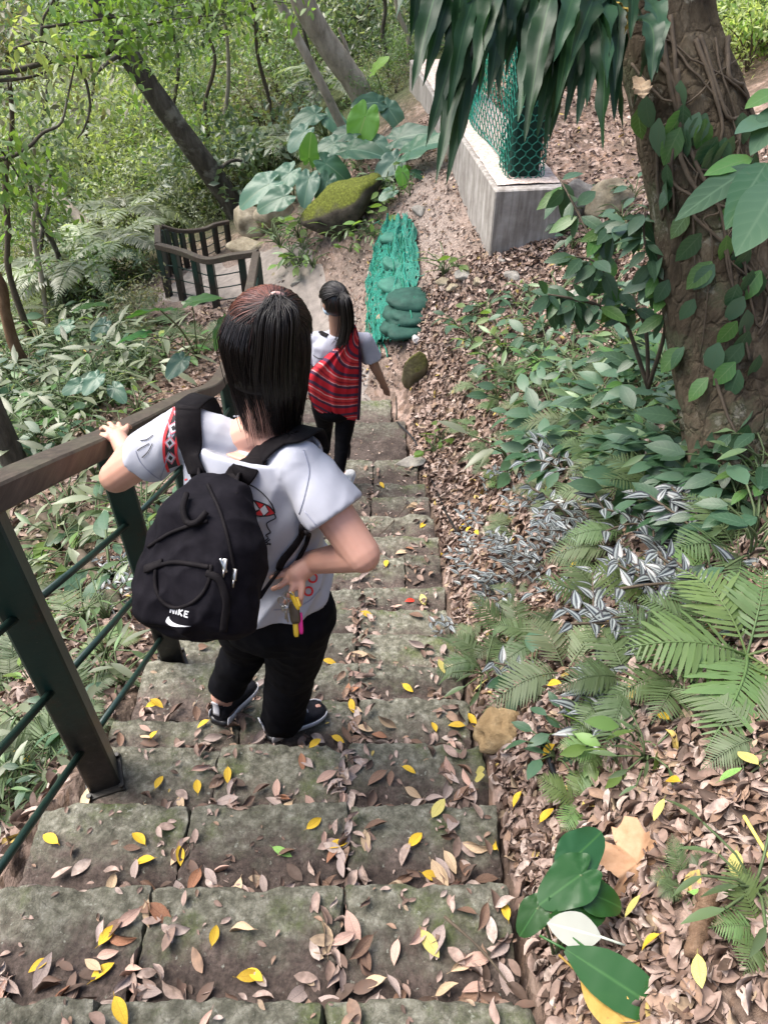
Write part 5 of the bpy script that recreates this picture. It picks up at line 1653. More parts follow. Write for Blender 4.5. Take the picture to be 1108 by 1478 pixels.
class Kind:
    """a prototype that becomes the first thing placed; the others are copies of it and its parts"""
    def __init__(s, maker): s.maker, s.o, s.used = maker, None, False
    def place(s, loc, rz, sc, label, cat, group=None, tilt=(0, 0)):
        if s.o is None: s.o = s.maker(); o = s.o
        else: o = copy_tree(s.o)
        o.location = tuple(float(c) for c in loc); o.rotation_euler = (tilt[0], tilt[1], rz); o.scale = (sc,) * 3
        tag(o, label, cat, group)
        return o

# ------------------------------------------------------------------ leaf shapes and leaf materials
L_OV = leaf_tpl(4, .46, .10, .18, .8, .10, .42)
L_LAN = leaf_tpl(4, .26, .12, .22, .9, .10, .40)
L_SIM = leaf_tpl(2, .42, .14, .15, 1, .10, .5)
L_SIM2 = leaf_tpl(2, .40, .16, .22, 1, .10, .5)
L_PIN = leaf_tpl(4, .115, .05, .12, .7, .5, .22)
L_ZEB = leaf_tpl(7, .40, .20, .25, 1.15, .35, .30)
L_DEAD = [leaf_tpl(6, .42, .30, .10, .8, .08, .45, twist=.5), leaf_tpl(6, .36, .55, -.22, .8, .08, .42, twist=-.8), leaf_tpl(6, .45, .18, .30, .8, .08, .5, twist=.3), leaf_tpl(6, .34, .75, .12, .8, .08, .45, twist=1.1), leaf_tpl(6, .40, .12, -.12, .85, .08, .45, twist=-.2)]
G = leafmat
M_MID = G('leaf_mid', (.075, .130, .060), (.185, .265, .130), .33, .46, spec=.6)
M_DARK = G('leaf_dark', (.045, .075, .042), (.11, .155, .09), .3, .35, spec=.6)
M_GREY = G('leaf_greygreen', (.15, .185, .125), (.31, .345, .235), .33, .46, spec=.6)
M_YELG = G('leaf_yellowgreen', (.20, .265, .11), (.41, .47, .24), .38, .5)  # paler leaf colour carries the sunlight of a gap in the wood
M_BRIGHT = G('leaf_bright', (.085, .165, .045), (.19, .29, .085), .40, .5)
M_OLIVE = G('leaf_olive', (.10, .105, .062), (.22, .21, .125), .4, .38)
M_FERN = G('fern_green', (.058, .100, .042), (.115, .165, .075), .5, .4)
M_FERNB = G('fern_bright', (.082, .145, .048), (.14, .21, .078), .5, .42)
M_FERNG = G('fern_grey', (.085, .12, .062), (.155, .19, .10), .55, .38)
M_VINE = G('creeper_leaf', (.024, .066, .036), (.066, .125, .068), .40, .25, rib=(.08, .14, .08), veins=7)
M_VINEB = G('creeper_leaf_bright', (.055, .145, .035), (.10, .22, .06), .33, .35, rib=(.14, .24, .09), veins=7)
M_EAR = G('elephant_ear_leaf', (.045, .115, .075), (.085, .165, .115), .36, .28, rib=(.13, .21, .14))
M_EARB = G('elephant_ear_young', (.12, .27, .055), (.17, .34, .08), .36, .45, rib=(.26, .38, .14))
M_TARO = G('heart_leaf_dark', (.010, .055, .012), (.018, .075, .018), .36, .2, rib=(.04, .12, .03), objvar=.15, spots=(11, (.026, .085, .02)))
M_HANG = G('hanging_frond', (.008, .030, .013), (.024, .062, .028), .42, .2, rib=(.04, .09, .036), spec=.28)
M_STEM = simple('stem_green', (.05, .085, .03), (.09, .12, .05), 40, .6)
M_STEMD = simple('stem_brown', (.05, .038, .026), (.10, .075, .05), 30, .8, bmp=.3)
def bark(name, c1, c2, c3, sc=10, patch=None):
    m, nt, b = mat(name, .92, .15)
    v = coords(nt, 1)
    vs_ = coords(nt, 1, sc3=(1, 1, .35))
    n = noise_tex(nt, vs_, sc, 9, .7)
    c = ramp(nt, n, [(.3, c1), (.5, c2), (.72, c3)])
    if patch:
        for k, (s_, lo, col) in enumerate(patch):
            c = mixc(nt, ramp(nt, noise_tex(nt, v, s_, 6, .7), [(lo, (0, 0, 0)), (lo + .12, (.85, .85, .85))]), c, col)
    nt.links.new(c, b.inputs['Base Color'])
    bump(nt, b, noise_tex(nt, vs_, sc * 3, 10, .7), .8, .02)
    return m
def big_bark():
    m, nt, b = mat('bark_big_trunk', .95, .12)
    v = coords(nt, 1); vs_ = coords(nt, 1, sc3=(1, 1, .4))
    nz_ = N(nt, 'ShaderNodeTexNoise', Scale=6.0, Detail=6.0); nt.links.new(v, nz_.inputs['Vector'])
    w_ = nt.nodes.new('ShaderNodeVectorMath'); w_.operation = 'MULTIPLY_ADD'; w_.inputs[1].default_value = (.16, .16, .16)
    nt.links.new(nz_.outputs['Color'], w_.inputs[0]); nt.links.new(vs_, w_.inputs[2])
    vo = N(nt, 'ShaderNodeTexVoronoi', Scale=15.0, feature='DISTANCE_TO_EDGE'); nt.links.new(w_.outputs[0], vo.inputs['Vector'])
    n1 = noise_tex(nt, vs_, 9, 10, .72)
    c = ramp(nt, n1, [(.28, (.035, .028, .02)), (.45, (.085, .066, .045)), (.58, (.15, .12, .082)), (.74, (.26, .22, .16))])
    c = mixc(nt, ramp(nt, noise_tex(nt, v, 3.4, 8, .7), [(.52, (0, 0, 0)), (.60, (.9, .9, .9))]), c, (.10, .105, .062))
    c = mixc(nt, ramp(nt, noise_tex(nt, v, 7, 9, .75), [(.58, (0, 0, 0)), (.63, (.8, .8, .8))]), c, (.30, .285, .225))
    c = mixc(nt, ramp(nt, noise_tex(nt, v, 5, 8, .7), [(.60, (0, 0, 0)), (.68, (.9, .9, .9))]), c, (.035, .028, .018))
    c = mixc(nt, ramp(nt, vo.outputs['Distance'], [(0, (.4, .4, .4)), (.05, (0, 0, 0))]), c, (.04, .03, .02))
    nt.links.new(c, b.inputs['Base Color'])
    ad = nt.nodes.new('ShaderNodeMath'); ad.operation = 'MULTIPLY_ADD'; ad.inputs[1].default_value = 2.6
    nt.links.new(noise_tex(nt, vs_, 34, 10, .75), ad.inputs[0]); nt.links.new(ramp(nt, vo.outputs['Distance'], [(0, (0, 0, 0)), (.12, (1, 1, 1))]), ad.inputs[2])
    bump(nt, b, ad.outputs[0], .9, .014)
    return m
M_BARK = big_bark()
M_BARKD = bark('bark_dark', (.03, .026, .021), (.075, .066, .053), (.15, .135, .11), 8, [(2.2, .54, (.24, .23, .19))])
M_BARKP = bark('bark_pale', (.17, .145, .115), (.33, .285, .23), (.46, .41, .34), 8, [(4, .6, (.12, .13, .08))])

def zebra():
    m, nt, b = mat('striped_leaf', .3, .5)
    a = lf(nt)
    st = ramp(nt, a[1], [(0, (.03, .035, .04)), (.16, (.04, .045, .05)), (.28, (.19, .215, .21)), (.58, (.235, .26, .255)), (.70, (.035, .04, .04)), (1, (.045, .04, .05))])
    e = ramp(nt, a[2], [(.0, (0, 0, 0)), (.10, (1, 1, 1)), (.84, (1, 1, 1)), (.97, (.2, .2, .2))])
    c = mixc(nt, e, (.04, .045, .05), st)
    nt.links.new(c, b.inputs['Base Color'])
    return m
M_ZEB = zebra()
M_PURPLE = simple('purple_underside', (.10, .008, .06), (.18, .015, .10), 20, .4)

def drymat(name, c1, c2, spots=(.04, .025, .015)):
    m, nt, b = mat(name, .6, .3)
    v = coords(nt, 1)
    c = ramp(nt, noise_tex(nt, v, 26, 5), [(.3, c1), (.7, c2)])
    c = mixc(nt, ramp(nt, noise_tex(nt, v, 60, 5), [(.62, (0, 0, 0)), (.72, (.7, .7, .7))]), c, spots)
    a = lf(nt)
    c = mixc(nt, ramp(nt, a[1], [(0, (.6, .6, .6)), (.09, (0, 0, 0))]), c, tuple(x * .55 for x in c1))
    oi = nt.nodes.new('ShaderNodeObjectInfo'); hs = nt.nodes.new('ShaderNodeHueSaturation')
    mr = N(nt, 'ShaderNodeMapRange'); mr.inputs[3].default_value = .72; mr.inputs[4].default_value = 1.25
    nt.links.new(oi.outputs['Random'], mr.inputs[0]); nt.links.new(mr.outputs[0], hs.inputs['Value']); nt.links.new(c, hs.inputs['Color'])
    nt.links.new(hs.outputs[0], b.inputs['Base Color'])
    bump(nt, b, noise_tex(nt, v, 90, 4), .4, .003)
    return m
DRY = [('pinkish', drymat('dry_pinkish', (.34, .21, .165), (.47, .32, .26))), ('tan', drymat('dry_tan', (.36, .25, .155), (.50, .38, .25))), ('dark brown', drymat('dry_dark', (.10, .058, .04), (.20, .12, .08))),
       ('grey brown', drymat('dry_grey', (.26, .20, .18), (.40, .32, .285))), ('russet', drymat('dry_russet', (.20, .085, .045), (.30, .15, .085)))]
M_YLEAF = drymat('leaf_yellow', (.46, .28, .02), (.62, .42, .035), (.35, .20, .03))
M_YLEAF2 = drymat('leaf_pale_yellow', (.42, .36, .09), (.54, .48, .17), (.33, .23, .07))
M_GLEAF = drymat('leaf_fallen_green', (.13, .27, .06), (.22, .38, .10), (.2, .25, .05))

# ------------------------------------------------------------------ leaf litter (one mass) on the ground
def make_litter_mat():
    m, nt, b = mat('litter_leaves', .65, .25)
    a = lf(nt)
    c = ramp(nt, a[0], [(0, (.07, .043, .03)), (.10, (.15, .088, .062)), (.24, (.27, .175, .135)), (.40, (.38, .265, .215)), (.58, (.45, .33, .275)), (.72, (.31, .19, .12)), (.82, (.52, .41, .35)), (.93, (.40, .29, .18)), (.985, (.58, .42, .07))], 'CONSTANT')
    c = mixc(nt, ramp(nt, noise_tex(nt, coords(nt, 1), 50, 4), [(.35, (.7, .7, .7)), (.65, (0, 0, 0))]), c, (.12, .08, .06))
    hs = nt.nodes.new('ShaderNodeHueSaturation'); hs.inputs['Saturation'].default_value = .9; hs.inputs['Value'].default_value = .88
    nt.links.new(c, hs.inputs['Color']); c = hs.outputs[0]
    nt.links.new(c, b.inputs['Base Color'])
    return m
M_LITTER = make_litter_mat()
lit = MB()
def scatter(n, x0, x1, y0, y1, smin, smax, edge=.0, keep=None, tilt=.45, lift=.012):
    x, y = rng.uniform(x0, x1, n), rng.uniform(y0, y1, n)
    sl = np.array([stair_left(q) - .03 for q in y]); sr = np.array([stair_right(q) + .02 for q in y])
    ok = ~((x > sl) & (x < sr) & (y < 6.1) & (y > -3))
    if keep is not None: ok &= keep(x, y)
    x, y = x[ok], y[ok]; n = len(x)
    z = T(x, y)
    e = .05
    zx = (T(x + e, y) - T(x - e, y)) / (2 * e); zy = (T(x, y + e) - T(x, y - e)) / (2 * e)
    nn = np.c_[-zx, -zy, np.ones(n)]; nn /= np.linalg.norm(nn, axis=1)[:, None]
    nn = nn + rng.normal(size=(n, 3)) * tilt
    fw = rng.normal(size=(n, 3)); fw -= nn * ((fw * nn).sum(1) / (nn ** 2).sum(1))[:, None]
    _r = np.array([.028 * noise.fractal(Vector((a * 3.1, b * 3.1, 4.2)), 1.0, 2.0, 4) for a, b in zip(x, y)])
    _r = np.where((x > .36) | (x < -1.1) | (y > 6), _r, 0)
    s_ = rng.uniform(smin, smax, n)
    p = np.c_[x, y, z + _r + lift + rng.uniform(0, .022, n)] - fw / np.linalg.norm(fw, axis=1)[:, None] * s_[:, None] * .5
    k = rng.integers(0, len(LT), n)
    rn = rng.random(n)
    for q in range(len(LT)):
        i = k == q
        lit.leaves(LT[q], p[i], fw[i], nn[i], s_[i], rn[i], widen=rng.uniform(.8, 1.25, i.sum()))
LT = [leaf_tpl(5, .46, .35, .12, .6, .08, .45, twist=.7), leaf_tpl(5, .40, .6, -.25, .65, .08, .42, twist=-1.1), leaf_tpl(5, .50, .2, .22, .6, .08, .5, twist=.4), leaf_tpl(5, .46, .14, -.10, .6, .08, .45, twist=-.3), leaf_tpl(5, .30, 1.1, .2, .8, .08, .45, twist=1.6)]
scatter(13000, .27, 1.5, .05, 2.3, .022, .066, tilt=.42)
scatter(3500, .27, .52, .05, 3.2, .025, .06, tilt=.5)
scatter(15000, .25, 2.6, 2.2, 7.2, .04, .08, keep=lambda x, y: x < .6 + .55 * (y - 1))
scatter(5000, -2.4, -.9, .3, 3.6, .04, .08)
scatter(7500, -5.5, -1.0, 3.4, 9.0, .05, .10, keep=lambda x, y: rng.random(len(x)) < .75)
scatter(9000, -1.5, 1.3, 6.2, 10.5, .025, .055, keep=lambda x, y: (rng.random(len(x)) < .6) & ~((x < -.4) & (x > -1.7) & (y > 7) & (rng.random(len(x)) < .8)))
scatter(3500, 1.0, 3.6, 4.5, 11, .04, .08)
tag(lit.build('leaf_litter', M_LITTER), 'dry pinkish brown leaf litter covering the banks', None, kind='stuff')
# crumbs on the stones
cr = MB(); n = 1500
x = rng.uniform(-.93, .3, n); y = rng.uniform(.15, 5.8, n)
z = np.array([S(a, b) for a, b in zip(x, y)])
cr.leaves(LT[0], np.c_[x, y, z + .006], np.c_[rng.normal(size=(n, 2)), np.zeros(n)], (0, 0, 1.0), rng.uniform(.008, .028, n))
tag(cr.build('leaf_litter', M_LITTER), 'crumbled bits of dead leaf strewn over the stone steps', None, kind='stuff')

# ------------------------------------------------------------------ single fallen leaves on the steps
ORD = {0: 'lowest', 1: 'second', 2: 'third', 3: 'fourth', 4: 'fifth', 5: 'sixth', 6: 'seventh', 7: 'eighth', 8: 'ninth', 9: 'tenth', 10: 'eleventh', 11: 'twelfth', 12: 'thirteenth', 13: 'fourteenth', 14: 'fifteenth', 15: 'sixteenth', 16: 'last'}
def dead_kind(tpl, m, nm):
    def f():
        mb = MB(); mb.leaves(tpl, [(-.5, 0, 0)], (1, 0, 0), (0, 0, 1), 1.0, .5)
        p = np.array([(-.5, 0, 0), (-.58, .01, .01), (-.66, .035, .01)]); mb.tube(p, [.012, .010, .008], 5, rnd=.1)
        return mb.build(nm, m)
    return Kind(f)
DK = {(c, s): dead_kind(L_DEAD[s], m, 'dry_leaf') for c, m in DRY for s in range(5)}
SHP = ['twisted', 'rolled', 'arched', 'folded', 'flat']
def slabname(x): return 'left' if x < -.5 else 'middle' if x < -.1 else 'right'
cnt = {0: 34, 1: 46, 2: 44, 3: 42, 4: 30, 5: 22, 6: 18, 7: 14, 8: 14, 9: 10, 10: 9, 11: 8, 12: 7}
for k, n in cnt.items():
    y0, y1 = NOSE[k - 1][0], NOSE[k][0]
    for q in range(n):
        mode = random.random()
        if mode < .42:                            # heaped in the dark strip at the foot of the step above
            x = random.uniform(-.92, .27); y = y0 + (y1 - y0) * min(.85, abs(random.gauss(.10, .22)) + .06)
        elif mode < .72:                          # swept into the joints between the slabs
            x = random.choice((-.53, -.105, -.105, .2)) + random.gauss(0, .045); y = random.uniform(y0 + .03, y1 - .05)
        else:
            x = random.uniform(-.92, .27); y = random.uniform(y0 + .03, y1 - .04)
        x = min(max(x, stair_left(y) + .05), stair_right(y) - .04)
        c = random.choices([d[0] for d in DRY], (4, 3, 2.2, 2.5, 1))[0]; s_ = random.choices(range(5), (3, 2, 3, 2, 2))[0]
        L = random.uniform(.046, .078) * (1 + .1 * (k > 5))
        DK[c, s_].place((x, y, S(x, y) + .010 + random.uniform(0, .008)), random.uniform(0, 6.28), L, f'{SHP[s_]} {c} dry leaf on the {slabname(x)} slab of the {ORD[k]} step', 'leaf', 'dry leaves on the stone steps', (random.gauss(0, .22), random.gauss(0, .22)))

sl_ = MB()
for k in range(0, 15):
    y0, y1 = NOSE[k - 1][0], NOSE[k][0]
    n = 105 if k < 9 else 60
    for q in range(n):
        if random.random() < .55: x, y = random.uniform(-.93, .28), y0 + (y1 - y0) * min(.9, abs(random.gauss(.04, .16)) + .03)
        else: x, y = random.choice((-.53, -.105, -.105, .22)) + random.gauss(0, .035), random.uniform(y0 + .02, y1 - .05)
        a = random.uniform(0, 6.28); nn = np.array((0, 0, 1.0)) + rng.normal(0, .35, 3)
        x = min(max(x, stair_left(y) + .04), stair_right(y) - .03)
        sl_.leaves(random.choice(LT), [(x, y, S(x, y) + .008 + random.uniform(0, .012))], (math.cos(a), math.sin(a), 0), nn, random.uniform(.03, .062), random.random() * .95)
tag(sl_.build('leaf_litter', M_LITTER), 'smaller dry leaves drifted into the corners and joints of the steps', None, kind='stuff')
YEL = [(158, 1352, 1), (150, 1405, 1), (311, 1353, 1), (620, 1366, 0), (369, 1410, 1), (59, 1397, 1), (362, 1412, 1), (177, 1462, 1), (75, 1214, 1), (202, 1213, 1), (209, 1246, 1), (262, 1238, 1), (454, 1192, 1), (488, 1222, 1), (632, 1170, 0), (599, 1215, 1), (623, 1268, 1), (231, 1132, 1), (286, 1138, 1), (330, 1122, 1),
       (408, 1233, 2), (228, 1018, 1), (221, 1066, 1), (294, 1048, 1), (508, 1022, 1), (488, 1070, 1), (455, 1076, 1), (626, 1052, 1), (681, 1043, 1), (704, 1000, 0), (588, 996, 1), (637, 965, 0), (476, 958, 1), (530, 890, 1), (610, 868, 0), (551, 702, 1), (646, 805, 1), (557, 815, 1), (610, 760, 1), (711, 1128, 0), (590, 1114, 1),
       (658, 1050, 1), (712, 1118, 0), (735, 1228, 1), (804, 1190, 1), (862, 1090, 1), (968, 1188, 0), (1090, 1115, 0), (932, 1328, 0), (1076, 1270, 0), (957, 1381, 1), (1028, 1425, 0), (806, 1092, 1), (968, 1048, 1), (1029, 1312, 2), (1017, 858, 0), (835, 826, 1), (1028, 578, 0), (800, 710, 1), (683, 770, 1), (695, 775, 1), (792, 995, 1),
       (812, 1002, 1), (864, 1018, 1), (760, 1165, 1), (1066, 1138, 2), (985, 1145, 1), (728, 1318, 1), (770, 655, 1), (846, 680, 1), (672, 768, 1), (215, 692, 1), (300, 760, 1), (48, 1110, 1), (222, 1020, 1), (398, 805, 1)]
Y1 = dead_kind(leaf_tpl(6, .46, .22, .20, .75, .08, .45, twist=.2), M_YLEAF, 'yellow_leaf')
Y0 = dead_kind(leaf_tpl(6, .46, .06, .06, .75, .08, .45), M_YLEAF2, 'yellow_leaf')
Y2 = dead_kind(leaf_tpl(6, .36, .12, .15, .75, .08, .45, twist=.3), M_GLEAF, 'green_leaf')
for px, py, t in YEL:
    p = hit(px, py); x, y = p[0], p[1]
    on = stair_left(y) < x < stair_right(y) and y < 6
    if on:
        k = int(np.searchsorted(NY, y)) + KMIN
        d = ['pale yellow', 'bright yellow', 'fresh green'][t] + f' fallen leaf on the {slabname(x)} slab of the {ORD.get(k, "last")} step'
        lab = d if d not in USED else where(px, py, ['pale yellow', 'bright yellow', 'fresh green'][t] + f' leaf on the {ORD.get(k, "last")} step')
        USED[lab] = 1; nn = np.array((0, 0, 1.0))
    else:
        lab = where(px, py, ['large pale yellow leaf', 'small yellow leaf', 'fallen green leaf'][t] + ' on the litter'); nn = slope_normal(x, y)
    K = [Y0, Y1, Y2][t]
    q = Vector(nn).rotation_difference(Vector((0, 0, 1))).inverted().to_euler()
    L = (.062 if t == 0 else .052) * random.uniform(.85, 1.15) * (1.2 if p[1] > 2 else 1)
    o = K.place(p + nn * (.018 if on else .045), 0, L, lab, 'leaf', 'yellow leaves fallen among the brown ones')
    o.rotation_euler = (Vector(nn).to_track_quat('Z', 'Y').to_matrix() @ Matrix.Rotation(random.uniform(0, 6.28), 3, 'Z') @ Matrix.Rotation(random.gauss(0, .2), 3, 'X')).to_euler()
p = hit(592, 868); dead_kind(L_DEAD[2], simple('leaf_red', (.5, .03, .015), (.6, .06, .03), 30, .5), 'red_leaf').place(p + (0, 0, .012), .4, .06, 'single bright red fallen leaf on a middle step', 'leaf')

# ------------------------------------------------------------------ ferns
def frond_into(mb, root, dirn, L, pairs, wid, rise, droop, tpl=L_PIN, rnd=None, side=0.):
    d = norm(np.array((dirn[0], dirn[1], 0))); sd = np.array((-d[1], d[0], 0))
    t = np.linspace(0, 1, pairs + 3)
    P = root + d * (L * t)[:, None] * .9 + np.array((0, 0, 1.0)) * (L * (rise * t - droop * t ** 2))[:, None] + sd * (side * L * t ** 2)[:, None]
    rn = random.random() if rnd is None else rnd
    mb.tube(P, np.linspace(.012, .004, len(P)) * L, 5, rnd=rn, cap=False)
    tg = np.gradient(P, axis=0); tg /= np.linalg.norm(tg, axis=1)[:, None]
    i0 = max(2, int(pairs * .18))
    for s in (-1, 1):
        idx = np.arange(i0, len(P))
        tt = t[idx]
        up = np.cross(tg[idx], np.tile(sd, (len(idx), 1))); up *= np.sign(up[:, 2:3])
        prof = np.clip(np.sin(np.clip((tt - .08) / .92, 0, 1) ** .62 * math.pi), .04, 1)
        fw = sd * s + tg[idx] * (.35 + .5 * tt[:, None]) + up * rng.normal(.02, .09, (len(idx), 1))
        mb.leaves(tpl, P[idx], fw, up + rng.normal(0, .12, (len(idx), 3)), wid * L * prof * rng.uniform(.9, 1.08, len(idx)), rn + rng.normal(0, .08, len(idx)))

def fern_kind(nf, pairs, wid, m, rise, droop, seed, spread=6.28, start=0., nm='fern', tpl=L_PIN, two=False):
    def f():
        root = thing(nm, None, None)
        for i in range(nf):
            a = start + spread * (i + random.uniform(-.25, .25)) / nf
            mb = MB(); frond_into(mb, np.zeros(3), (math.cos(a), math.sin(a)), random.uniform(.75, 1.1), pairs, wid, rise * random.uniform(.7, 1.2), droop * random.uniform(.8, 1.2), tpl, side=random.uniform(-.2, .2))
            mb.build('frond', m, root)
        return root
    return Kind(f)
L_PINW = leaf_tpl(8, .13, .04, .12, .6, .6, .25, wav=.012)
FK = [fern_kind(6, 22, .34, M_FERN, .75, .55, 1), fern_kind(5, 25, .32, M_FERNG, .65, .60, 2), fern_kind(6, 19, .36, M_FERNB, .8, .62, 3, tpl=L_PINW), fern_kind(5, 26, .28, M_FERN, .55, .62, 4, tpl=L_PINW)]
FD = ['mid green fern', 'greyish green fern', 'bright green fern', 'low arching green fern']
FERNS = [(965, 880, .30, 2), (1075, 950, .34, 2), (870, 880, .25, 0), (740, 930, .22, 0), (815, 975, .26, 1), (905, 985, .26, 3), (975, 985, .22, 0), (880, 1010, .18, 3), (835, 1165, .13, 2), (745, 870, .15, 1), (868, 1085, .12, 2), (1090, 1070, .20, 1), (738, 765, .17, 1), (705, 660, .24, 3), (790, 720, .22, 1),
         (835, 620, .34, 1), (905, 720, .30, 1), (900, 775, .28, 3), (955, 720, .28, 0), (765, 1410, .09, 0), (985, 1280, .08, 0), (1092, 1345, .12, 2), (795, 530, .22, 1), (850, 585, .30, 0), (760, 590, .22, 1), (815, 470, .16, 2), (890, 660, .28, 3), (1020, 930, .22, 0), (690, 930, .13, 1), (1060, 800, .26, 0),
         (105, 900, .28, 1), (160, 935, .16, 2), (60, 1110, .24, 0), (15, 1090, .26, 1), (25, 980, .28, 0), (175, 1010, .14, 2), (120, 1010, .18, 0), (30, 870, .3, 2), (410, 315, .34, 2), (395, 330, .28, 0), (445, 300, .22, 1), (555, 290, .18, 2), (660, 620, .12, 0), (720, 700, .15, 2), (865, 545, .2, 1), (930, 600, .25, 3)]
random.seed(11)
FERNS += [(x_, y_, random.uniform(.16, .28), random.choice((0, 1, 3))) for x_, y_ in ((680, 620), (760, 640), (720, 590), (800, 560), (840, 650), (870, 680), (780, 660), (930, 640), (820, 730), (890, 800), (700, 960), (780, 930), (860, 840), (1000, 700), (740, 545), (690, 560))]
FERNS += [(random.uniform(0, 300), random.uniform(430, 540), random.uniform(.3, .5), random.choice((0, 1, 3))) for _ in range(22)] + [(random.uniform(0, 120), random.uniform(560, 680), random.uniform(.2, .35), random.choice((0, 1))) for _ in range(10)]
FERNS += [(random.uniform(0, 220), random.uniform(760, 1180), random.uniform(.14, .26), random.choice((0, 1, 2, 3))) for _ in range(12)]
FERNS = [q for q in FERNS if not (q[0] > 205 and 400 < q[1] < 470)]
for px, py, L, k in FERNS:
    p = hit(px, py)
    if stair_left(p[1]) - .03 - .3 * L < p[0] < stair_right(p[1]) + .02 and p[1] < 6: continue
    FK[k].place(p + (0, 0, .01), random.uniform(0, 6.28), L * 1.15, where(px, py, FD[k]), 'fern', 'ferns on the banks')
# two big shadowy tree-fern crowns in the wood
PK = fern_kind(9, 30, .22, M_GREY, .7, .75, 5, nm='palm_fern', tpl=L_LAN)
for px, py, L in ((140, 425, 1.5), (95, 440, 1.3), (195, 350, 1.5), (180, 400, 1.2), (395, 250, 1.1), (470, 165, 1.2)):
    p = hit(px, py); PK.place(p + (0, 0, .5), random.uniform(0, 6), L, where(px, py, 'large feathery palm like fern'), 'fern', 'feathery ferns in the wood')

# ------------------------------------------------------------------ striped creeper
def zeb_kind(n, seed):
    def f():
        root = thing('striped_plant', None, None)
        mb = MB(); lv = MB(); lp_ = MB()
        for st in range(3):
            a = random.uniform(0, 6.28); d = np.array((math.cos(a), math.sin(a), 0))
            P = spline([np.zeros(3), d * .05 + (0, 0, .035), d * .10 + (0, 0, .04), d * .15 + (0, 0, .02 + random.uniform(0, .03))], 8)
            mb.tube(P, .003, 5)
            for i in range(1, 8):
                b = a + (1.1 if i % 2 else -1.1) + random.uniform(-.4, .4)
                fw = np.array((math.cos(b), math.sin(b), random.uniform(.1, .55)))
                (lp_ if random.random() < .025 else lv).leaves(L_ZEB, [P[i]], fw, (0, 0, 1) + rng.normal(0, .25, 3), random.uniform(.036, .062))
        mb.build('stem', M_STEMD, root); lv.build('striped_leaves', M_ZEB, root)
        if lp_.n: lp_.build('purple_leaves', M_PURPLE, root)
        return root
    return Kind(f)
ZK = [zeb_kind(3, i) for i in range(4)]
ZEB = [(770, 640), (795, 632), (820, 690), (862, 695), (872, 722), (832, 725), (802, 742), (792, 780), (772, 802), (742, 795), (722, 782), (702, 765), (682, 805), (722, 835), (692, 842), (742, 855), (702, 872), (762, 852), (822, 772), (842, 795), (852, 765), (882, 855), (902, 905), (932, 805), (942, 785), (937, 855), (952, 905), (962, 885), (1012, 805), (1002, 875),
       (842, 885), (852, 925), (832, 1005), (664, 905), (782, 988), (1022, 895), (692, 725), (712, 695), (667, 855), (750, 820), (780, 830), (810, 800), (800, 850), (730, 760), (760, 770), (770, 740), (840, 740), (740, 700), (820, 650), (780, 690), (675, 770), (690, 890), (920, 930), (975, 860), (880, 790), (820, 1010), (860, 980),
       (196, 852), (184, 880), (202, 832), (172, 842), (176, 868), (152, 848), (135, 870), (210, 870), (165, 820)]
for px, py in ZEB:
    p = hit(px, py)
    ZK[random.randrange(4)].place(p + (0, 0, .05 if px > 815 and py > 760 else .012), random.uniform(0, 6.28), random.uniform(.9, 1.25) * (1.0 if px < 815 else 1.4), where(px, py, 'silver striped creeping plant'), 'plant', 'striped creeping plants on the banks', tuple(rng.normal(0, .15, 2)))

# ------------------------------------------------------------------ broad leaved plants
def broad_kind(n, m, size, spread, hgt, tpl=L_OV, nm='broadleaf_plant'):
    def f():
        root = thing(nm, None, None)
        st, lv = MB(), MB()
        for i in range(n):
            a = 6.28 * i / n * 2.4 + random.uniform(-.4, .4); r = spread * math.sqrt(random.uniform(.1, 1)); h = hgt * random.uniform(.45, 1.1)
            p = np.array((math.cos(a) * r, math.sin(a) * r, h))
            st.tube(spline([np.zeros(3), np.array((p[0] * .3, p[1] * .3, h * .7)), p], 6), .0035, 4, cap=False)
            fw = np.array((math.cos(a), math.sin(a), random.uniform(-.5, .1))) + rng.normal(0, .25, 3)
            lv.leaves(tpl, [p], fw, (0, 0, 1) + rng.normal(0, .3, 3), size * random.uniform(.65, 1.15))
        st.build('stems', M_STEM, root); lv.build('leaves', m, root)
        return root
    return Kind(f)
BK = [broad_kind(11, M_VINE, .115, .17, .16), broad_kind(9, M_VINE, .10, .15, .12), broad_kind(8, M_VINEB, .10, .13, .13), broad_kind(12, M_MID, .09, .14, .14, L_LAN), broad_kind(10, M_GREY, .13, .2, .2, L_LAN), broad_kind(7, M_BRIGHT, .09, .1, .10)]
BD = ['dark heart leaved creeper', 'low dark green creeper', 'lighter green leafy creeper', 'narrow leaved green herb', 'grey green long leaved herb', 'fresh green seedling']
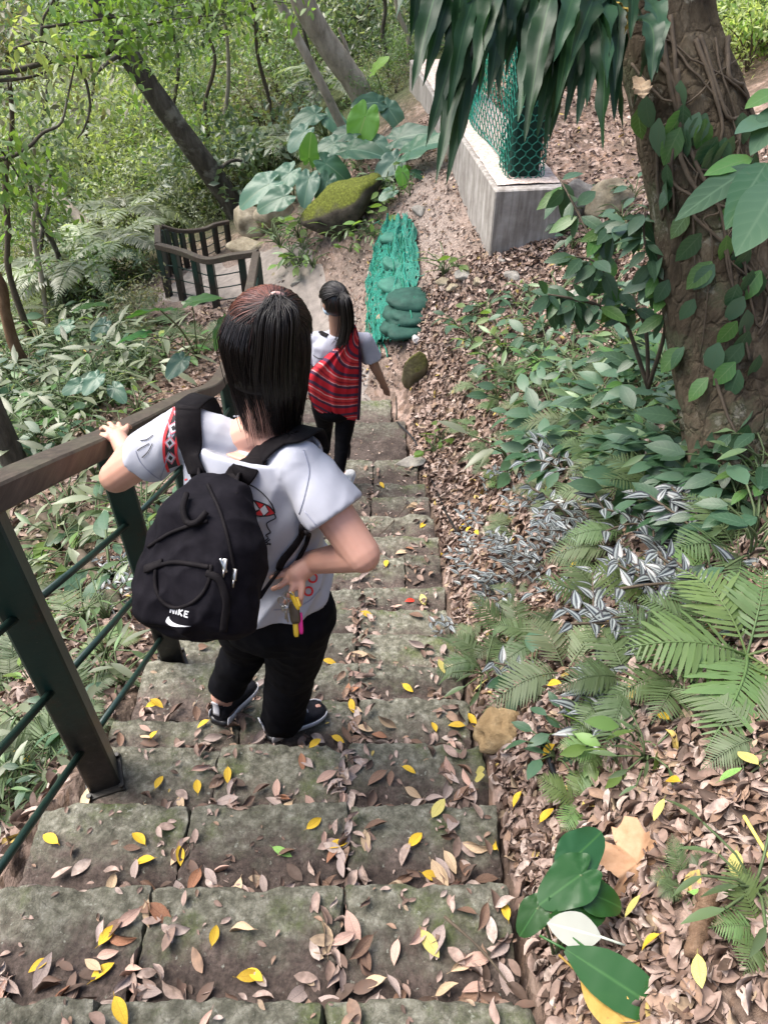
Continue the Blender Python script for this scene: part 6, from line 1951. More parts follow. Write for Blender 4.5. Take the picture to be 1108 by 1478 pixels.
BRO = [(900, 560, 0), (940, 600, 0), (985, 600, 2), (960, 650, 0), (1000, 650, 0), (1045, 650, 1), (920, 660, 2), (880, 700, 1), (1000, 700, 0), (1060, 720, 0), (950, 745, 1), (1010, 760, 0), (1080, 790, 0), (930, 690, 0), (870, 620, 1), (1050, 590, 0), (1000, 560, 1), (960, 540, 3), (890, 520, 3), (855, 545, 3), (1085, 660, 0), (975, 690, 1),
       (900, 610, 1), (1030, 800, 0), (860, 660, 3), (990, 780, 1), (760, 560, 3), (735, 560, 3), (780, 545, 3), (735, 690, 4), (750, 680, 1), (625, 655, 5), (635, 640, 5), (615, 815, 5), (660, 395, 5), (580, 250, 5), (850, 1085, 5), (800, 1105, 1), (820, 1060, 1), (910, 1080, 5), (930, 1100, 3), (760, 1000, 1), (700, 980, 3), (890, 1110, 5),
       (760, 1460, 5), (780, 1470, 3), (740, 1350, 1), (1080, 1300, 3), (20, 1240, 3), (40, 1210, 5), (60, 1180, 3), (15, 830, 5), (110, 740, 4), (60, 830, 3), (190, 760, 4), (230, 730, 1), (240, 760, 1), (140, 690, 4), (90, 770, 4), (20, 1150, 3), (160, 1030, 5), (30, 650, 5), (10, 620, 2),
       (100, 600, 4), (60, 590, 4), (130, 640, 4), (80, 560, 3), (150, 580, 4), (200, 600, 3), (170, 540, 4), (120, 540, 4), (50, 540, 4), (190, 510, 4), (150, 500, 3), (90, 510, 4), (140, 470, 3), (180, 640, 3), (30, 580, 3),
       (430, 345, 3), (420, 370, 5), (460, 270, 5), (560, 320, 5), (575, 285, 3), (520, 345, 5), (490, 350, 3), (430, 395, 5), (415, 300, 3), (540, 345, 3), (480, 275, 5), (640, 400, 3), (440, 380, 5), (505, 365, 5), (570, 260, 5), (395, 350, 3), (545, 275, 3)]
def in_poly(px, py, P):
    r = False
    for (a, b), (c, d) in zip(P, P[1:] + P[:1]):
        if (b > py) != (d > py) and px < (c - a) * (py - b) / (d - b) + a: r = not r
    return r
def fill(n, P, kinds, gap):
    out = []; xs = [p[0] for p in P]; ys = [p[1] for p in P]
    for _ in range(n * 40):
        if len(out) >= n: break
        px, py = random.uniform(min(xs), max(xs)), random.uniform(min(ys), max(ys))
        if in_poly(px, py, P) and all((px - a) ** 2 + (py - b) ** 2 > gap ** 2 for a, b, _k in out): out.append((px, py, random.choice(kinds)))
    return out
BANK = [(700, 560), (780, 500), (900, 500), (1010, 560), (1108, 600), (1108, 820), (960, 790), (860, 700), (760, 690)]
LEFT = [(-20, 440), (200, 440), (200, 500), (290, 520), (240, 570), (120, 650), (-20, 690)]
LOWL = [(-20, 760), (110, 770), (190, 720), (240, 790), (190, 960), (150, 1080), (-20, 1230)]
BRO += fill(90, BANK, (0, 0, 1, 1, 3, 2, 1), 12) + fill(16, [(640, 480), (760, 430), (800, 480), (700, 560)], (3, 5, 1), 18) + fill(85, LEFT, (3, 4, 4, 3, 0, 2), 12) + fill(40, LOWL, (3, 3, 5, 1, 4), 18) + fill(26, [(380, 300), (470, 240), (600, 260), (560, 330), (500, 380), (400, 400)], (3, 5, 5, 3), 12) + fill(24, [(800, 300), (1000, 240), (1010, 520), (800, 470)], (0, 3, 3, 1), 20)
for px, py, k in BRO:
    p = hit(px, py)
    if stair_left(p[1]) - .08 < p[0] < stair_right(p[1]) + .02 and p[1] < 6: continue
    sc = random.uniform(.85, 1.2) * (1.0 if p[1] < 3 else 1.35 if p[0] > -1 else 1.7) * (.75 if py > 1000 else 1)
    BK[k].place(p, random.uniform(0, 6.28), sc, where(px, py, BD[k], skip='the heart leaved creeper' if k < 2 else None), 'plant', 'leafy plants on the banks', tuple(rng.normal(0, .12, 2)))

# ------------------------------------------------------------------ heart-shaped big leaves
def heart(mb, c, tip, nrm, L, wid=.82, cup=.10, wave=.03, rnd=None, notch=.22):
    """blade whose stalk joins near the notch; c = the joint, tip = direction of its point"""
    x = norm(tip); z = norm(np.asarray(nrm, float) - x * (np.asarray(nrm, float) @ x)); y = np.cross(z, x)
    n, ringn = 40, 6
    V, A = [], []
    ph = random.uniform(0, 6)
    rn = random.random() if rnd is None else rnd
    for k in range(ringn + 1):
        for i in range(n):
            t = 2 * math.pi * i / n
            ct = math.cos(t)
            r = (.30 + .36 * (1 + ct) / 2 + .34 * max(0, ct) ** 9) + notch * .45 * math.exp(-((abs(t - math.pi) - .55) / .38) ** 2) - .17 * math.exp(-((t - math.pi) / .22) ** 2)
            q = k / ringn
            u, v = r * ct * q, r * math.sin(t) * wid * q * 1.05
            zz = cup * abs(v) - .28 * max(0, u) ** 2 * .8 + wave * math.sin(t * 7 + ph) * q ** 2 + .018 * math.sin(abs(v) * 40) * q
            V.append(np.asarray(c) + (x * u + y * v + z * zz) * L); A.append((rn, min(1, abs(v) * 3.2 if ct > 0 else .5), q))
    f = []
    for k in range(ringn):
        for i in range(n):
            f.append((k * n + i, k * n + (i + 1) % n, (k + 1) * n + (i + 1) % n, (k + 1) * n + i))
    mb.add(np.array(V), np.array(f), att=np.array(A))

EARS = [('elephant ear plant with drooping grey green leaves, lowest left of the clump', (425, 288), [(388, 266, 9.3, (-1, -.3, -.45), .62, 0), (418, 250, 9.4, (-.8, -.4, -.6), .52, 0), (410, 284, 9.0, (-1, -.2, -.3), .50, 0)]),
        ('elephant ear plant with one upright bright young leaf', (455, 262), [(446, 228, 9.6, (.1, -.3, .9), .42, 1), (470, 236, 9.5, (.9, -.3, -.5), .52, 0), (446, 258, 9.2, (-.2, -.7, -.6), .46, 0)]),
        ('elephant ear plant behind the mossy boulder', (490, 262), [(482, 208, 9.7, (-1, -.3, -.4), .46, 0), (505, 216, 9.5, (.9, -.35, .1), .60, 0), (472, 262, 9.2, (-.3, -.5, -.8), .44, 0)]),
        ('elephant ear plant with the biggest pale leaf standing up', (530, 230), [(527, 168, 9.9, (-.35, -.3, -.9), .62, 1), (508, 190, 9.9, (-1, -.3, -.2), .46, 0), (540, 205, 9.8, (.6, -.6, -.4), .42, 0)]),
        ('elephant ear plant with long leaves reaching towards the wall', (560, 240), [(575, 200, 9.6, (1, -.2, .35), .62, 0), (592, 218, 9.2, (.8, -.3, .5), .66, 0), (570, 232, 9.3, (-.7, -.6, -.5), .5, 0)]),
        ('small elephant ear with one yellow green leaf on the bare slope', (592, 282), [(580, 248, 8.9, (.1, -.3, -.9), .26, 1), (566, 276, 8.8, (-.9, -.4, -.3), .25, 0), (598, 250, 9.0, (.8, -.3, -.2), .2, 0)]),
        ('elephant ear plant at the foot of the right slim trunk', (560, 170), [(545, 148, 11, (-.8, -.4, .1), .5, 0), (560, 156, 11, (.5, -.4, -.5), .5, 0), (540, 100, 11.5, (.5, -.4, .6), .38, 1)]),
        ('elephant ear plant in the shade behind the clump', (470, 200), [(455, 165, 11, (-.9, -.4, -.2), .5, 0), (476, 170, 11, (.6, -.4, -.4), .5, 0), (440, 190, 10.6, (-.7, -.5, -.5), .45, 0)]),
        ('tall thin elephant ear beside the handrail, leaves seen edge on', (285, 515), [(232, 448, 6.3, (-.95, .25, -.12), .34, 2), (278, 436, 6.4, (.9, .3, .2), .26, 2), (205, 484, 6.2, (-1, .1, -.15), .26, 2), (322, 468, 6.3, (-.4, -.4, -.6), .24, 2), (262, 520, 6.2, (-.6, -.7, -.4), .3, 0)]),
        ('elephant ear with a thin bright leaf deeper in the wood', (130, 500), [(118, 445, 8.5, (.8, .2, .2), .3, 2), (150, 468, 8.3, (-.5, -.4, -.4), .34, 0), (100, 470, 8.4, (-.9, -.2, -.2), .3, 0)]),
        ('broad pale leaved plant in the litter left of the handrail', (145, 585), [(140, 545, 5.6, (-.5, -.8, -.3), .26, 0), (165, 560, 5.6, (.6, -.7, -.3), .24, 0), (115, 555, 5.7, (-.9, -.4, -.2), .24, 0)])]
M_EARD = G('elephant_ear_dark', (.022, .085, .020), (.035, .11, .03), .36, .4, rib=(.06, .14, .04))
for lab, base, lv in EARS:
    b = hit(*base)
    root = thing('elephant_ear', lab, 'plant', b, 'elephant ear plants')
    for px, py, y, tip, L, k in lv:
        c = aty(px, py, y)
        nr = np.array((0, -.55, 1.0)) if k < 2 else np.array((0, .25, 1.0))
        mb = MB(); heart(mb, c, np.array(tip, float), nr + rng.normal(0, .12, 3), L * (1.05 if k == 2 else .72))
        lf_ = mb.build('leaf', [M_EAR, M_EARB, M_EARD][k], root)
        mb = MB(); mb.tube(spline([b, b * .5 + c * .5 + np.array((0, .03, .06)), c], 10), np.linspace(.014, .007, 10) * (1 if L > .3 else .6), 6); mb.build('leaf_stalk', M_STEM, root)
# near corner: dark glossy leaves, one turned over, one dying
tb = hit(800, 1385)
root = thing('heart_leaf_plant', 'low plant with dark glossy heart shaped leaves at the edge of the lowest step', 'plant', tb)
for px, py, zc, tip, nr, L, m in ((838, 1262, 1.50, (-.75, -.45, -.1), (-.1, -.35, 1), .135, M_TARO), (826, 1240, 1.52, (.75, .55, .1), (.1, -.3, 1), .125, M_TARO), (850, 1290, 1.50, (.9, -.2, -.25), (.25, -.2, 1), .105, M_TARO), (815, 1312, 1.48, (.9, .0, -.1), (0, -.2, 1), .12, M_TARO), (775, 1310, 1.49, (-.5, -.6, -.3), (0, -.2, 1), .085, M_TARO)):
    c = atz(px, py, zc); mb = MB(); heart(mb, c, np.array(tip), np.array(nr), L * .74, .9, .05, .015); mb.build('leaf', m, root)
    mb = MB(); mb.tube(spline([tb, tb * .5 + c * .5 + np.array((0, 0, .02)), c], 8), .0035, 6); mb.build('leaf_stalk', M_STEM, root)
def one_leaf(name, lab, a, b, wid, m, bend=.0, tpl=None, nr=(0, -.25, 1), cat='leaf'):
    A, B_ = atz(*a), atz(*b); L = np.linalg.norm(B_ - A)
    mb = MB(); mb.leaves(tpl or leaf_tpl(10, wid, .06, bend, .7, .12, .45, wav=.012), [A], B_ - A, nr, L, .5)
    mb.tube(spline([A - norm(B_ - A) * .05 - (0, 0, .01), A], 4), .0025, 6)
    return tag(mb.build(name, m), lab, cat)
one_leaf('upturned_leaf', 'leaf turned over to its white underside below the glossy heart leaves', (866, 1352, 1.44), (790, 1332, 1.44), .62, leafmat('leaf_white_underside', (.30, .31, .27), (.36, .37, .32), .6, .1, rib=(.5, .54, .46), objvar=.02), .04)
one_leaf('long_green_leaf', 'long dark green leaf stretching towards the bottom edge', (815, 1370, 1.42), (985, 1478, 1.34), .40, M_TARO, .05)
one_leaf('dying_leaf', 'large yellow brown dying leaf under the long dark green one', (838, 1408, 1.40), (925, 1500, 1.34), .52, drymat('leaf_dying', (.34, .20, .035), (.44, .31, .08), (.16, .08, .03)), -.06)
one_leaf('long_green_leaf', 'narrow green leaf at the foot of the big dying leaf', (850, 1372, 1.42), (905, 1420, 1.40), .30, M_TARO, .08)
# lobed dead leaf
c = hit(915, 1255) + (0, 0, .035); nrm = norm((0, -.35, 1.0)); ex = norm(np.cross((0, 1, 0), nrm)); ey = np.cross(nrm, ex)
V = [c]; mb = MB(); V = []
NS = 60
for k in range(6):
    for i in range(NS):
        t = 2 * math.pi * i / NS
        r = .045 + .034 * abs(math.cos(2.5 * (t - .4))) ** 1.5 + .006 * math.sin(t * 13) + .004 * math.sin(t * 23)
        q = k / 5
        V.append(c + (ex * math.cos(t) * 1.15 + ey * math.sin(t)) * r * q * 1.15 + nrm * (.014 * math.sin(t * 5 + 1) * q * q + .018 * q * q * math.sin(t * 2 + .5)))
f = [(k * NS + i, k * NS + (i + 1) % NS, (k + 1) * NS + (i + 1) % NS, (k + 1) * NS + i) for k in range(5) for i in range(NS)]
mb.add(np.array(V), np.array(f), att=np.tile((.5, .5, .5), (len(V), 1)))
tag(mb.build('lobed_leaf', drymat('leaf_lobed', (.27, .15, .08), (.38, .235, .14))), 'large tan lobed dead leaf with ragged points on the litter', 'leaf')

# sticks, log, hose
def stick(name, lab, pts, r0, r1, m, cat, n=24, wob=.3, on=True, ends=None):
    P = spline([np.asarray(q, float) for q in pts], n)
    rr = np.linspace(r0, r1, n) * (1 + wob * np.array([noise.noise(Vector((i * .5, r0 * 100, 0))) for i in range(n)]))
    mb = MB(); mb.tube(P, rr, 10)
    o = mb.build(name, m); return tag(o, lab, cat)
def gl(px, py, up=.02): return hit(px, py) + np.array((0, 0, up))
stick('broken_stick', 'thick brown broken stick lying in the litter', [gl(1012, 1305, .05), gl(1003, 1345, .045), gl(992, 1392, .03)], .020, .017, bark('stick_bark', (.09, .055, .035), (.20, .125, .08), (.32, .22, .15), 30), 'stick', wob=.5)
stick('twig', 'yellow green straight twig at the right edge', [gl(1062, 1195, .05), gl(1085, 1235, .05), gl(1112, 1280, .05)], .004, .003, simple('twig_yellow', (.45, .38, .08), (.55, .48, .14), 30, .6), 'stick', wob=.1)
stick('fallen_log', 'weathered brown log lying below the railing bars', [gl(60, 745, .08), gl(100, 790, .08), gl(150, 850, .06), gl(185, 895, .03)], .045, .03, M_STEMD, 'log', wob=.5)
stick('wood_chip', 'short pale split piece of wood beside the fallen log', [gl(60, 812, .10), gl(100, 790, .12)], .014, .016, simple('split_wood', (.34, .22, .12), (.45, .31, .19), 30, .8), 'stick', 8)
for i_, (a, b, l_) in enumerate((((640, 1330), (735, 1430), 'thin bare twig across the right slab of the near step'), ((905, 1340), (930, 1420), 'thin twig beside the brown broken stick'), ((690, 640), (860, 560), 'long thin twig on the leafy bank'), ((760, 470), (700, 560), 'thin twig on the dirt slope'), ((1010, 575), (1100, 640), 'pale root end below the big trunk'), ((60, 700), (170, 780), 'thin twig above the fallen log'), ((590, 730), (520, 800), 'small twig on the lower steps'))):
    stick('twig', l_, [gl(*a, .03), gl((a[0] + b[0]) / 2 + 6, (a[1] + b[1]) / 2, .035), gl(*b, .025)], .004, .002, M_STEMD, 'stick', 10)
stick('hose', 'black hose running along the right edge of the stairs', [gl(x, y, .03) for x, y in ((573, 613), (598, 640), (608, 670), (625, 702), (641, 740), (668, 789), (705, 850), (738, 930), (752, 985), (772, 1050), (792, 1110), (815, 1180), (826, 1225))], .0085, .0085, M_RUBBER, 'hose', 80, 0)
stick('iron_stake', 'short rusty stake standing at the end of the hose', [gl(572, 606, 0), gl(572, 606, .12), gl(571, 606, .26)], .008, .006, M_BARKD, 'stake', 8)

# ------------------------------------------------------------------ the big trunk at the right, its climber and its hanging ferns
bt_ = thing('big_tree', 'thick leaning brown trunk with climbing vines at the right edge', 'tree', hit(1085, 720))
NT_ = 150
TP = spline([atz(1105, 800, 2.82), atz(1080, 650, 2.80), atz(1052, 480, 2.72), atz(1022, 300, 2.60), atz(985, 120, 2.48), atz(948, -20, 2.42), W(.80, 3.05, -.15), W(.62, 3.4, -1.2), W(.5, 3.7, -2.6)], NT_)
mb = MB(); rings = []
for i, p in enumerate(TP):
    t = i / (NT_ - 1)
    r = np.interp(t, [0, .12, .3, .5, .62, 1], [.30, .235, .205, .185, .165, .11])
    rg_ = []
    for k in range(72):
        a = 2 * math.pi * k / 72
        q = np.array((math.cos(a), math.sin(a), 0))
        s_ = Vector((q[0] * 1.4, q[1] * 1.4, p[2] * 1.6))
        s4 = Vector((q[0] * 5, q[1] * 5, p[2] * 2.2))
        rr = r * (1 + .13 * noise.noise(s_) + .07 * noise.noise(s_ * 3) + .05 * noise.noise(s4) + .04 * noise.noise(s_ * 9) + (.30 * max(0, .14 - t) / .14) * abs(math.cos(a * 2.5)))
        rg_.append(p + q * rr)
    rings.append(rg_)
mb.loft(rings)
trunk = mb.build('trunk', M_BARK, bt_)
B_TR = bvh(mb)
def on_trunk(px, py, up=.008):
    h = B_TR.ray_cast(Vector((0, 0, CAMZ)), Vector(norm(ray(px, py))))
    return None if h[0] is None else (np.array(h[0]) + np.array(h[1]) * up, np.array(h[1]))
mbl = MB(); mbs = MB()
for lb, base in ((W(.9, 3.3, -1.6), 0), (W(.35, 3.2, -2.2), 1), (W(.7, 4.3, -2.4), 2), (W(1.3, 3.2, -2.0), 3)):
    mbs.tube(spline([TP[108 + base * 9], TP[108 + base * 9] * .4 + lb * .6, lb], 12), np.linspace(.07, .03, 12), 8)
    cc = lb + rng.normal(size=(14, 3)) * .45
    for c in cc:
        n = 45; mbl.leaves(L_SIM, c + rng.normal(size=(n, 3)) * .22, rng.normal(size=(n, 3)), (0, 0, 1) + rng.normal(0, .5, (n, 3)), rng.uniform(.07, .12, n))
mbs.build('limb', M_BARK, bt_); mbl.build('crown', M_DARK, bt_)
cv = thing('climbing_vine', 'climbing vine with brown stems and scattered heart leaves on the big trunk', 'plant', bt_.location)
VST = [[(930, 80), (965, 110), (985, 170), (1010, 250), (1035, 300), (1050, 380), (1062, 450)], [(950, 40), (985, 90), (1020, 130), (1050, 170), (1075, 260)], [(1090, 160), (1050, 120), (1000, 90), (960, 60), (925, 60)], [(1080, 520), (1060, 430), (1045, 370), (1055, 320)], [(1000, 60), (1035, 160), (1040, 240)], [(915, 90), (955, 140), (990, 150), (1030, 110), (1065, 85)], [(1030, 540), (1050, 600), (1075, 650)]]
for _ in range(7):
    x_, y_ = random.uniform(930, 1060), random.uniform(0, 120)
    VST.append([(x_ + q * random.uniform(2, 22), y_ + q * random.uniform(35, 70)) for q in range(8)])
for px_ in VST:
    P = []
    for q in spline(np.array([(x, y, 0) for x, y in px_], float), 26):
        h = on_trunk(q[0], q[1], .010)
        if h: P.append(h[0])
    if len(P) > 4:
        mb = MB(); mb.tube(spline(P, 40), np.linspace(.009, .004, 40) * random.uniform(.4, 1.1), 6); mb.build('vine_stem', M_STEMD, cv)
mbv, mbb = MB(), MB()
VL = [(990, 165), (955, 185), (1010, 190), (975, 200), (1040, 215), (1075, 405), (1060, 440), (1050, 475), (1070, 460), (1085, 525), (1060, 545), (1020, 215), (1070, 490), (1035, 505), (1000, 180), (968, 250), (985, 320), (1000, 350), (1065, 180), (930, 170), (940, 150)]
VL += [(random.uniform(930, 1105), random.uniform(120, 640)) for _ in range(34)]
for x, y in VL:
    h = on_trunk(x, y, .022)
    if h:
        dn = np.array((random.uniform(-.8, .3), -.2, -1.0)); (mbb if random.random() < .25 else mbv).leaves(L_OV, [h[0] - dn * .03], dn, h[1] + rng.normal(0, .25, 3), random.uniform(.08, .115), widen=1.35)
mbv.build('leaves', M_VINE, cv); mbb.build('young_leaves', M_VINEB, cv)
# long leaves coming in from the right
rp = thing('long_leaved_shrub', 'shrub with long drooping ribbed leaves entering from the right edge', 'plant', hit(1140, 620))
for (a, b, w, k) in (((1085, 228, 2.15), (1020, 245, 2.05), .26, 1), ((1090, 238, 2.12), (975, 305, 2.0), .26, 0), ((1105, 235, 2.1), (1052, 320, 1.95), .34, 0), ((1125, 262, 2.05), (1066, 358, 1.9), .42, 0), ((1130, 300, 2.05), (1085, 330, 1.95), .34, 0), ((1120, 170, 2.2), (1062, 182, 2.1), .36, 0), ((1125, 130, 2.2), (1075, 150, 2.15), .4, 1), ((1120, 330, 2.1), (1095, 250, 2.1), .32, 0), ((1130, 150, 2.2), (1085, 215, 2.1), .36, 0)):
    A, B_ = atz(*a), atz(*b); L = np.linalg.norm(B_ - A) * .95
    mb = MB(); mb.leaves(leaf_tpl(9, w, .10, .12, .75, .10, .42, wav=.008), [A], B_ - A, np.array((-.1, -.5, 1)) + rng.normal(0, .1, 3), L); mb.build('leaf', [G, M_VINE, M_VINEB][k + 1], rp)
mb = MB(); P0 = hit(1140, 620); mb.tube(spline([P0, atz(1135, 420, 2.4), atz(1118, 250, 2.1), atz(1125, 120, 2.2)], 20), np.linspace(.012, .006, 20), 7); mb.build('stem', M_STEMD, rp)
# twiggy shrub in front of the slope
tw = thing('twiggy_shrub', 'slender shrub with pointed oval leaves in front of the dirt slope', 'plant', hit(935, 560))
b0 = hit(935, 560)
ST = [[(935, 560, 3.05), (905, 470, 2.95), (880, 410, 2.9), (850, 340, 2.9), (822, 285, 2.95), (805, 255, 3.0)], [(935, 560, 3.05), (930, 470, 2.9), (900, 430, 2.85), (860, 380, 2.8), (830, 370, 2.8)], [(935, 560, 3.05), (960, 470, 2.8), (950, 400, 2.7), (930, 350, 2.65), (930, 300, 2.65)], [(905, 470, 2.95), (860, 440, 2.85), (820, 430, 2.8), (790, 425, 2.8)], [(850, 340, 2.9), (880, 330, 2.8), (930, 315, 2.7)]]
for s_ in ST:
    mb = MB(); mb.tube(spline([atz(*q) for q in s_], 24), np.linspace(.009, .003, 24), 6); mb.build('stem', M_STEMD, tw)
mbv, mbb = MB(), MB()
for i in range(150):
    s_ = random.choice(ST); q = spline([atz(*p) for p in s_], 24)[random.randrange(7, 24)]
    fw = np.array((random.uniform(-1, .7), random.uniform(-.8, .3), random.uniform(-.7, .2)))
    (mbb if random.random() < .22 else mbv).leaves(L_OV, [q + norm(fw) * .01], fw, np.array((0, -.4, 1)) + rng.normal(0, .35, 3), random.uniform(.06, .125))
mbv.build('leaves', M_VINE, tw); mbb.build('young_leaves', M_VINEB, tw)
# hanging fern
hf_ = thing('hanging_fern', 'epiphytic fern with long glossy strap leaves hanging over the top of the picture', 'fern', atz(790, -60, 2.05))
def strap_leaf(pts, w, m):
    P = spline(pts, 22); t = np.linspace(0, 1, 22)
    tg = np.gradient(P, axis=0); tg /= np.linalg.norm(tg, axis=1)[:, None]
    vd = norm(np.array((0, -.75, .65)) + rng.normal(0, .45, 3))
    V, A = [], []
    ph = random.uniform(0, 6); rn = random.random()
    for i in range(22):
        sd = norm(np.cross(tg[i], vd)); up = np.cross(sd, tg[i])
        ww = w / 2 * math.sin(min(1, .10 + t[i] * 1.25) * math.pi / 2) * (1 - max(0, (t[i] - .45) / .55) ** 1.7) + .0006
        ww *= 1 + .12 * math.sin(i * 1.7 + ph)
        for s_ in (-1, -.5, 0, .5, 1):
            V.append(P[i] + sd * ww * s_ + up * (abs(s_) * ww * .35 + .35 * ww * math.sin(i * 1.3 + ph + s_ * 1.2) * abs(s_))); A.append((rn, abs(s_), t[i]))
    f = [(i * 5 + k, i * 5 + k + 1, (i + 1) * 5 + k + 1, (i + 1) * 5 + k) for i in range(21) for k in range(4)]
    mb = MB(); mb.add(np.array(V), np.array(f), att=np.array(A)); return mb.build('strap_leaf', m, hf_)
M_HYEL = drymat('frond_yellow', (.36, .25, .05), (.46, .34, .08), (.3, .18, .04))
HANG = [(668, -70, 598, 135), (690, -60, 606, 120), (700, -70, 640, 190), (715, -50, 628, 262), (735, -40, 645, 262), (710, -60, 655, 215), (720, -50, 615, 210), (740, -60, 668, 170), (735, -70, 690, 150), (650, -80, 575, 30), (680, -80, 640, 60), (755, -60, 700, 140), (765, -60, 720, 120), (775, -50, 735, 110), (790, -60, 748, 150), (800, -40, 752, 175),
        (810, -50, 775, 120), (830, -50, 785, 215), (845, -40, 790, 205), (850, -60, 800, 150), (860, -50, 815, 120), (870, -50, 845, 150), (880, -40, 830, 185), (890, -60, 860, 100), (890, -30, 885, 175), (895, -30, 880, 130), (905, -10, 942, 108), (898, 20, 938, 120), (905, 0, 915, 155), (690, -90, 650, 100), (780, -80, 700, 60), (830, -80, 760, 50), (660, -80, 610, 40), (870, -80, 905, 60),
        (745, -60, 680, 120), (722, -40, 640, 225), (838, -50, 770, 200), (810, -60, 800, 110), (610, -90, 540, -10), (640, -90, 590, 60)]
HANG += [(random.uniform(660, 890), random.uniform(-90, -30), random.uniform(620, 900), random.uniform(60, 225)) for _ in range(26)]
HANG = [(x0, y0, x1 if abs(x1 - x0) < 110 else x0 - 60, y1) for x0, y0, x1, y1 in HANG]
for i, (x0, y0, x1, y1) in enumerate(HANG):
    za, zb = random.uniform(2.05, 2.3), random.uniform(1.9, 2.2)
    a, b = atz(x0, y0, za), atz(x1 + random.uniform(-6, 6), y1 + random.uniform(-6, 6), zb)
    m_ = a * .55 + b * .45 + np.array((-.02 if x1 < x0 else .02, -.05, .045))
    strap_leaf([a, m_, b], random.uniform(.048, .072), M_HYEL if i in (97,) else M_HANG)
strap_leaf([atz(885, 0, 2.0), atz(905, 20, 1.98), atz(900, 50, 2.0)], .032, M_HYEL)
strap_leaf([atz(915, 110, 2.05), atz(925, 128, 2.02), atz(928, 142, 2.02)], .05, DRY[1][1])
mb = MB(); mb.tube(spline([W(.72, 3.05, -.5), atz(820, -70, 2.15), atz(740, -75, 2.2), atz(660, -95, 2.3), atz(600, -110, 2.4)], 30), np.linspace(.05, .012, 30), 8); mb.build('rootstock', M_STEMD, hf_)

# ------------------------------------------------------------------ trunks and branches of the wood
def tree_path(name, lab, pts, r0, r1, m, group=None, crown=None, extra=(), wob=.12, n=40, top=None):
    """pts: (px, py, distance); the crown sits above the last point"""
    P = [aty(*q) for q in pts]
    g = P[0].copy(); g[2] = float(T(g[0], g[1])[0]) - .15
    root = thing(name, lab, 'tree', g, group)
    if P[0][2] - g[2] > .05: P = [g] + P
    if top is not None: P = P + [P[-1] + np.asarray(q, float) for q in top]
    C = spline(P, n); mb = MB()
    rr = np.linspace(r0, r1, n) * (1 + wob * np.array([noise.noise(Vector((i * .45, r0 * 31, 2))) for i in range(n)]))
    rr[:3] *= (1.3, 1.15, 1.05)
    mb.tube(C, rr, 12); mb.build('trunk', m, root)
    for e in extra:
        mb = MB(); E = spline([aty(*q) for q in e[0]], 26); mb.tube(E, np.linspace(e[1], e[1] * .35, 26), 8); mb.build('branch', m, root)
        if len(e) > 2:
            lv = MB(); n_ = e[2]
            i_ = rng.integers(6, 26, n_); fw = rng.normal(size=(n_, 3)); fw[:, 2] -= .6
            lv.leaves(e[4] if len(e) > 4 else L_SIM, E[i_] + rng.normal(size=(n_, 3)) * e[5] if len(e) > 5 else E[i_] + rng.normal(size=(n_, 3)) * .12, fw, (0, 0, 1) + rng.normal(0, .45, (n_, 3)), rng.uniform(.04, .088, n_))
            lv.build('foliage', e[3], root)
    if crown:
        m_, rad, nleaf, size = crown
        lv = MB(); tp = C[-1]
        for c in tp + rng.normal(size=(24, 3)) * rad * np.array((.55, .55, .4)):
            k = nleaf // 24; lv.leaves(L_SIM, c + rng.normal(size=(k, 3)) * rad * .2, rng.normal(size=(k, 3)), (0, 0, 1) + rng.normal(0, .5, (k, 3)), rng.uniform(size * .7, size * 1.3, k))
        lv.build('crown', m_, root)
    return root
tree_path('leaning_tree', 'dark leaning trunk rising to the left from beside the far railing', [(352, 318, 12.4), (305, 250, 12.2), (258, 185, 12.0), (205, 108, 11.8), (160, 40, 11.7), (128, -20, 11.6)], .175, .11, M_BARKD, top=[(-.8, 0, 1.0), (-1.4, .2, 2.2)], crown=(M_MID, 1.6, 2600, .13),
          extra=[([(285, 235, 12.1), (262, 205, 12.0), (235, 165, 11.9), (205, 130, 11.8)], .06), ([(310, 250, 12.2), (335, 232, 12.3), (360, 235, 12.4)], .04), ([(180, 75, 11.7), (150, 95, 11.5), (130, 120, 11.4)], .035)])
tree_path('slim_tree', 'slim pale trunk standing among the elephant ears', [(523, 238, 10.3), (497, 190, 10.2), (468, 130, 10.1), (432, 60, 10.0), (398, -8, 9.9)], .062, .042, M_BARKP, top=[(-.5, 0, .9), (-.9, .1, 2.0)], crown=(M_MID, 1.3, 1500, .12))
tree_path('slim_tree', 'thicker brown trunk behind the slim pale one', [(530, 158, 13.0), (512, 120, 12.9), (480, 75, 12.8), (448, 25, 12.7), (428, -20, 12.6)], .20, .14, M_BARKP, top=[(-.4, 0, 1.0), (-.8, .1, 2.2)], crown=(M_DARK, 1.5, 1800, .13), extra=[([(505, 108, 12.9), (500, 70, 12.9), (488, 40, 12.9)], .05)])
tree_path('fallen_tree', 'thin fallen trunk sloping down to the right through the undergrowth', [(190, 392, 12.0), (150, 350, 12.2), (110, 310, 12.4), (70, 272, 12.6)], .10, .07, M_BARKP, top=[(-.5, .1, .3)])
tree_path('crooked_sapling', 'reddish crooked sapling at the left edge', [(45, 540, 7.8), (22, 500, 7.8), (8, 450, 7.8), (-4, 400, 7.8)], .075, .05, bark('bark_red', (.08, .045, .025), (.16, .095, .055), (.24, .16, .10)), top=[(-.3, 0, .8), (-.4, 0, 1.8)], crown=(M_MID, .9, 900, .11))
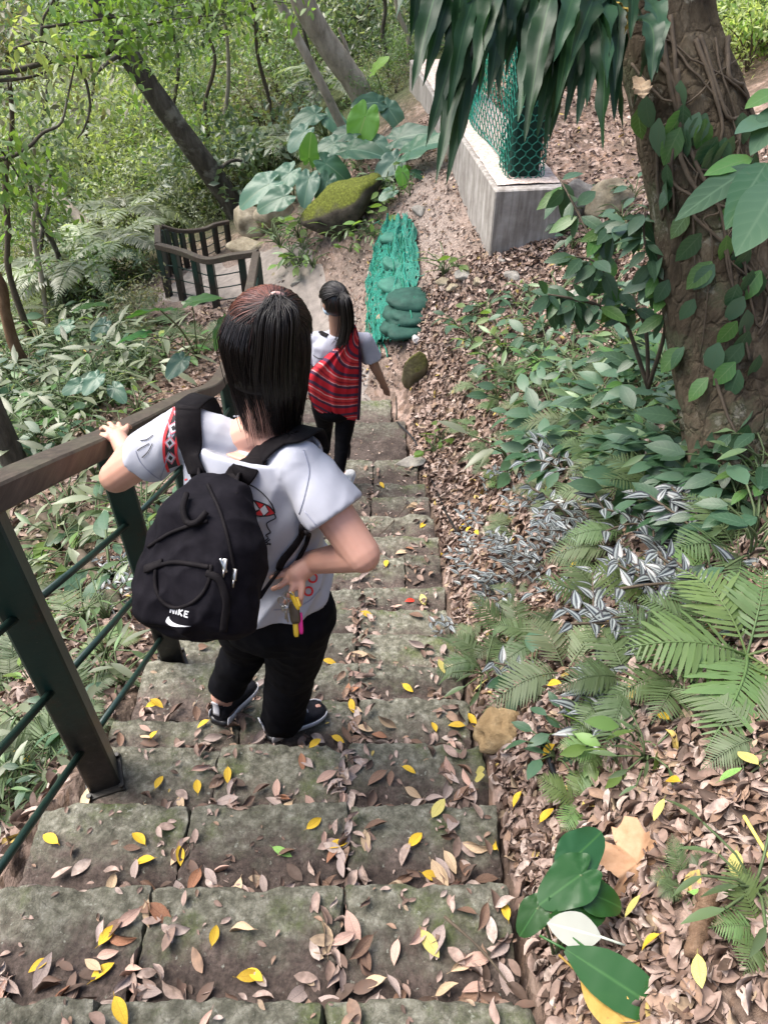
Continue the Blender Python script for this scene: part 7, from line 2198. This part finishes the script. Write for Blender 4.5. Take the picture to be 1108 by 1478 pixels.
SAP = [((92, 425, 10.5), (85, 370, 10.4), (60, 320, 10.3), (50, 290, 10.3)), ((70, 470, 10), (60, 400, 10), (48, 330, 10), (55, 260, 10)), ((15, 400, 9), (12, 330, 9), (8, 260, 9), (18, 180, 9)), ((250, 330, 15), (262, 250, 15), (250, 170, 15), (258, 90, 15)), ((330, 280, 15), (322, 200, 15), (330, 110, 15), (322, 20, 15)),
       ((400, 215, 15), (390, 150, 15), (372, 80, 15), (365, 10, 15)), ((445, 160, 16), (450, 100, 16), (438, 40, 16), (442, -10, 16)), ((210, 280, 17), (200, 200, 17), (212, 120, 17), (205, 30, 17)), ((120, 330, 16), (132, 260, 16), (125, 190, 16), (135, 110, 16)), ((560, 90, 15), (552, 50, 15), (556, 10, 15), (550, -20, 15)), ((590, 60, 14), (575, 20, 14), (570, -20, 14)), ((285, 260, 14), (300, 200, 14), (296, 150, 14), (310, 80, 14)), ((60, 350, 13), (75, 270, 13), (62, 190, 13), (70, 110, 13)), ((165, 300, 18), (170, 220, 18), (160, 140, 18), (172, 60, 18))]
for i, s_ in enumerate(SAP):
    tree_path('sapling', where(s_[0][0], s_[0][1] - 60, ['thin dark sapling', 'thin pale sapling', 'slender mossy sapling'][i % 3]), s_, .045, .022, [M_BARKD, M_BARKP, M_STEMD][i % 3], 'thin saplings in the wood', top=[(random.uniform(-.3, .3), 0, .7)], crown=([M_MID, M_GREY, M_OLIVE, M_DARK][i % 4], .8, 900, .11), wob=.2)
ob = tree_path('overhanging_tree', 'tree beyond the left edge whose bare dark branches reach into the picture', [(-130, 300, 5.2), (-120, 200, 5.2), (-110, 80, 5.3), (-90, -40, 5.4)], .10, .06, M_BARKD,
    extra=[([(-115, 130, 5.3), (-40, 108, 5.4), (20, 102, 5.6), (75, 88, 5.8), (115, 82, 5.9), (150, 80, 6.0), (172, 66, 6.1)], .024), ([(-60, 112, 5.35), (0, 116, 5.5), (45, 111, 5.7), (80, 98, 5.8), (110, 83, 5.9)], .014), ([(110, 85, 5.9), (125, 120, 5.85), (130, 155, 5.8), (122, 185, 5.8), (112, 200, 5.8)], .013), ([(-40, 235, 5.3), (10, 228, 5.5), (42, 212, 5.6), (62, 192, 5.7), (88, 178, 5.8), (98, 140, 5.85), (108, 95, 5.9)], .018),
           ([(150, 80, 6.0), (180, 50, 6.1), (240, 30, 6.3), (330, 20, 6.5)], .012), ([(60, 60, 5.8), (62, 30, 5.8), (75, 5, 5.8), (85, -20, 5.8)], .012),
           ([(60, 40, 5.7), (130, 30, 5.9), (200, 20, 6.1), (270, 5, 6.3)], .010, 620, M_BRIGHT, L_OV, .16), ([(140, 60, 5.9), (190, 55, 6.0), (240, 50, 6.2)], .008, 230, M_BRIGHT, L_OV, .12), ([(20, 70, 5.6), (60, 60, 5.7), (90, 75, 5.8)], .008, 180, M_YELG, L_OV, .12), ([(-40, 190, 5.3), (0, 215, 5.4), (30, 260, 5.5), (50, 300, 5.5)], .010, 480, M_BRIGHT, L_OV, .18), ([(240, 0, 6.2), (330, -5, 6.4), (420, 5, 6.6)], .008, 300, M_BRIGHT, L_OV, .14)])

# ------------------------------------------------------------------ undergrowth and trees of the hillside
def shrub_kind(n_clump, per, rad, hgt, m, size, tpl=L_SIM, stems=6):
    def f():
        root = thing('shrub', None, None)
        st, lv = MB(), MB()
        C = rng.normal(size=(n_clump, 3)) * np.array((.5, .5, .36)) * rad
        C[:, 2] = np.abs(C[:, 2] + hgt * .5) + .08
        for i, c in enumerate(C):
            if i < stems: st.tube(spline([np.zeros(3), c * np.array((.3, .3, .55)), c], 6), [.016, .014, .011, .009, .007, .005], 5, cap=False)
            d = rng.normal(size=3); d[2] = abs(d[2]) * .5
            tw_ = norm(d) * rad * .35
            t = rng.uniform(-1, 1, (per, 1))
            P = c + tw_ * t + rng.normal(size=(per, 3)) * rad * .11
            fw = tw_ * np.sign(t) / rad * .8 + rng.normal(size=(per, 3)) * .6; fw[:, 2] -= .15
            lv.leaves(tpl, P, fw, (0, 0, 1) + rng.normal(0, .55, (per, 3)), rng.uniform(size * .65, size * 1.3, per), np.clip(rng.normal(.5, .2, per) + .25 * (c[2] / hgt - .5), 0, 1))
        st.build('stems', M_STEMD, root); lv.build('foliage', m, root)
        return root
    return Kind(f)
SK = [shrub_kind(26, 34, .9, 1.0, M_MID, .10), shrub_kind(30, 36, 1.0, 1.2, M_GREY, .09, L_SIM2), shrub_kind(24, 36, .9, .9, M_DARK, .12), shrub_kind(26, 40, 1.0, 1.1, M_YELG, .085), shrub_kind(22, 34, .8, .9, M_OLIVE, .08, L_SIM2), shrub_kind(20, 30, .9, .8, M_BRIGHT, .11, L_SIM2), shrub_kind(40, 40, 1.3, 2.0, M_GREY, .08), shrub_kind(36, 42, 1.2, 1.7, M_MID, .09, L_SIM2)]  # leaf colours lightened to stand for stronger daylight farther into the wood
SD = ['mid green bush', 'greyish feathery bush', 'dark glossy bush', 'yellow green sunlit-coloured bush', 'olive brown thin bush', 'fresh green bush', 'tall grey green bush', 'tall mid green bush']
def bushes(n, x0, x1, y0, y1, ok, kinds, s0, s1, gap=22):
    pts = []
    tries = 0
    while len(pts) < n and tries < n * 60:
        tries += 1
        px, py = random.uniform(x0, x1), random.uniform(y0, y1)
        if not ok(px, py): continue
        if any((px - a) ** 2 + (py - b) ** 2 < gap * gap for a, b in pts): continue
        pts.append((px, py))
    for px, py in pts:
        p = hit(px, py)
        k = random.choice(kinds(px, py))
        d = p[1]
        SK[k].place(p - (0, 0, .05), random.uniform(0, 6.28), random.uniform(s0, s1) * (1 + .012 * d), where(px, py, SD[k]), 'bush', 'bushes of the wooded slope')
def wood_ok(px, py):
    if 205 < px < 400 and py > 285: return False
    if px >= 400 and py > 190 - (px - 400) * .75: return False
    if py > 470: return False
    return True
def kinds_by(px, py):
    bright = math.exp(-(((px - 130) / 130) ** 2 + ((py - 215) / 100) ** 2))  # a patch of sunlight, imitated by choosing paler leaf colours
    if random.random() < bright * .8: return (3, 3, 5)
    if px > 330: return (0, 1, 2, 2, 4, 7, 6)
    return (0, 1, 1, 4, 5, 6, 7)
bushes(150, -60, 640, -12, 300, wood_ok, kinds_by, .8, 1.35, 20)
bushes(34, -60, 205, 290, 470, wood_ok, lambda a, b: (0, 1, 2, 4, 5), .42, .75, 22)
bushes(20, 195, 345, 262, 311, lambda a, b: True, lambda a, b: (1, 4, 2, 0), .55, .8, 14)
bushes(16, 960, 1150, -10, 110, lambda a, b: True, lambda a, b: (0, 1, 3, 5), .5, .8, 20)
bushes(16, 530, 625, 20, 165, lambda a, b: b < 175 - (a - 530) * 1.0, lambda a, b: (0, 1, 2, 4), .3, .55, 13)
bushes(8, 640, 960, -10, 60, lambda a, b: True, lambda a, b: (0, 1, 2), .5, .8, 26)
# trees standing farther up the opposite slope
def far_tree_kind(m, seed):
    def f():
        root = thing('tree', None, None)
        st, lv = MB(), MB()
        H = 6.0
        tr_ = spline([(0, 0, -.3), (.1, 0, 2), (-.1, .1, 4), (.1, 0, H)], 14)
        st.tube(tr_, np.linspace(.18, .06, 14), 8)
        for i in range(42):
            a = random.uniform(0, 6.28); h = random.uniform(1.6, H + .8); r = (1.9 - .25 * abs(h - 3.6)) * math.sqrt(random.random())
            c = np.array((math.cos(a) * r, math.sin(a) * r, h))
            if i < 12: st.tube(spline([tr_[min(13, int(h / H * 9))], c * np.array((.5, .5, 1)) - (0, 0, .3), c], 6), [.05, .045, .035, .03, .02, .015], 5, cap=False)
            n = 58; lv.leaves(L_SIM, c + rng.normal(size=(n, 3)) * np.array((.42, .42, .26)), rng.normal(size=(n, 3)), (0, 0, 1) + rng.normal(0, .5, (n, 3)), rng.uniform(.13, .24, n), np.clip(rng.normal(.5, .22, n), 0, 1))
        st.build('trunk', M_BARKD, root); lv.build('crown', m, root)
        return root
    return Kind(f)
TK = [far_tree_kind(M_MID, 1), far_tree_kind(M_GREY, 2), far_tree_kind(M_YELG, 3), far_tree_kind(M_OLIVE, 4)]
TD = ['mid green tree', 'pale grey green tree', 'yellow green tree', 'olive tree']
tp_ = []
while len(tp_) < 60:
    x, y = random.uniform(-26, 10), random.uniform(19, 52)
    if any((x - a) ** 2 + (y - b) ** 2 < 5 for a, b in tp_) or x > 3 + (y - 19) * .1: continue
    tp_.append((x, y))
for x, y in tp_:
    z = float(T(x, y)[0]); k = random.choices(range(4), (3, 3, 2, 1))[0]
    v = np.array((x, y * CP - (z + 2 - CAMZ) * SP, 0)); zc = y * CP - (z + 2 - CAMZ) * SP
    px = 554 + x / zc * F; py = 739 - (y * SP + (z + 2 - CAMZ) * CP) / zc * F
    TK[k].place((x, y, z), random.uniform(0, 6.28), random.uniform(.7, 1.15), where(px, py, TD[k] + ' on the far slope'), 'tree', 'trees on the far slope')
